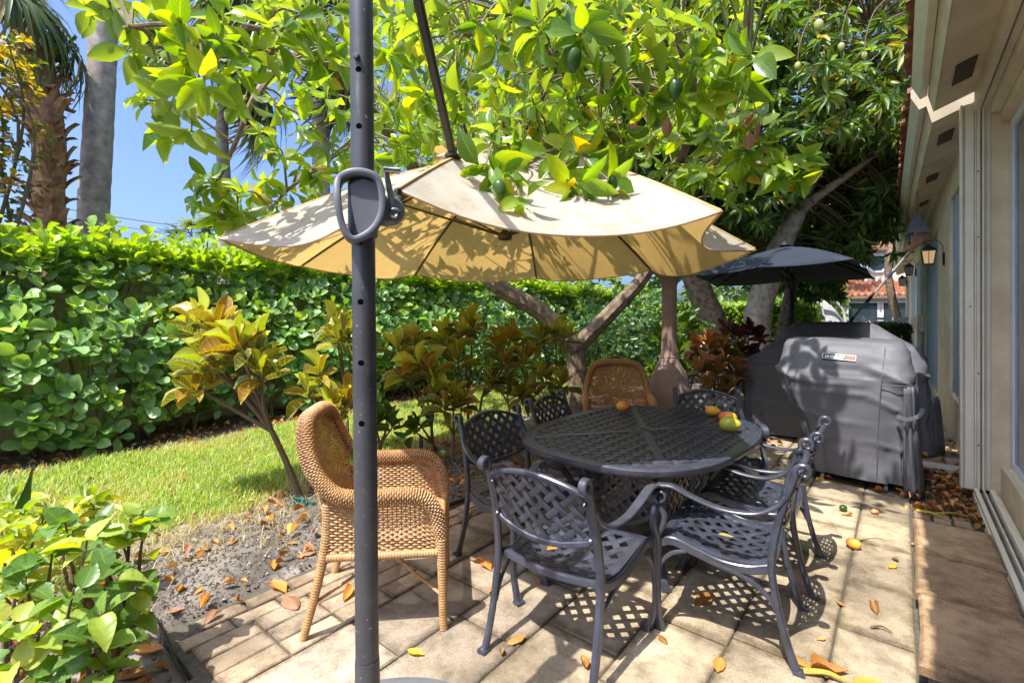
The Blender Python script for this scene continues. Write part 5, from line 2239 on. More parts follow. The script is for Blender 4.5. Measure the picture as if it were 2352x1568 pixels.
avo = thing('avocado_tree', at(1322, 950, 0), 0, 'avocado tree with a forked leaning trunk, big bright leaves over the beige umbrella', 'tree')
base = Vector(avo.location)
fork = Vector((base.x, base.y, 0.98))
m = MB()
skel = []
P = limb(m, [base, base + Vector((0.02, 0, .5)), fork], 0.17, 0.13, 12)
LW = [fork, atd(1240, 715, 7.1), atd(1135, 650, 7.05), atd(1060, 560, 7.0), atd(960, 400, 6.5), atd(840, 240, 5.4), atd(700, 100, 4.3), atd(560, 60, 3.4)]
RW = [fork, atd(1400, 720, 7.2), atd(1480, 632, 7.15), atd(1530, 520, 7.0), atd(1560, 380, 6.2), atd(1600, 250, 5.0), atd(1560, 100, 4.1)]
skel += limb(m, LW, 0.16, 0.022)
skel += limb(m, RW, 0.135, 0.024)
for br in ([LW[3], atd(1090, 420, 6.6), atd(1050, 200, 5.2), atd(1080, 60, 3.8)],
           [LW[3], atd(1150, 400, 6.4), atd(1250, 220, 4.8), atd(1320, 60, 3.5)],
           [RW[3], atd(1450, 400, 6.3), atd(1370, 280, 5.0), atd(1260, 120, 3.6), atd(1190, 40, 3.0)],
           [RW[4], atd(1640, 390, 4.4), atd(1720, 370, 3.9), atd(1800, 400, 3.5)],
           [RW[5], atd(1660, 200, 3.8), atd(1720, 150, 3.2)],
           [LW[5], atd(800, 330, 4.4), atd(700, 400, 3.9), atd(620, 480, 3.5)],
           [LW[6], atd(640, 150, 3.0), atd(520, 100, 2.6), atd(400, 60, 2.4), atd(300, 60, 2.4)],
           [LW[6], atd(600, 200, 3.2), atd(540, 330, 3.2), atd(500, 420, 3.2)],
           [RW[5], atd(1480, 200, 3.7), atd(1400, 180, 3.1), atd(1310, 70, 2.6)],
           [atd(1370, 280, 5.0), atd(1330, 320, 4.2), atd(1260, 370, 3.3), atd(1180, 390, 3.0)]):
    skel += limb(m, br, 0.030, 0.009, 7)
wood = m.build('trunk', M['bark'], avo, world=True)
LV = Leaves()
TW = MB()


def avo_col(t):
    k = random.random()
    if k < 0.05:
        return jitc((0.46, 0.33, 0.045), 0.2)
    if k < 0.50:
        return jitc((0.25, 0.37, 0.05), 0.2)
    return jitc((0.12, 0.23, 0.042), 0.25)


near = [(330, 40, 2.5), (300, 110, 2.6), (420, 60, 2.3), (360, 150, 2.6), (430, 140, 2.4), (500, 90, 2.4), (470, 190, 2.3), (400, 230, 2.6), (330, 230, 2.9), (540, 180, 2.6), (580, 110, 2.5), (640, 60, 2.6), (560, 240, 2.8), (440, 300, 2.6), (390, 300, 2.9),
        (250, 20, 2.6), (200, 15, 2.7), (520, 30, 2.5), (640, 120, 2.8), (690, 30, 2.6), (760, 20, 2.5), (730, 70, 2.7), (760, 130, 2.8),
        (640, 250, 3.2), (700, 210, 3.2), (760, 250, 3.3), (690, 300, 3.4), (760, 330, 3.4), (640, 340, 3.5), (720, 390, 3.6), (600, 300, 3.4), (780, 400, 3.5), (680, 440, 3.7), (600, 420, 3.6), (640, 470, 3.6),
        (480, 410, 3.1), (450, 450, 3.1), (520, 450, 3.2), (500, 490, 3.2), (545, 500, 3.3), (560, 440, 3.4),
        (900, 40, 2.9), (960, 60, 2.8), (1030, 30, 2.8), (1100, 60, 2.7), (1160, 30, 2.6), (1230, 60, 2.5), (1290, 20, 2.6), (1340, 70, 2.5), (1410, 40, 2.6), (1470, 60, 2.8), (1540, 40, 2.8), (1600, 60, 2.9), (1400, 110, 2.7), (1330, 140, 2.7), (1240, 120, 2.8), (1140, 110, 2.9), (1050, 100, 3.0), (980, 130, 3.1), (900, 130, 3.2), (1460, 150, 2.9), (1530, 130, 2.9), (1600, 150, 2.9), (1660, 130, 2.8), (1720, 130, 2.7), (1690, 190, 2.9), (1620, 220, 3.0), (1560, 230, 3.0), (1490, 240, 3.0), (1420, 230, 3.0), (1380, 300, 3.1), (1440, 310, 3.0), (1300, 230, 3.1), (1220, 220, 3.2), (1130, 200, 3.3), (1050, 210, 3.4), (970, 230, 3.5), (900, 240, 3.6), (1500, 320, 3.3), (1560, 300, 3.3), (1280, 310, 3.3), (1200, 290, 3.4), (1100, 290, 3.6), (1000, 310, 3.8), (920, 330, 3.8), (1620, 320, 3.5), (1680, 300, 3.4), (1740, 270, 3.3),
        (1700, 340, 3.5), (1760, 330, 3.4), (1800, 370, 3.3), (1850, 360, 3.3), (1840, 410, 3.3), (1780, 410, 3.4), (1720, 400, 3.6), (1640, 400, 3.8), (1680, 440, 3.8), (1600, 410, 4.0), (1590, 460, 4.0)]
def cloth_at(x, y):
    """the beige canopy's nearest point along a sight line"""
    best = None
    for k in (0, 1, 7):
        for s_ in np.linspace(0, 1, 15):
            for t_ in np.linspace(.2, 1, 25):
                p = canopy_pt(k, s_, t_)
                X, Y, d = in_view(p)
                e_ = abs(X - x) + abs(Y - y)
                if best is None or e_ < best[0]:
                    best = (e_, p)
    return best[1]


tips_a = [(atd(x, y, d), 1.0) for x, y, d in near]
for x, y, up in ((1140, 385, .18), (1165, 430, .10), (1110, 425, .08), (1185, 465, .03), (1245, 345, .28), (1290, 400, .10), (1360, 405, .12), (1400, 425, .06), (1335, 435, .04), (1290, 345, .3), (1205, 400, .16), (1145, 355, .26), (1440, 395, .14), (1385, 375, .2), (1320, 380, .2)):
    tips_a.append((cloth_at(x, y + 14) + Vector((.02, -.05, up)), 1.0))
for _ in range(330):
    d = random.uniform(3.9, 7.4)
    x = random.uniform(560, 1720) if d > 4.6 else random.uniform(820, 1680)
    y = random.uniform(-60, 500 if x < 900 else 470)
    if x < 800 and y > 180 and random.random() < 0.8:
        continue
    q = atd(x, y, d)
    rho = (q - U0).xy.length
    if rho < 2.35 and q.z < EYE + K * (0.93 - 0.61 * (rho / 2.13) ** 1.12) + 0.16:
        continue
    tips_a.append((q, 1.05))
for _ in range(34):
    x, y, d = random.uniform(800, 1700), random.uniform(-420, -20), random.uniform(2.4, 5.5)
    tips_a.append((atd(x, y, d), 1.0))
for _ in range(16):
    tips_a.append((Vector((random.uniform(-1.5, -.1), random.uniform(2.5, 3.7), random.uniform(3.9, 4.7))), 1.05))
for q, sc in tips_a:
    nb = nearest(skel, q)
    out = (q - nb)
    ax = out.normalized() * 0.7 + Vector((random.uniform(-.3, .3), random.uniform(-.5, .1), random.uniform(-.25, .65)))
    mid = nb.lerp(q, 0.55) + Vector((0, 0, 0.05 + 0.1 * out.length)) + rv(0.04)
    if out.length < 1.6:
        TW.tube(cr([nb, mid, q], 3), [0.011, 0.004], 5, cap=False)
    else:
        TW.tube(cr([nb.lerp(q, 0.5), nb.lerp(q, .8) + rv(0.05), q], 3), [0.008, 0.004], 5, cap=False)
    sc *= random.uniform(.72, 1.18)
    LV.whorl(q, ax, random.randint(7, 11), 0.165 * sc, 0.076 * sc, avo_col, 30, 105, 0.34, jit=0.35, var=0.28, spread=0.025)
LV.build(avo, T_AVO, M['leaf_avo'])
TW.build('twigs', M['stem'], avo, world=True)['kind'] = 'stuff'
av_me = fruit_mesh('avocado', 0.068, 0.046, 0.046, M['fruit_dark'], 0.2)
for (x, y, d, s_) in ((1315, 138, 2.55, 1.05), (1550, 205, 2.85, 0.95), (1245, 95, 2.6, 0.8), (1822, 455, 3.3, 0.6), (1110, 70, 2.9, 0.8)):
    p = atd(x, y, d)
    Mx = Matrix.Translation(p - base) @ Matrix.Rotation(random.uniform(0, 6), 4, 'Z') @ Matrix.Rotation(PI / 2 + random.uniform(-.2, .2), 4, 'Y') @ Matrix.Scale(s_, 4)
    child('avocado', av_me, avo, Mx)
for (x, y, s_) in ((1158, 478, .62), (1405, 455, .55)):
    p = cloth_at(x, y) + Vector((0, -.03, .075))
    child('avocado', av_me, avo, Matrix.Translation(p - base) @ Matrix.Rotation(random.uniform(0, 6), 4, 'Z') @ Matrix.Rotation(1.2, 4, 'Y') @ Matrix.Scale(s_, 4))
dm = [raw_mesh('dry_leaf', *T_DRY[k][:2], T_DRY[k][2], np.tile((0.30, 0.14, 0.07), (len(T_DRY[k][0]), 1)), M['leaf_dry']) for k in range(4)]
for i, (x, y, d) in enumerate(((1535, 255, 2.9), (1745, 265, 2.95), (1735, 240, 3.0), (1720, 290, 3.05), (1460, 260, 3.4))):
    p = atd(x, y + 10, d)
    Mx = Matrix.Translation(p - base) @ Matrix.Rotation(random.uniform(0, 6), 4, 'Z') @ Matrix.Rotation(-PI / 2 + random.uniform(-.3, .3), 4, 'X') @ Matrix.Diagonal((0.038, 0.13, 0.08, 1))
    child('dry_leaf', dm[i % 4], avo, Mx)


# mango trees behind
def clear_trunk(q):
    """the mango's trunk stands clear of its skirt of leaves"""
    a = (q - mb_).xy
    along = a.x * SN - a.y * CS
    across = abs(a.x * CS + a.y * SN - 0.45)
    return not (q.z < 4.15 and along > -0.5 and across < 0.85)


def crown(LVc, TWc, c, rad, n, skelp, leafL, leafW, colf, per=(9, 13), shell=0.35, ok=None):
    k = 0
    while k < n:
        v = rv()
        l = v.length
        if l > 1 or l < shell * random.random():
            continue
        q = Vector((c[0] + v.x * rad[0], c[1] + v.y * rad[1], c[2] + v.z * rad[2]))
        lump = mnoise.noise(q * 0.9 + Vector((3, 1, 7)))
        if lump < -0.12 and random.random() < 0.75:
            continue
        if (q.x > -0.08 and q.z < 3.75 + 0.35 * max(0, q.x)) or q.x > 1.6 or (ok and not ok(q)):
            k += 1
            continue
        k += 1
        ax = Vector((v.x * .6, v.y * .6, 0.35 + v.z * .4)) + rv(.35)
        LVc.whorl(q, ax, random.randint(*per), leafL, leafW, colf, 40, 110, 0.55, jit=0.3, var=0.25, spread=0.03)
        if skelp:
            nb = nearest(skelp, q)
            if (nb - q).length < 2.2 and random.random() < 0.6:
                TWc.tube(cr([nb, nb.lerp(q, .5) + Vector((0, 0, .1)) + rv(.08), q], 3), [0.016, 0.004], 4, cap=False)


def mango_col(t):
    k = random.random()
    if k < 0.04:
        return jitc((0.36, 0.26, 0.05), 0.2)
    if k < 0.25:
        return jitc((0.20, 0.29, 0.06), 0.2)
    return jitc((0.088, 0.165, 0.048), 0.25)


man = thing('mango_tree', at(1742, 892, 0), 0, 'tall mango tree with a pale grey trunk and dark hanging leaves beside the roof', 'tree')
mb_ = Vector(man.location)
m = MB()
T1 = [mb_, atd(1738, 740, 9.45), atd(1765, 640, 9.35), atd(1795, 560, 9.2), atd(1830, 480, 9.0)]
sk = limb(m, T1, 0.27, 0.19, 14)
B1 = [T1[-1], atd(1865, 410, 8.8), atd(1930, 330, 8.4), atd(1980, 220, 8.0), atd(2000, 60, 7.8)]
B2 = [T1[-1], atd(1835, 400, 9.1), atd(1845, 280, 9.2), atd(1880, 180, 9.2), atd(1900, 20, 9.2)]
B3 = [atd(1822, 500, 9.05), atd(1880, 450, 8.7), atd(1950, 400, 8.3), atd(2030, 340, 8.1)]
B4 = [atd(1830, 470, 9.0), atd(1780, 380, 9.2), atd(1680, 260, 9.3), atd(1600, 120, 9.3)]
for b_, r in ((B1, .15), (B2, .15), (B3, .10), (B4, .12)):
    sk += limb(m, b_, r, 0.03, 9)
m.build('trunk', M['trunk'], man, world=True)
LV, TW = Leaves(), MB()
cc = atd(1830, 240, 9.0)
crown(LV, TW, cc, (2.9, 2.6, 2.7), 1250, sk, 0.235, 0.058, mango_col, ok=lambda q: q.z > 2.25 and clear_trunk(q))
c2 = atd(1960, 400, 8.6)
crown(LV, TW, c2, (1.3, 1.5, 1.8), 520, sk, 0.225, 0.056, mango_col, ok=lambda q: q.z > 2.0 and clear_trunk(q))
c2 = atd(1690, 470, 9.8)
crown(LV, TW, c2, (1.3, 1.4, 0.9), 240, sk, 0.225, 0.056, mango_col)
LV.build(man, T_MANGO, M['leaf_mango'])
TW.build('twigs', M['twig'], man, world=True)['kind'] = 'stuff'
pm_ = fruit_mesh('mango', 0.062, 0.046, 0.046, M['fruit_pale'], 0.1)
ST = MB()
for (x, y, d, s_) in ((1880, 58, 5.9, 1.0), (1932, 108, 6.2, 0.75), (1985, 128, 6.6, 0.7), (1832, 152, 6.5, 0.75)):
    p = atd(x, y, d)
    child('mango', pm_, man, Matrix.Translation(p - mb_) @ Matrix.Rotation(1.6, 4, 'Y') @ Matrix.Scale(s_ * 1.15, 4))
    ST.tube(cr([p + Vector((0, 0, .06)), p + Vector((.02, .02, .28)), p + Vector((.1, .15, .62)), p + Vector((.25, .4, .9))], 4), [0.005, 0.01], 5)
ST.build('fruit_stalk', M['twig'], man, world=True)

br_ = thing('mango_tree', at(1632, 880, 0), 0, 'brown-barked mango tree behind the heater, crown merging above the avocado', 'tree')
m = MB()
b0 = Vector(br_.location)
T2 = [b0, atd(1640, 760, 10.2), atd(1612, 680, 10.2), atd(1590, 620, 10.2), atd(1560, 520, 10.1), atd(1545, 420, 10.0)]
sk = limb(m, T2, 0.30, 0.22, 12)
for b_ in ([T2[-1], atd(1480, 300, 9.8), atd(1380, 180, 9.8), atd(1250, 80, 9.8)], [T2[-1], atd(1560, 300, 10), atd(1580, 150, 10), atd(1560, 0, 10)], [T2[-2], atd(1440, 470, 10.2), atd(1300, 400, 10.4), atd(1150, 330, 10.5), atd(1000, 260, 10.6)]):
    sk += limb(m, b_, 0.14, 0.03, 8)
m.build('trunk', M['bark'], br_, world=True)
LV, TW = Leaves(), MB()
crown(LV, TW, atd(1450, 170, 10.3), (3.1, 2.0, 2.7), 820, sk, 0.25, 0.066, mango_col, ok=lambda q: q.z > 2.3)
crown(LV, TW, atd(1560, 420, 10.6), (1.8, 1.6, 1.3), 330, sk, 0.25, 0.066, mango_col, ok=lambda q: q.z > 2.3)
LV.build(br_, T_MANGO, M['leaf_mango'])
TW.build('twigs', M['twig'], br_, world=True)['kind'] = 'stuff'

far_m = thing('broadleaf_tree', atd(1790, 880, 11.4), 0, 'leafy tree low beyond the navy umbrella, its foliage hanging near the far roof', 'tree')
far_m.location.z = 0
f0 = Vector(far_m.location)
m = MB()
sk = limb(m, [f0, f0 + Vector((.1, 0, 1.2)), f0 + Vector((.3, .1, 2.6)), f0 + Vector((.2, .3, 4.2))], 0.2, 0.07, 9)
m.build('trunk', M['bark'], far_m, world=True)
LV, TW = Leaves(), MB()


def far_col(t):
    return jitc((0.12, 0.21, 0.04), 0.25) if random.random() < 0.5 else jitc((0.06, 0.12, 0.03), 0.25)




def open_gap(q):
    """the neighbour's house shows in a gap beside the eaves"""
    x, y, d = in_view(q)
    return q.z > 1.85 and not (x > 1935 and y > 590) and not (x > 1985 and y > 540)


crown(LV, TW, atd(1890, 575, 11.4), (1.6, 1.3, 1.2), 560, sk, 0.20, 0.06, far_col, ok=open_gap)
crown(LV, TW, atd(1860, 470, 11.8), (2.0, 1.4, 1.5), 380, sk, 0.22, 0.06, far_col, ok=open_gap)
LV.build(far_m, T_MANGO, M['leaf_mango'], top=200)

# brown trunk by the far eave
t = thing('leaning_tree', atd(2062, 900, 19), 0, 'bare brown trunk curving up in front of the neighbouring house', 'tree')
t.location.z = 0
f1 = Vector(t.location)
m = MB()
limb(m, [f1 + Vector((.2, 0, 0)), atd(2062, 740, 19), atd(2048, 680, 19), atd(2040, 620, 19), atd(2046, 570, 19), atd(2062, 500, 19.5)], 0.18, 0.10, 10)
m.build('trunk', M['bark'], t, world=True)


# ------------------------------------------------------------------ palms
def frond_mesh(name, n=34, span=240, L=0.85, W=0.026, pet=0.9, droop=0.5, col=(0.06, 0.10, 0.03), seed=1):
    rnd = random.Random(seed)
    V, F4, F3, UV, C = [], [], [], [], []
    # petiole along +Y, then a costapalmate fan of stiff, hanging segments
    for k in range(n):
        a = R(-span / 2 + span * k / (n - 1))
        l = L * (0.75 + 0.25 * math.cos(a * 0.75)) * rnd.uniform(0.85, 1.1)
        d = Vector((math.sin(a), math.cos(a), 0.12 * rnd.uniform(-1, 1) + 0.18 * abs(math.sin(a))))
        s_ = Vector((math.cos(a), -math.sin(a), 0)) * W
        p0 = Vector((0, pet, 0)) + Vector((0, 0.10, 0)) * math.cos(a)
        b = len(V)
        dr = droop * rnd.uniform(0.5, 1.4)
        for (q, w) in ((0.03, 0.35), (0.35, 1.0), (0.7, 0.7)):
            c = p0 + d * (l * q) + Vector((0, 0, -dr * l * q ** 2.2))
            V += [c - s_ * w + Vector((0, 0, .012 * w)), c, c + s_ * w + Vector((0, 0, .012 * w))]
            UV += [(-1, q), (0, q), (1, q)]
        V.append(p0 + d * (l * 0.97) + Vector((0, 0, -dr * l)))
        UV.append((0, 1))
        cc_ = jitc(col, 0.3)
        if rnd.random() < 0.12:
            cc_ = jitc((0.32, 0.25, 0.10), 0.2)
        C += [cc_] * 10
        for r_ in (0, 3):
            F4 += [(b + r_, b + r_ + 1, b + r_ + 4, b + r_ + 3), (b + r_ + 1, b + r_ + 2, b + r_ + 5, b + r_ + 4)]
        F3 += [(b + 6, b + 7, b + 9), (b + 7, b + 8, b + 9)]
    b = len(V)
    for i in range(7):
        q = i / 6
        c = Vector((0, (pet + 0.1) * q, 0.02 * math.sin(PI * q)))
        w = 0.022 * (1 - 0.5 * q)
        V += [c + Vector((-w, 0, 0)), c + Vector((0, 0, -w)), c + Vector((w, 0, 0)), c + Vector((0, 0, w * .5))]
        UV += [(-.5, 0), (-.5, 0), (.5, 0), (.5, 0)]
        C += [(0.12, 0.15, 0.04)] * 4
    for i in range(6):
        for k in range(4):
            k2 = (k + 1) % 4
            F4.append((b + i * 4 + k, b + i * 4 + k2, b + i * 4 + 4 + k2, b + i * 4 + 4 + k))
    return raw_mesh2(name, np.array([tuple(v) for v in V]), [(4, np.array(F4)), (3, np.array(F3))], np.array(UV), np.array(C), M['leaf_palm'])


FR_ = [frond_mesh('frond', seed=s_, droop=dr) for s_, dr in ((1, 0.35), (2, 0.6), (3, 0.9), (4, 0.5))]


def palm(root, pts, r0, r1, mat, nf, scale, el=(-60, 70), rings=True, boots=0):
    m = MB()
    P = cr(pts, 10)
    rr = [q * (1 + (0.025 * math.sin(i * 2.6) if rings else 0.05 * mnoise.noise(p * 6))) for i, (p, q) in enumerate(zip(P, np.linspace(r0, r1, len(P))))]
    m.tube(P, rr, 16)
    m.build('trunk', mat, root, world=True)
    top = P[-1]
    for k in range(nf):
        az = 2.39996 * k + random.uniform(-.3, .3)
        e = R(el[0] + (el[1] - el[0]) * ((k * 0.618) % 1))
        Mx = Matrix.Translation(top - org(root) + Vector((0, 0, 0.1 * math.sin(e)))) @ Matrix.Rotation(az, 4, 'Z') @ Matrix.Rotation(e, 4, 'X') @ Matrix.Rotation(random.uniform(-.4, .4), 4, 'Y') @ Matrix.Scale(scale * random.uniform(.85, 1.15), 4)
        child('frond', FR_[k % 4], root, Mx)
    return P


p1 = [atd(118, 560, 6.7), atd(112, 450, 6.7), atd(112, 320, 6.7), atd(85, 150, 6.75), atd(40, 0, 6.8), atd(20, -70, 6.8)]
t = thing('boot_palm', (p1[0].x, p1[0].y, 0), 0, 'rough-trunked fan palm with split brown leaf bases behind the hedge', 'palm')
P = palm(t, [Vector((p1[0].x, p1[0].y, 0))] + p1, 0.165, 0.20, M['boot'], 17, 1.0, (-62, 50), False)
bm_ = MB()
rows = []
for q in np.linspace(0, 1, 6):
    w = 0.075 * (1 - 0.75 * q)
    rows.append([(-w, 0.02 + 0.09 * q * q + 0.02, q), (0, 0.045 + 0.10 * q * q + 0.02, q), (w, 0.02 + 0.09 * q * q + 0.02, q)])
bm_.grid(rows)
rows2 = [[(x, y - 0.02, z) for x, y, z in r_] for r_ in rows]
bm_.grid(rows2, flip=True)
boot_me = bm_.mesh('leaf_base')
boot_me.materials.append(M['boot'])
for i in range(150):
    q = random.random()
    zq = random.uniform(2.2, 5.6)
    c = min(P, key=lambda p: abs(p.z - zq))
    a = random.uniform(0, 2 * PI)
    L_ = random.uniform(0.10, 0.30) if random.random() < 0.8 else random.uniform(.3, .55)
    Mx = Matrix.Translation(Vector((c.x, c.y, zq)) - org(t) + Vector((math.cos(a), math.sin(a), 0)) * 0.125) @ Matrix.Rotation(a - PI / 2, 4, 'Z') @ Matrix.Rotation(random.uniform(-.5, .1) + (2.4 if L_ > .3 else 0), 4, 'X') @ Matrix.Diagonal((1.2, 1.0, L_, 1))
    child('leaf_base', boot_me, t, Mx)

t = thing('smooth_palm', atd(214, 900, 7.4), 0, 'tall palm with a smooth pale grey ringed trunk behind the hedge', 'palm')
t.location.z = 0
palm(t, [Vector(t.location), atd(214, 535, 7.4), atd(226, 300, 7.4), atd(238, 60, 7.4), atd(246, -250, 7.4)], 0.215, 0.165, M['palmbark'], 0, 1)
t = thing('slender_palm', atd(516, 850, 12.5), 0, 'slender fan palm whose dark crown spreads behind the avocado branch', 'palm')
t.location.z = 0
palm(t, [Vector(t.location), atd(516, 460, 12.5), atd(510, 300, 12.5), atd(520, 150, 12.5)], 0.17, 0.13, M['palmbark'], 34, 1.35, (-70, 75))
t = thing('fan_palm', atd(740, 850, 10.5), 0, 'fan palm with a broad crown of drooping fronds above the post', 'palm')
t.location.z = 0
palm(t, [Vector(t.location), atd(738, 460, 10.5), atd(735, 250, 10.5), atd(715, 70, 10.5)], 0.20, 0.16, M['palmbark'], 36, 1.35, (-75, 75))

# yellow-tipped shrub tree at the far left
t = thing('yellow_shrub', atd(-40, 900, 5.3), 0, 'yellow-tipped small-leaved shrub rising over the hedge by the rough palm', 'shrub')
t.location.z = 0
y0 = Vector(t.location)
m = MB()
for k in range(5):
    limb(m, [y0 + Vector((random.uniform(-.15, .15), random.uniform(-.15, .15), 0)), y0 + Vector((random.uniform(-.3, .3), random.uniform(-.3, .3), 1.6)), y0 + Vector((random.uniform(-.5, .5), random.uniform(-.5, .5), 3.6)), y0 + Vector((random.uniform(-.5, .5), random.uniform(-.5, .5), 4.4))], 0.03, 0.006, 6)
m.build('trunk', M['twig'], t, world=True)
LV = Leaves()
for _ in range(650):
    z = random.uniform(1.9, 4.55)
    v = rv()
    q = y0 + Vector((v.x * .56, v.y * .56, z))
    if v.length > 1:
        continue
    k = random.random()
    warm_ = random.random() < (0.45 if z > 3.5 else 0.10)
    c = jitc((0.46, 0.34, 0.04), .2) if warm_ else (jitc((0.20, 0.06, 0.035), .3) if k < .2 and z < 3.4 else jitc((0.07, 0.10, 0.03), .3))
    LV.whorl(q, Vector((v.x, v.y, .7)), 7, 0.075, 0.055, c, 25, 100, .2)
LV.build(t, T_HEDGE, M['leaf_bush'])

# feathery sprig over the hedge
t = thing('feathery_tree', atd(455, 900, 7.8), 0, 'thin feathery sprigs poking above the hedge under the umbrella corner', 'tree')
t.location.z = 0
y0 = Vector(t.location)
m = MB()
sp = []
for (x, y) in ((395, 545), (430, 525), (470, 515), (500, 505), (620, 495), (480, 540), (640, 500), (590, 510)):
    q = atd(x, y, 7.8)
    P = limb(m, [y0 + Vector((0, 0, 1.2)), y0.lerp(q, .6) + Vector((0, 0, 1.1)), q], 0.012, 0.003, 5)
    sp.append(P)
m.build('trunk', M['twig'], t, world=True)
LV = Leaves()
for P in sp:
    for p in P[-6:]:
        for k in range(5):
            d = rv()
            d.z *= .4
            for j in range(9):
                q = p + d * (0.03 + .028 * j)
                for s_ in (-1, 1):
                    LV.add(q, d.cross(Vector((0, 0, 1))) * s_ + d * .3, (0, 0, 1), 0.035, 0.010, jitc((0.16, 0.24, 0.07), .2))
LV.build(t, T_FAR, M['leaf_far'], top=0)

# power lines
for i, (a, b, lab) in enumerate(((atd(-200, 412, 24), atd(640, 547, 24), 'upper black power line crossing the sky behind the palms'), (atd(-200, 438, 24.3), atd(660, 566, 24.3), 'lower black power line crossing the sky behind the palms'))):
    t = thing('power_line', a.lerp(b, .5), 0, lab, 'power line', 'power lines')
    m = MB()
    m.tube([a.lerp(b, q) + Vector((0, 0, -0.25 * math.sin(PI * q))) for q in np.linspace(0, 1, 14)], 0.028 if i == 0 else 0.02, 6)
    m.build('cable', M['dark'], t, world=True)


# ------------------------------------------------------------------ crotons
def croton(basep, tips_, label, kind='gold', name='croton', L=0.225, W=0.078, n=(10, 14), name_cat='shrub', grp=None, stem=0.016, fork=None):
    t = thing(name, basep, 0, label, name_cat, grp)
    t.location.z = 0
    b = Vector((basep[0], basep[1], 0.0))
    m = MB()
    LV = Leaves()
    own = random.uniform(.12, .55)                         # how bronzed this plant is
    fk = fork if fork is not None else b + Vector((0, 0, min(p.z for p in tips_) * 0.45)) + Vector((random.uniform(-.05, .05), random.uniform(-.05, .05), 0))
    m.tube(cr([b, b.lerp(fk, .5) + rv(.02), fk], 5), [stem * 1.35, stem], 7)
    if kind in ('gold', 'dark') and len(tips_) > 4:
        tips_ = tips_[:-max(1, len(tips_) // 4)]
    for q in tips_:
        md = fk.lerp(q, .5) + rv(.035)
        m.tube(cr([fk, md, q], 5), [stem * .85, stem * .5], 6)
        ax = (q - fk).normalized() * .5 + Vector((0, 0, 1)) + rv(.15)

        def colf(tt, q=q):
            k = random.random()
            if kind == 'gold':
                if tt < .4:
                    return jitc((0.46, 0.52, 0.07), .2) if k < .55 else jitc((0.24, 0.37, 0.06), .25)
                return jitc((0.34, 0.125, 0.035), .3) if k < own else (jitc((0.095, 0.16, 0.045), .3) if k < .85 else jitc((0.12, 0.075, 0.07), .25))
            if kind == 'dark':
                if tt < .4:
                    return jitc((0.36, 0.42, 0.07), .25) if k < .5 else jitc((0.17, 0.27, 0.055), .25)
                return jitc((0.075, 0.13, 0.04), .3) if k > own else jitc((0.36, 0.13, 0.04), .3)
            if kind == 'red':
                if tt < .4:
                    return jitc((0.48, 0.17, 0.08), .25) if k < .5 else jitc((0.40, 0.34, 0.11), .2)
                return jitc((0.14, 0.06, 0.035), .3) if k < .35 else jitc((0.08, 0.11, 0.04), .3)
            if kind == 'maroon':
                return jitc((0.035, 0.03, 0.02), .3) if k < .7 else jitc((0.14, 0.045, 0.025), .3)
            return jitc((0.065, 0.125, 0.03), .25)
        LV.whorl(q, ax, random.randint(*n), L, W, colf, 10, 96, .12, jit=.3, var=.25, spread=.012)
    m.build('stem', M['twig'], t, world=True)
    LV.build(t, T_CROT, {'gold': M['leaf_crot'], 'dark': M['leaf_crot'], 'red': M['leaf_red'], 'maroon': M['leaf_red'], 'green': M['leaf_bush']}[kind])
    return t


GC = 'crotons along the lawn'
croton(at(690, 1142), [atd(x, y, d) for x, y, d in ((455, 745, 3.9), (500, 755, 3.8), (545, 790, 3.7), (470, 830, 3.7), (590, 800, 3.8), (600, 850, 3.75), (440, 880, 3.8), (520, 900, 3.7), (575, 745, 4.0))],
       'big golden croton on a leaning forked stem, left of the near wicker chair', 'gold', L=0.245, W=0.09, n=(15, 20), grp=GC, stem=0.021, fork=atd(625, 990, 3.85))
croton(at(800, 1035), [atd(x, y, d) for x, y, d in ((770, 745, 5.0), (800, 760, 5.0), (780, 775, 4.9))], 'tall dark orange croton tuft just left of the umbrella post', 'dark', L=0.24, W=0.085, grp=GC)
croton(at(752, 1030), [atd(x, y, d) for x, y, d in ((735, 850, 4.6), (705, 900, 4.6), (765, 930, 4.5), (800, 920, 4.5), (740, 960, 4.6))], 'low golden croton behind the near wicker chair back', 'gold', L=0.225, W=0.08, grp=GC)
croton(at(1000, 1045), [atd(x, y, d) for x, y, d in ((915, 790, 5.0), (950, 780, 5.1), (960, 835, 4.9), (990, 850, 4.9), (930, 860, 4.9), (1000, 900, 4.9), (900, 905, 4.9))], 'golden croton right of the umbrella post, with a bare bent stem', 'gold', L=0.23, W=0.08, grp=GC)
croton(at(1040, 1062), [atd(x, y, d) for x, y, d in ((1040, 905, 4.9), (1060, 925, 4.9), (1020, 930, 4.8))], 'small green-gold croton on a thin stem before the shaded cast chair', 'dark', L=0.2, W=0.07, grp=GC)
croton(at(1075, 1010), [atd(x, y, d) for x, y, d in ((1020, 775, 5.5), (1060, 760, 5.5), (1085, 745, 5.6), (1050, 820, 5.4), (1100, 800, 5.5))], 'tall yellow-green croton, second right of the umbrella post', 'gold', L=0.235, W=0.082, grp=GC)
croton(at(1100, 985), [atd(x, y, d) for x, y, d in ((1145, 790, 5.9), (1175, 775, 5.9), (1160, 830, 5.8), (1200, 830, 5.9))], 'rusty orange croton at the middle of the row before the avocado trunk', 'dark', L=0.235, W=0.08, grp=GC)
croton(at(1275, 960), [atd(x, y, d) for x, y, d in ((1240, 770, 6.3), (1275, 765, 6.4), (1295, 770, 6.2), (1250, 860, 6.2), (1290, 880, 6.2), (1230, 900, 6.2), (1310, 850, 6.3), (1210, 870, 6.2))], 'dark croton with curled tan tips at the avocado trunk foot', 'dark', L=0.24, W=0.082, grp=GC)
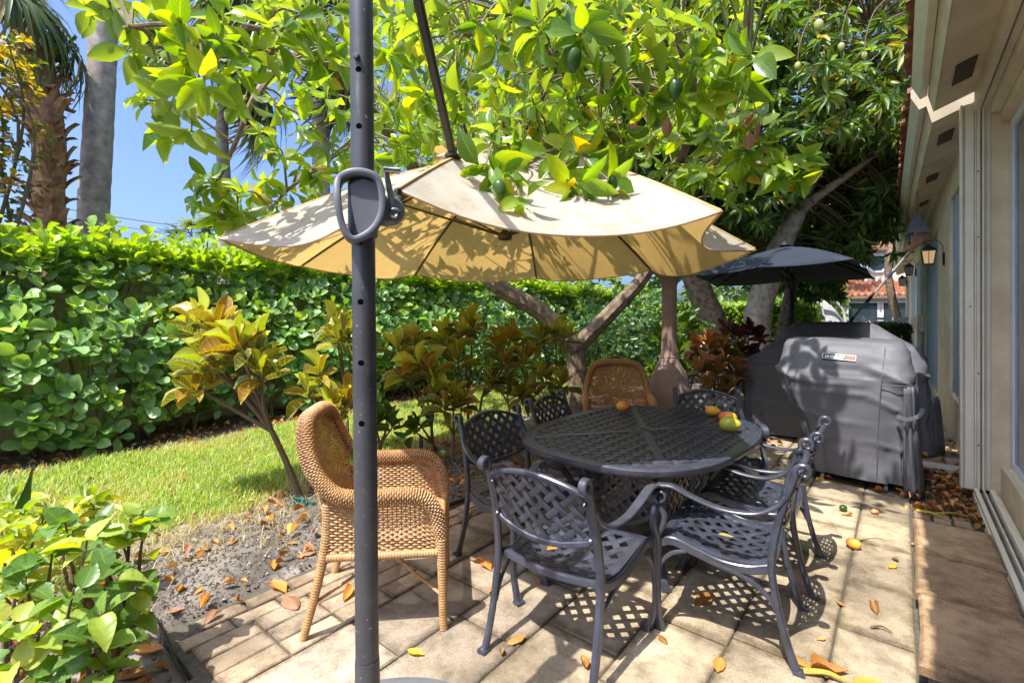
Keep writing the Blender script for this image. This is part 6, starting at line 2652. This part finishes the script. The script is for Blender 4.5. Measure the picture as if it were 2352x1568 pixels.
croton(at(1170, 955), [atd(x, y, d) for x, y, d in ((1130, 870, 6.0), (1170, 880, 6.1), (1200, 905, 6.1))], 'low shaded croton between the row and the far wicker chair', 'dark', L=0.22, W=0.075, grp=GC)
croton(at(872, 1058), [atd(x, y, d) for x, y, d in ((865, 965, 4.7), (905, 975, 4.75), (890, 950, 4.8))], 'small plant with broad plain green leaves right beside the post', 'green', 'young_shrub', 0.16, 0.075, (8, 11))
croton(at(985, 1050), [atd(x, y, d) for x, y, d in ((945, 985, 4.9), (960, 970, 4.9))], 'young plain green seedling next to the bamboo stake', 'green', 'young_shrub', 0.15, 0.06, (8, 11))
croton(at(1640, 965), [atd(x, y, d) for x, y, d in ((1630, 790, 6.2), (1660, 800, 6.2), (1610, 850, 6.1), (1650, 850, 6.0), (1690, 850, 6.2), (1630, 890, 6.1), (1670, 900, 6.1), (1600, 800, 6.4))], 'red-orange croton between the covered heater and the grills', 'red', L=0.22, W=0.085, grp=GC)
croton(at(1715, 935), [atd(x, y, d) for x, y, d in ((1690, 770, 7.0), (1720, 760, 7.1), (1745, 775, 7.1), (1700, 810, 6.9), (1735, 820, 7.0), (1670, 760, 7.2), (1715, 860, 6.9), (1690, 880, 6.8))], 'almost black maroon croton against the wide grill cover', 'maroon', L=0.22, W=0.09, grp=GC)
croton(at(1580, 950), [atd(x, y, d) for x, y, d in ((1580, 750, 6.9), (1560, 800, 6.8), (1590, 830, 6.8), (1550, 860, 6.8), (1520, 780, 7.0), (1500, 850, 7.0))], 'dark green shaded shrub right behind the covered heater', 'green', 'shade_shrub', 0.24, 0.09)
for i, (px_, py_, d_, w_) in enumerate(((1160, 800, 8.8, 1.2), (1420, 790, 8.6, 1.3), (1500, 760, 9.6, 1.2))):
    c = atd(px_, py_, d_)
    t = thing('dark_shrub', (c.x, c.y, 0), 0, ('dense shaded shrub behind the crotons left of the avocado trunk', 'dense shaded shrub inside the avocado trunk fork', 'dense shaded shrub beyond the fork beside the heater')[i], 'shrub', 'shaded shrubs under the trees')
    LV = Leaves()
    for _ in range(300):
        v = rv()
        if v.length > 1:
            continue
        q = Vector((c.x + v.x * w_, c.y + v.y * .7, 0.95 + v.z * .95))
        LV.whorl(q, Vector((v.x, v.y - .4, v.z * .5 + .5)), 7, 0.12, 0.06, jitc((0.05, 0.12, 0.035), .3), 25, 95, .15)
    m = MB()
    for k in range(7):
        m.tube(cr([(c.x + random.uniform(-.2, .2), c.y, 0), (c.x + random.uniform(-.5, .5), c.y + random.uniform(-.2, .2), .7), (c.x + random.uniform(-.8, .8), c.y + random.uniform(-.3, .3), 1.5)], 3), [.015, .005], 5)
    m.build('stems', M['twig'], t, world=True)['kind'] = 'stuff'
    LV.build(t, T_HEDGE, M['leaf_hedge'], top=120)

# bamboo stake
t = thing('stake', at(967, 1048), 0, 'short brown bamboo stake standing in the soil behind the wicker arm', 'stake')
m = MB()
m.lathe([(0.021, 0), (0.021, .18), (.0225, .185), (.021, .19), (.021, .21), (.015, .211), (.014, .15)], Vector(t.location), 12)
m.build('cane', M['bark'], t, world=True)

# teal plant tie at the croton's foot
t = thing('plant_tie', at(692, 1158), 0, 'crumpled teal plastic tie at the foot of the big golden croton', 'plant tie')
m = MB()
c0 = Vector(t.location)
for k in range(5):
    m.sweep(cr([c0 + Vector((random.uniform(-.09, .09), random.uniform(-.06, .06), random.uniform(.0, .03))) for _ in range(5)], 4), .03, .003, (.3, .2, 1))
m.build('strip', plain('teal_plastic', (0.02, 0.20, 0.20), (0.01, 0.10, 0.11), 30, .4), t, world=True)


# ------------------------------------------------------------------ bushes at the camera's left foot
def leafy_bush(t, stems_, colf, tmpl, mat, L, W, step=0.055, top_n=6, grav=.35):
    m = MB()
    LV = Leaves()
    for st in stems_:
        P = cr(st, 8)
        m.tube(P, [0.011, 0.0035], 6)
        acc, ph = 0, random.random() * 6
        for a, b in zip(P[len(P) // 3:], P[len(P) // 3 + 1:]):
            acc += (b - a).length
            if acc > step:
                acc = 0
                ph += 2.4
                tg = (b - a).normalized()
                u = tg.orthogonal().normalized()
                d = (u * math.cos(ph) + tg.cross(u) * math.sin(ph)) + tg * .35 + Vector((0, 0, random.uniform(-.5, .15)))
                c = colf()
                pet = d.normalized() * 0.035
                m.tube([b, b + pet], [.0022, .0018], 4, cap=False)
                LV.add(b + pet, d + Vector((0, 0, -.25)), Vector((0, 0, 1)) + rv(.4), L * random.uniform(.7, 1.15), W / 2 * random.uniform(.75, 1.1), c)
        LV.whorl(P[-1], (P[-1] - P[-3]) + Vector((0, 0, .05)), top_n, L * .85, W * .85, colf(), 20, 85, grav, jit=.4)
    m.build('stems', M['twig'], t, world=True)['kind'] = 'stuff'
    LV.build(t, tmpl, mat)


def bush_col():
    k = random.random()
    if k < .25:
        return jitc((0.27, 0.38, 0.06), .2)
    if k < .36:
        return jitc((0.36, 0.42, 0.09), .2)
    return jitc((0.115, 0.225, 0.05), .25)


t = thing('green_bush', at(170, 1640), 0, 'leafy bush with toothed fresh green leaves filling the near soil bed corner', 'bush')
bs = [(150, 1650, 1.80), (90, 1660, 1.85), (230, 1640, 1.85), (270, 1560, 2.0), (30, 1650, 1.8)]
tip = [(300, 1190, 2.0), (340, 1185, 2.05), (200, 1240, 1.85), (120, 1270, 1.85), (250, 1310, 1.8), (60, 1340, 1.75), (230, 1400, 1.7), (310, 1330, 1.95), (170, 1350, 1.7), (90, 1450, 1.65), (20, 1420, 1.65), (200, 1470, 1.65), (280, 1240, 2.0), (150, 1200, 2.0), (240, 1200, 2.0), (20, 1300, 1.8), (130, 1540, 1.65), (40, 1530, 1.6), (245, 1530, 1.7), (300, 1420, 1.9)]
st = []
for i, (x, y, d) in enumerate(tip):
    q = atd(x, y, d)
    b = atd(*min(bs, key=lambda s_: abs(s_[0] - x) + random.uniform(0, 60)))
    b.z = 0
    st.append([b, b.lerp(q, .4) + rv(.04) + Vector((0, 0, .04)), b.lerp(q, .8) + rv(.03), q])
leafy_bush(t, st, bush_col, T_SERR, M['leaf_bush'], 0.112, 0.086, .082, 5)

t = thing('yellow_bush', at(60, 1420), 0, 'yellow variegated bush with narrow leaves behind the toothed green bush', 'bush')
st = []
for (x, y, d) in ((20, 1200, 2.2), (60, 1180, 2.3), (100, 1190, 2.3), (140, 1210, 2.25), (205, 1145, 2.5), (170, 1180, 2.4), (10, 1260, 2.1), (30, 1150, 2.5), (80, 1230, 2.15), (5, 1220, 2.1), (215, 1160, 2.5)):
    q = atd(x, y, d)
    b = Vector((q.x + random.uniform(-.1, .1), q.y + random.uniform(-.1, .1), 0))
    st.append([b, b.lerp(q, .5) + rv(.03), q])
leafy_bush(t, st, lambda: jitc((0.56, 0.52, 0.17), .2) if random.random() < .5 else jitc((0.24, 0.34, 0.07), .2), T_MANGO, M['leaf_bush'], 0.115, 0.040, .03, 10, .3)

t = thing('palm_spear', at(20, 1330), 0, 'single upright folded palm spear with a dry tip beside the yellow bush', 'palm seedling')
a, b = atd(-10, 1330, 2.35), atd(75, 1072, 2.35)
a.z = 0
m = MB()
rows = []
for q in np.linspace(0, 1, 14):
    c = a.lerp(b, q)
    w = 0.055 * math.sin(PI * min(1, q * .9 + .12)) * (1 if q < .8 else (1 - q) * 5 + .06)
    rows.append([c + Vector((CS, SN, 0)) * (k / 6 - 1) * w + Vector((-SN, CS, 0)) * (0.008 if k % 2 else -.004) for k in range(13)])
m.grid(rows)
o = m.build('blade', plain('palm_blade', (0.12, 0.22, 0.05), (0.09, 0.17, 0.04), 20, .45), t, world=True, smooth=20)

# black irrigation tube at the bed's edge
t = thing('irrigation_tube', at(385, 1480), 0, 'thin black irrigation tube running along the patio brick edge', 'tube')
m = MB()
m.tube(cr([at(360, 1420, .02), at(385, 1470, .012), at(405, 1520, .016), at(432, 1570, .01), at(470, 1660, .01)], 6), 0.006, 8)
m.build('tube', M['dark'], t, world=True)
t = thing('edging_strip', at(1070, 1140), 0, 'black plastic edging pipe lying on the soil behind the near cast chair', 'edging')
m = MB()
m.tube(cr([at(1030, 1160, .02), at(1080, 1142, .025), at(1130, 1122, .02), at(1200, 1105, .02)], 5), 0.017, 8)
m.build('tube', M['dark'], t, world=True)

# ------------------------------------------------------------------ fallen leaves one can point to
G_L = 'fallen leaves on the patio and soil'
FL_ = [
    (640, 1350, .16, 'o', 'large orange curled leaf lying on the soil edge left of the wicker chair'), (668, 1385, .17, 'p', 'long pinkish brown leaf beside the orange curled one near the brick edge'),
    (628, 1296, .13, 'o', 'orange leaf on bare soil above the brick edge'), (671, 1243, .08, 'y', 'small amber leaf on soil under the golden croton'),
    (690, 1275, .08, 'o', 'small crumpled orange leaf, left of a touching pair on the soil'), (708, 1270, .10, 'b', 'small brown leaf, right of a touching pair on the soil'),
    (412, 1352, .10, 'o', 'orange leaf standing on edge by the straw at the lawn corner'), (376, 1267, .11, 't', 'pale heart-shaped tan leaf on the straw beside the lawn'),
    (470, 1258, .11, 't', 'flat tan leaf on dark soil near the lawn edge'), (532, 1246, .09, 'b', 'dark brown curled leaf on soil below the lawn'),
    (456, 1357, .06, 't', 'tiny tan leaf curled on the soil by the brick corner'), (400, 1398, .09, 'p', 'pinkish leaf on straw by the bed corner'),
    (338, 1494, .13, 'o', 'heart-shaped orange leaf on dark soil beside the near bush'), (300, 1548, .14, 'o', 'long glossy orange leaf at the foot of the near bush'),
    (800, 1368, .12, 'o', 'orange leaf curled on a paver left of the umbrella post'), (915, 1270, .14, 't', 'broad tan leaf under the wicker chair seat'),
    (955, 1500, .085, 'Y', 'bright yellow leaf on the paver beside the umbrella base'), (1186, 1470, .10, 'o', 'orange leaf curled upright behind the near cast chair leg'),
    (1153, 1497, .06, 't', 'small tan twisted leaf near the cast chair rear leg'), (1137, 1352, .09, 'o', 'orange leaf on a paver between wicker and cast chairs'),
    (1118, 1300, .12, 'o', 'long thin orange leaf on shaded pavers beyond the wicker leg'), (1236, 1335, .07, 'p', 'pale pink crumpled leaf on a sunny paver under the near chair'),
    (1342, 1522, .09, 'o', 'oval orange leaf on the paver left of the near chair front foot'), (1617, 1378, .15, 'o', 'large tan-orange leaf in lattice shade under the house-side chair'),
    (1652, 1528, .10, 'o', 'round flat orange leaf with a stalk on a pale paver'), (1836, 1520, .11, 'o', 'torn orange leaf near the house-side chair rear foot'),
    (1905, 1542, .15, 'o', 'big amber leaf at the bottom edge of the patio'), (1990, 1572, .13, 'y', 'amber leaf half cut by the bottom edge near the step corner'),
    (2056, 1285, .06, 'b', 'brown folded leaf on the paver, upper of two near the step'), (2050, 1300, .09, 'y', 'yellow curled pod leaf, lower of two near the step'),
    (2010, 1400, .09, 'b', 'brown rolled leaf lying across a pale paver'), (1931, 1387, .05, 'o', 'tiny orange leaf on the paver joint'),
    (1886, 1468, .05, 't', 'tiny tan leaf on the paver beyond the chair foot'), (1522, 1468, .07, 'o', 'small orange leaf at the near chair front foot'),
    (1095, 1290, .10, 'b', 'brown leaf curled beside the shaded cast chair leg'), (2102, 1250, .06, 't', 'pale curled leaf against the step edge'),
    (395, 1143, .09, 'b', 'brown leaf lying on the lawn middle'), (420, 1106, .08, 'o', 'small orange leaf on the lawn, farther of two'),
    (205, 1112, .09, 'b', 'brown leaf on the lawn near the hedge bed'), (108, 1148, .09, 'b', 'rusty leaf on the lawn behind the yellow bush'),
    (540, 1146, .07, 'b', 'small brown leaf on the lawn edge towards the croton'), (648, 1160, .08, 'o', 'orange leaf on the lawn edge by the croton foot'),
    (1945, 1183, .08, 't', 'pair of pale bark-like curls beside the green fallen fruit'), (1300, 1160, .1, 'o', 'orange leaf on shaded soil behind the near cast chair'),
]
LC = {'o': (0.56, 0.23, 0.05), 'p': (0.46, 0.22, 0.14), 'y': (0.64, 0.34, 0.05), 't': (0.58, 0.36, 0.14), 'b': (0.30, 0.13, 0.05), 'Y': (0.75, 0.52, 0.03)}
dry_me = {}
for i, (x, y, L_, k, lab) in enumerate(FL_):
    v = i % 4
    sh = (1.0, .72, .9, .5, 1.1)[i % 5]
    k0, k = k, (k, sh)
    if (v, k) not in dry_me:
        tv, tf, tuv = T_DRY[v]
        tv = tv - np.array((0, .5, 0))
        tv = tv - np.array((0, 0, tv[:, 2].min()))
        dry_me[(v, k)] = raw_mesh('fallen_leaf', tv, tf, tuv, np.tile(tuple(q * sh for q in LC[k0]), (len(tv), 1)), M['leaf_dry'])
    p = at(x, y, 0.004)
    z = 0.005
    if p.x < -2.75:
        z = soil_h(p.x, p.y) + 0.008
    if lawn_back(p.y) < p.x < lawn_edge(p.y):
        z = 0.03
    o = bpy.data.objects.new('fallen_leaf', dry_me[(v, k)])
    COL.objects.link(o)
    o.location = (p.x, p.y, z)
    o.rotation_euler = (random.uniform(-.12, .12), random.uniform(-.12, .12), random.uniform(0, 6.28))
    L_ *= 1.05
    o.scale = (L_ * .27, L_, L_ * .55)
    tag(o, lab, 'leaf', G_L)
for (x, y, z, L_, k, lab) in ((1270, 1262, 0.425, .085, 'o', 'orange leaf resting on the near cast chair seat'), (1668, 1233, 0.425, .075, 't', 'tan leaf resting on the house-side cast chair seat')):
    p = at(x, y, z)
    o = bpy.data.objects.new('fallen_leaf', list(dry_me.values())[4 if k == 'o' else 7])
    COL.objects.link(o)
    o.location = (p.x, p.y, z + .006)
    o.rotation_euler = (.1, .05, random.uniform(0, 6))
    o.scale = (L_ * .28, L_, L_ * .5)
    tag(o, lab, 'leaf', G_L)

# leaf litter that nobody would count
LV = Leaves()


def litter(n, fx, fy, z=0.012, sm=(.045, .09)):
    for _ in range(n):
        x, y = fx(), fy()
        L_ = random.uniform(*sm)
        k = random.choice('oobbbptt')
        c = jitc(LC[k], .35)
        if random.random() < .5:
            c = tuple(q * .55 for q in c)
        LV.add((x, y, z + random.uniform(0, .02)), (random.uniform(-1, 1), random.uniform(-1, 1), random.uniform(-.1, .2)), Vector((0, 0, 1)) + rv(.5), L_, L_ * random.uniform(.16, .3), c)


litter(1500, lambda: random.uniform(-7.5, -6.35), lambda: random.uniform(-1, 13))
litter(230, lambda: random.uniform(-4.0, -2.6), lambda: random.uniform(0.1, 5.0), .012, (.04, .10))
litter(90, lambda: random.uniform(-3.6, -2.2), lambda: random.uniform(-.3, 0.7), .0, (.04, .09))
litter(420, lambda: random.uniform(-5.5, -2.3), lambda: random.uniform(3.2, 7.5), .01, (.04, .10))
litter(330, lambda: random.uniform(0.0, 0.6), lambda: random.uniform(4.75, 6.1), -.005, (.04, .085))
litter(160, lambda: random.uniform(-1.6, 0.5), lambda: random.uniform(5.0, 8.0), .006, (.04, .09))
litter(60, lambda: random.uniform(0.45, 0.62), lambda: random.uniform(3.9, 5.3), .0, (.04, .09))
lit_root = thing('leaf_litter', (0, 0, 0))
o = LV.build(lit_root, T_LIT, M['leaf_dry'], top=0, mass='leaf_litter')
o.parent = None
bpy.data.objects.remove(lit_root)
o.name = 'leaf_litter'
tag(o, 'brown leaf litter scattered under the hedge and round the grills', 'leaf litter', None, 'stuff')

# small stones in the soil and by the wall
m = MB()
for _ in range(700):
    if random.random() < .55:
        x, y, z = random.uniform(-3.9, -2.72), random.uniform(.1, 4.2), -.004
    else:
        x, y, z = random.uniform(0.02, .6), random.uniform(4.75, 6.1), -.02
    s_ = random.uniform(.005, .014)
    v = [Vector((a, b, c)) * s_ * random.uniform(.7, 1.3) + Vector((x, y, z + s_ * .3)) for a, b, c in ((1, 0, 0), (-1, 0, 0), (0, 1, 0), (0, -1, 0), (0, 0, .7), (0, 0, -.7))]
    m.add(v, [(0, 2, 4), (2, 1, 4), (1, 3, 4), (3, 0, 4), (2, 0, 5), (1, 2, 5), (3, 1, 5), (0, 3, 5)])
tag(m.build('gravel', plain('pebble', (0.42, 0.38, 0.32), (0.22, 0.2, 0.17), 60, .9, world=True), None, smooth=0), 'small pale stones scattered in the soil', 'gravel', None, 'stuff')

# twigs and stalks
for (a, b, r, mt, lab) in ((at(1975, 1240, .006), at(2045, 1243, .012), .0035, 'twig', 'thin straight stalk lying beside the fallen orange mango'),
                           (at(2106, 1172, .012), at(2186, 1196, .02), .014, 'pod', 'long yellow-green leaf stalk across the end of the step'),
                           (at(2150, 1178, .02), at(2235, 1188, .02), .009, 'pod', 'thinner yellow stalk crossing behind the longer leaf stalk'),
                           (at(1845, 1540, .015), at(1960, 1572, .015), .013, 'pod', 'olive leaf stalk among the amber leaves at the patio front'),
                           (at(2000, 1440, .008), at(2050, 1452, .008), .006, 'twig', 'short crooked brown twig on a pale paver')):
    t = thing('stalk', a, 0, lab, 'stalk')
    m = MB()
    m.tube(cr([a, a.lerp(b, .5) + Vector((0.0, 0.012, .012)), b], 6), [r, r * .8, r * .3], 7)
    m.build('stalk_body', M['twig'] if mt == 'twig' else plain('pod_yellow', (0.46, 0.36, 0.05), (0.28, 0.24, 0.05), 30, .5), t, world=True)

# ------------------------------------------------------------------ beyond: hedges, neighbour's house, white pool slide
def box_hedge(name, x0, x1, y0, y1, h, col, label, n, L=.09, W=.06, top=60):
    t = thing(name, ((x0 + x1) / 2, (y0 + y1) / 2, 0), 0, label, 'hedge')
    LV = Leaves()
    for _ in range(n):
        k = random.random()
        x, y, z = random.uniform(x0, x1), random.uniform(y0, y1), random.uniform(.1, h)
        if k < .45:
            y = y0 + random.uniform(0, .12)
        elif k < .6:
            x = x1 - random.uniform(0, .12)
        elif k < .7:
            x = x0 + random.uniform(0, .1)
        else:
            z = h - random.uniform(0, .1)
        LV.whorl((x, y, z), Vector((random.uniform(-.4, .4), -.6, .7)), 6, L, W, jitc(col, .28), 25, 95, .1)
    m = MB()
    m.box(x0 + .15, x1 - .15, y0 + .15, y1 - .15, 0, h - .15)
    m.build('inner_twigs', M['stem'], t, world=True, smooth=0)
    LV.build(t, T_FAR, M['leaf_far'], top=top)


a = atd(1645, 718, 17)
b = atd(1905, 718, 17)
box_hedge('bright_hedge', -8.2, -1.9, 15.6, 16.8, 1.75, (0.22, 0.34, 0.05), 'bright sunlit hedge seen far between the mango trunks', 2300, .13, .09)
box_hedge('low_hedge', -1.75, 0.15, 13.2, 14.0, 1.24, (0.05, 0.10, 0.025), 'dark flat-clipped low hedge beyond the grill covers', 1500, .055, .04)

nh = thing('neighbour_house', (2.0, 34.5, 0), 0, 'neighbouring two-storey pale house with red tile roofs and an octagonal window', 'house')
pale = plain('pale_render', (0.78, 0.66, 0.52), (0.68, 0.56, 0.44), 1.5, .85, world=True)
X0, X1, YF = -3.3, 5.0, 32.0
m = MB()
m.box(-1.6, X1, YF + 1.6, YF + 8, 0, 5.2)
m.box(-4.4, X1, YF, YF + 1.597, 0, 2.55)
m.build('wall', pale, nh, world=True, smooth=0)


def tile_slope(xa, xb, ya, yb, za, zb, n, m_):
    """rows of barrel tiles on a slope"""
    rows = []
    for j in range(m_ * 3 + 1):
        q = j / (m_ * 3)
        st = (j % 3) * .02
        rows.append([(xa + (xb - xa) * i / (n * 4), ya + (yb - ya) * q, za + (zb - za) * q - st + .06 * math.sin(PI * (i % 4) / 2) ** 1) for i in range(n * 4 + 1)])
    return MB().grid(rows)


tile_slope(-4.7, X1, YF - .35, YF + 2.1, 2.42, 3.5, 34, 9).build('roof', M['roof'], nh, world=True, smooth=0)
tile_slope(-2.0, X1, YF + 1.1, YF + 4, 5.10, 6.3, 26, 9).build('roof', M['roof'], nh, world=True, smooth=0)
m = MB()
m.box(-4.7, X1, YF - .36, YF - .30, 2.25, 2.40)
m.box(-2.0, X1, YF + 1.1, YF + 1.16, 4.92, 5.08)
m.build('fascia', M['bark'], nh, world=True, smooth=0)
m = MB()
oc = [(.42 * math.cos(PI / 8 + k * PI / 4), .42 * math.sin(PI / 8 + k * PI / 4)) for k in range(8)]
ocx = atd(2030, 640, 36.5)
Mo = Matrix.Translation((ocx.x, YF + 1.55, 4.25)) @ Matrix.Rotation(PI / 2, 4, 'X')
m.prism([(x * 1.35, y * 1.35) for x, y in oc], -.03, .06, Mo)
w_ = m.build('window', M['frame'], nh, world=True, smooth=0)
m = MB()
m.prism(oc, .065, .09, Mo)
m.build('pane', M['glass'], w_, world=True, smooth=0)
for (xa, xb) in ((-2.3, -0.9), (-.8, .7)):
    m = MB()
    m.box(xa, xb, YF - .06, YF - .004, .7, 2.1)
    w_ = m.build('window', M['frame'], nh, world=True, smooth=0)
    m = MB()
    m.box(xa + .08, xb - .08, YF - .075, YF - .062, .78, 2.02)
    m.build('pane', M['glass'], w_, world=True, smooth=0)

# white pool slide with its curved hand rail
ps = thing('pool_slide', atd(1905, 900, 14.2), 0, 'white leaning pool slide with a curved tubular hand rail, far beyond the grills', 'pool slide')
ps.location.z = 0
wpm = plain('white_gelcoat', (0.80, 0.80, 0.80), (0.7, 0.7, 0.7), 3, .35)
a, b = atd(1878, 690, 14.2), atd(1925, 750, 14.2)
c = atd(1950, 800, 14.2)
m = MB()
m.sweep(cr([a + Vector((-.08, 0, .08)), a, b, c], 5), .42, .09, (CS, SN, 0))
m.build('chute', wpm, ps, world=True)
m = MB()
m.tube(cr([atd(1890, 684, 14.0), atd(1915, 690, 14.0), atd(1935, 712, 14.0), atd(1942, 745, 14.0), atd(1945, 800, 14.0)], 6), .03, 8)
m.build('hand_rail', wpm, ps, world=True)
m = MB()
m.lathe([(.22, 0), (.2, .9), (.16, 1.3), (.10, 1.45)], atd(1893, 836, 14.3).xy.to_3d(), 14)
m.build('pedestal', wpm, ps, world=True)

# white slatted bench end by the house corner
t = thing('white_bench', (hx(15) - .55, 15.6, 0), 0, 'white slatted outdoor bench beyond the low hedge at the house wall', 'bench')
for k in range(5):
    m = MB()
    m.box(hx(15) - 1.2, hx(15) - .2, 15.6, 15.64, .95 + .09 * k, 1.02 + .09 * k)
    m.build('slat', wpm, t, world=True, smooth=0)
m = MB()
m.box(hx(15) - 1.18, hx(15) - .22, 15.2, 15.598, .42, .46)
m.build('seat', wpm, t, world=True, smooth=0)
for q in (-1.15, -.27):
    m = MB()
    m.box(hx(15) + q, hx(15) + q + .05, 15.15, 15.2, 0, .42)
    m.box(hx(15) + q, hx(15) + q + .05, 15.641, 15.68, 0, 1.40)
    m.build('leg', wpm, t, world=True, smooth=0)

# far foliage that closes the view
LV = Leaves()
for _ in range(3600):
    d = random.uniform(19, 27)
    x = random.uniform(800, 2010)
    y = random.uniform(60 if x < 1700 else 440, 735) + (0 if x < 1900 else random.uniform(30, 90))
    p = atd(x, min(y, 740), d)
    if p.x > -0.3 or (x > 1935 and y > 540) or mnoise.noise(p * .45) < -0.25:
        continue
    LV.whorl(p, Vector((random.uniform(-.4, .4), -.6, .7)), 6, .36, .22, jitc((0.13, 0.23, 0.045), .4), 25, 100, .2)
for _ in range(420):
    p = atd(random.uniform(-150, 700), random.uniform(560, 700), random.uniform(14, 20))
    LV.whorl(p, Vector((0, -.5, .8)), 6, .35, .22, jitc((0.09, 0.16, 0.04), .35), 25, 100, .2)
fr = thing('tree_line', (0, 0, 0))
o = LV.build(fr, T_FAR, M['leaf_far'], top=0, mass='tree_line')
o.parent = None
bpy.data.objects.remove(fr)
tag(o, 'distant sunlit tree foliage closing the view beyond the garden', 'trees', None, 'stuff')
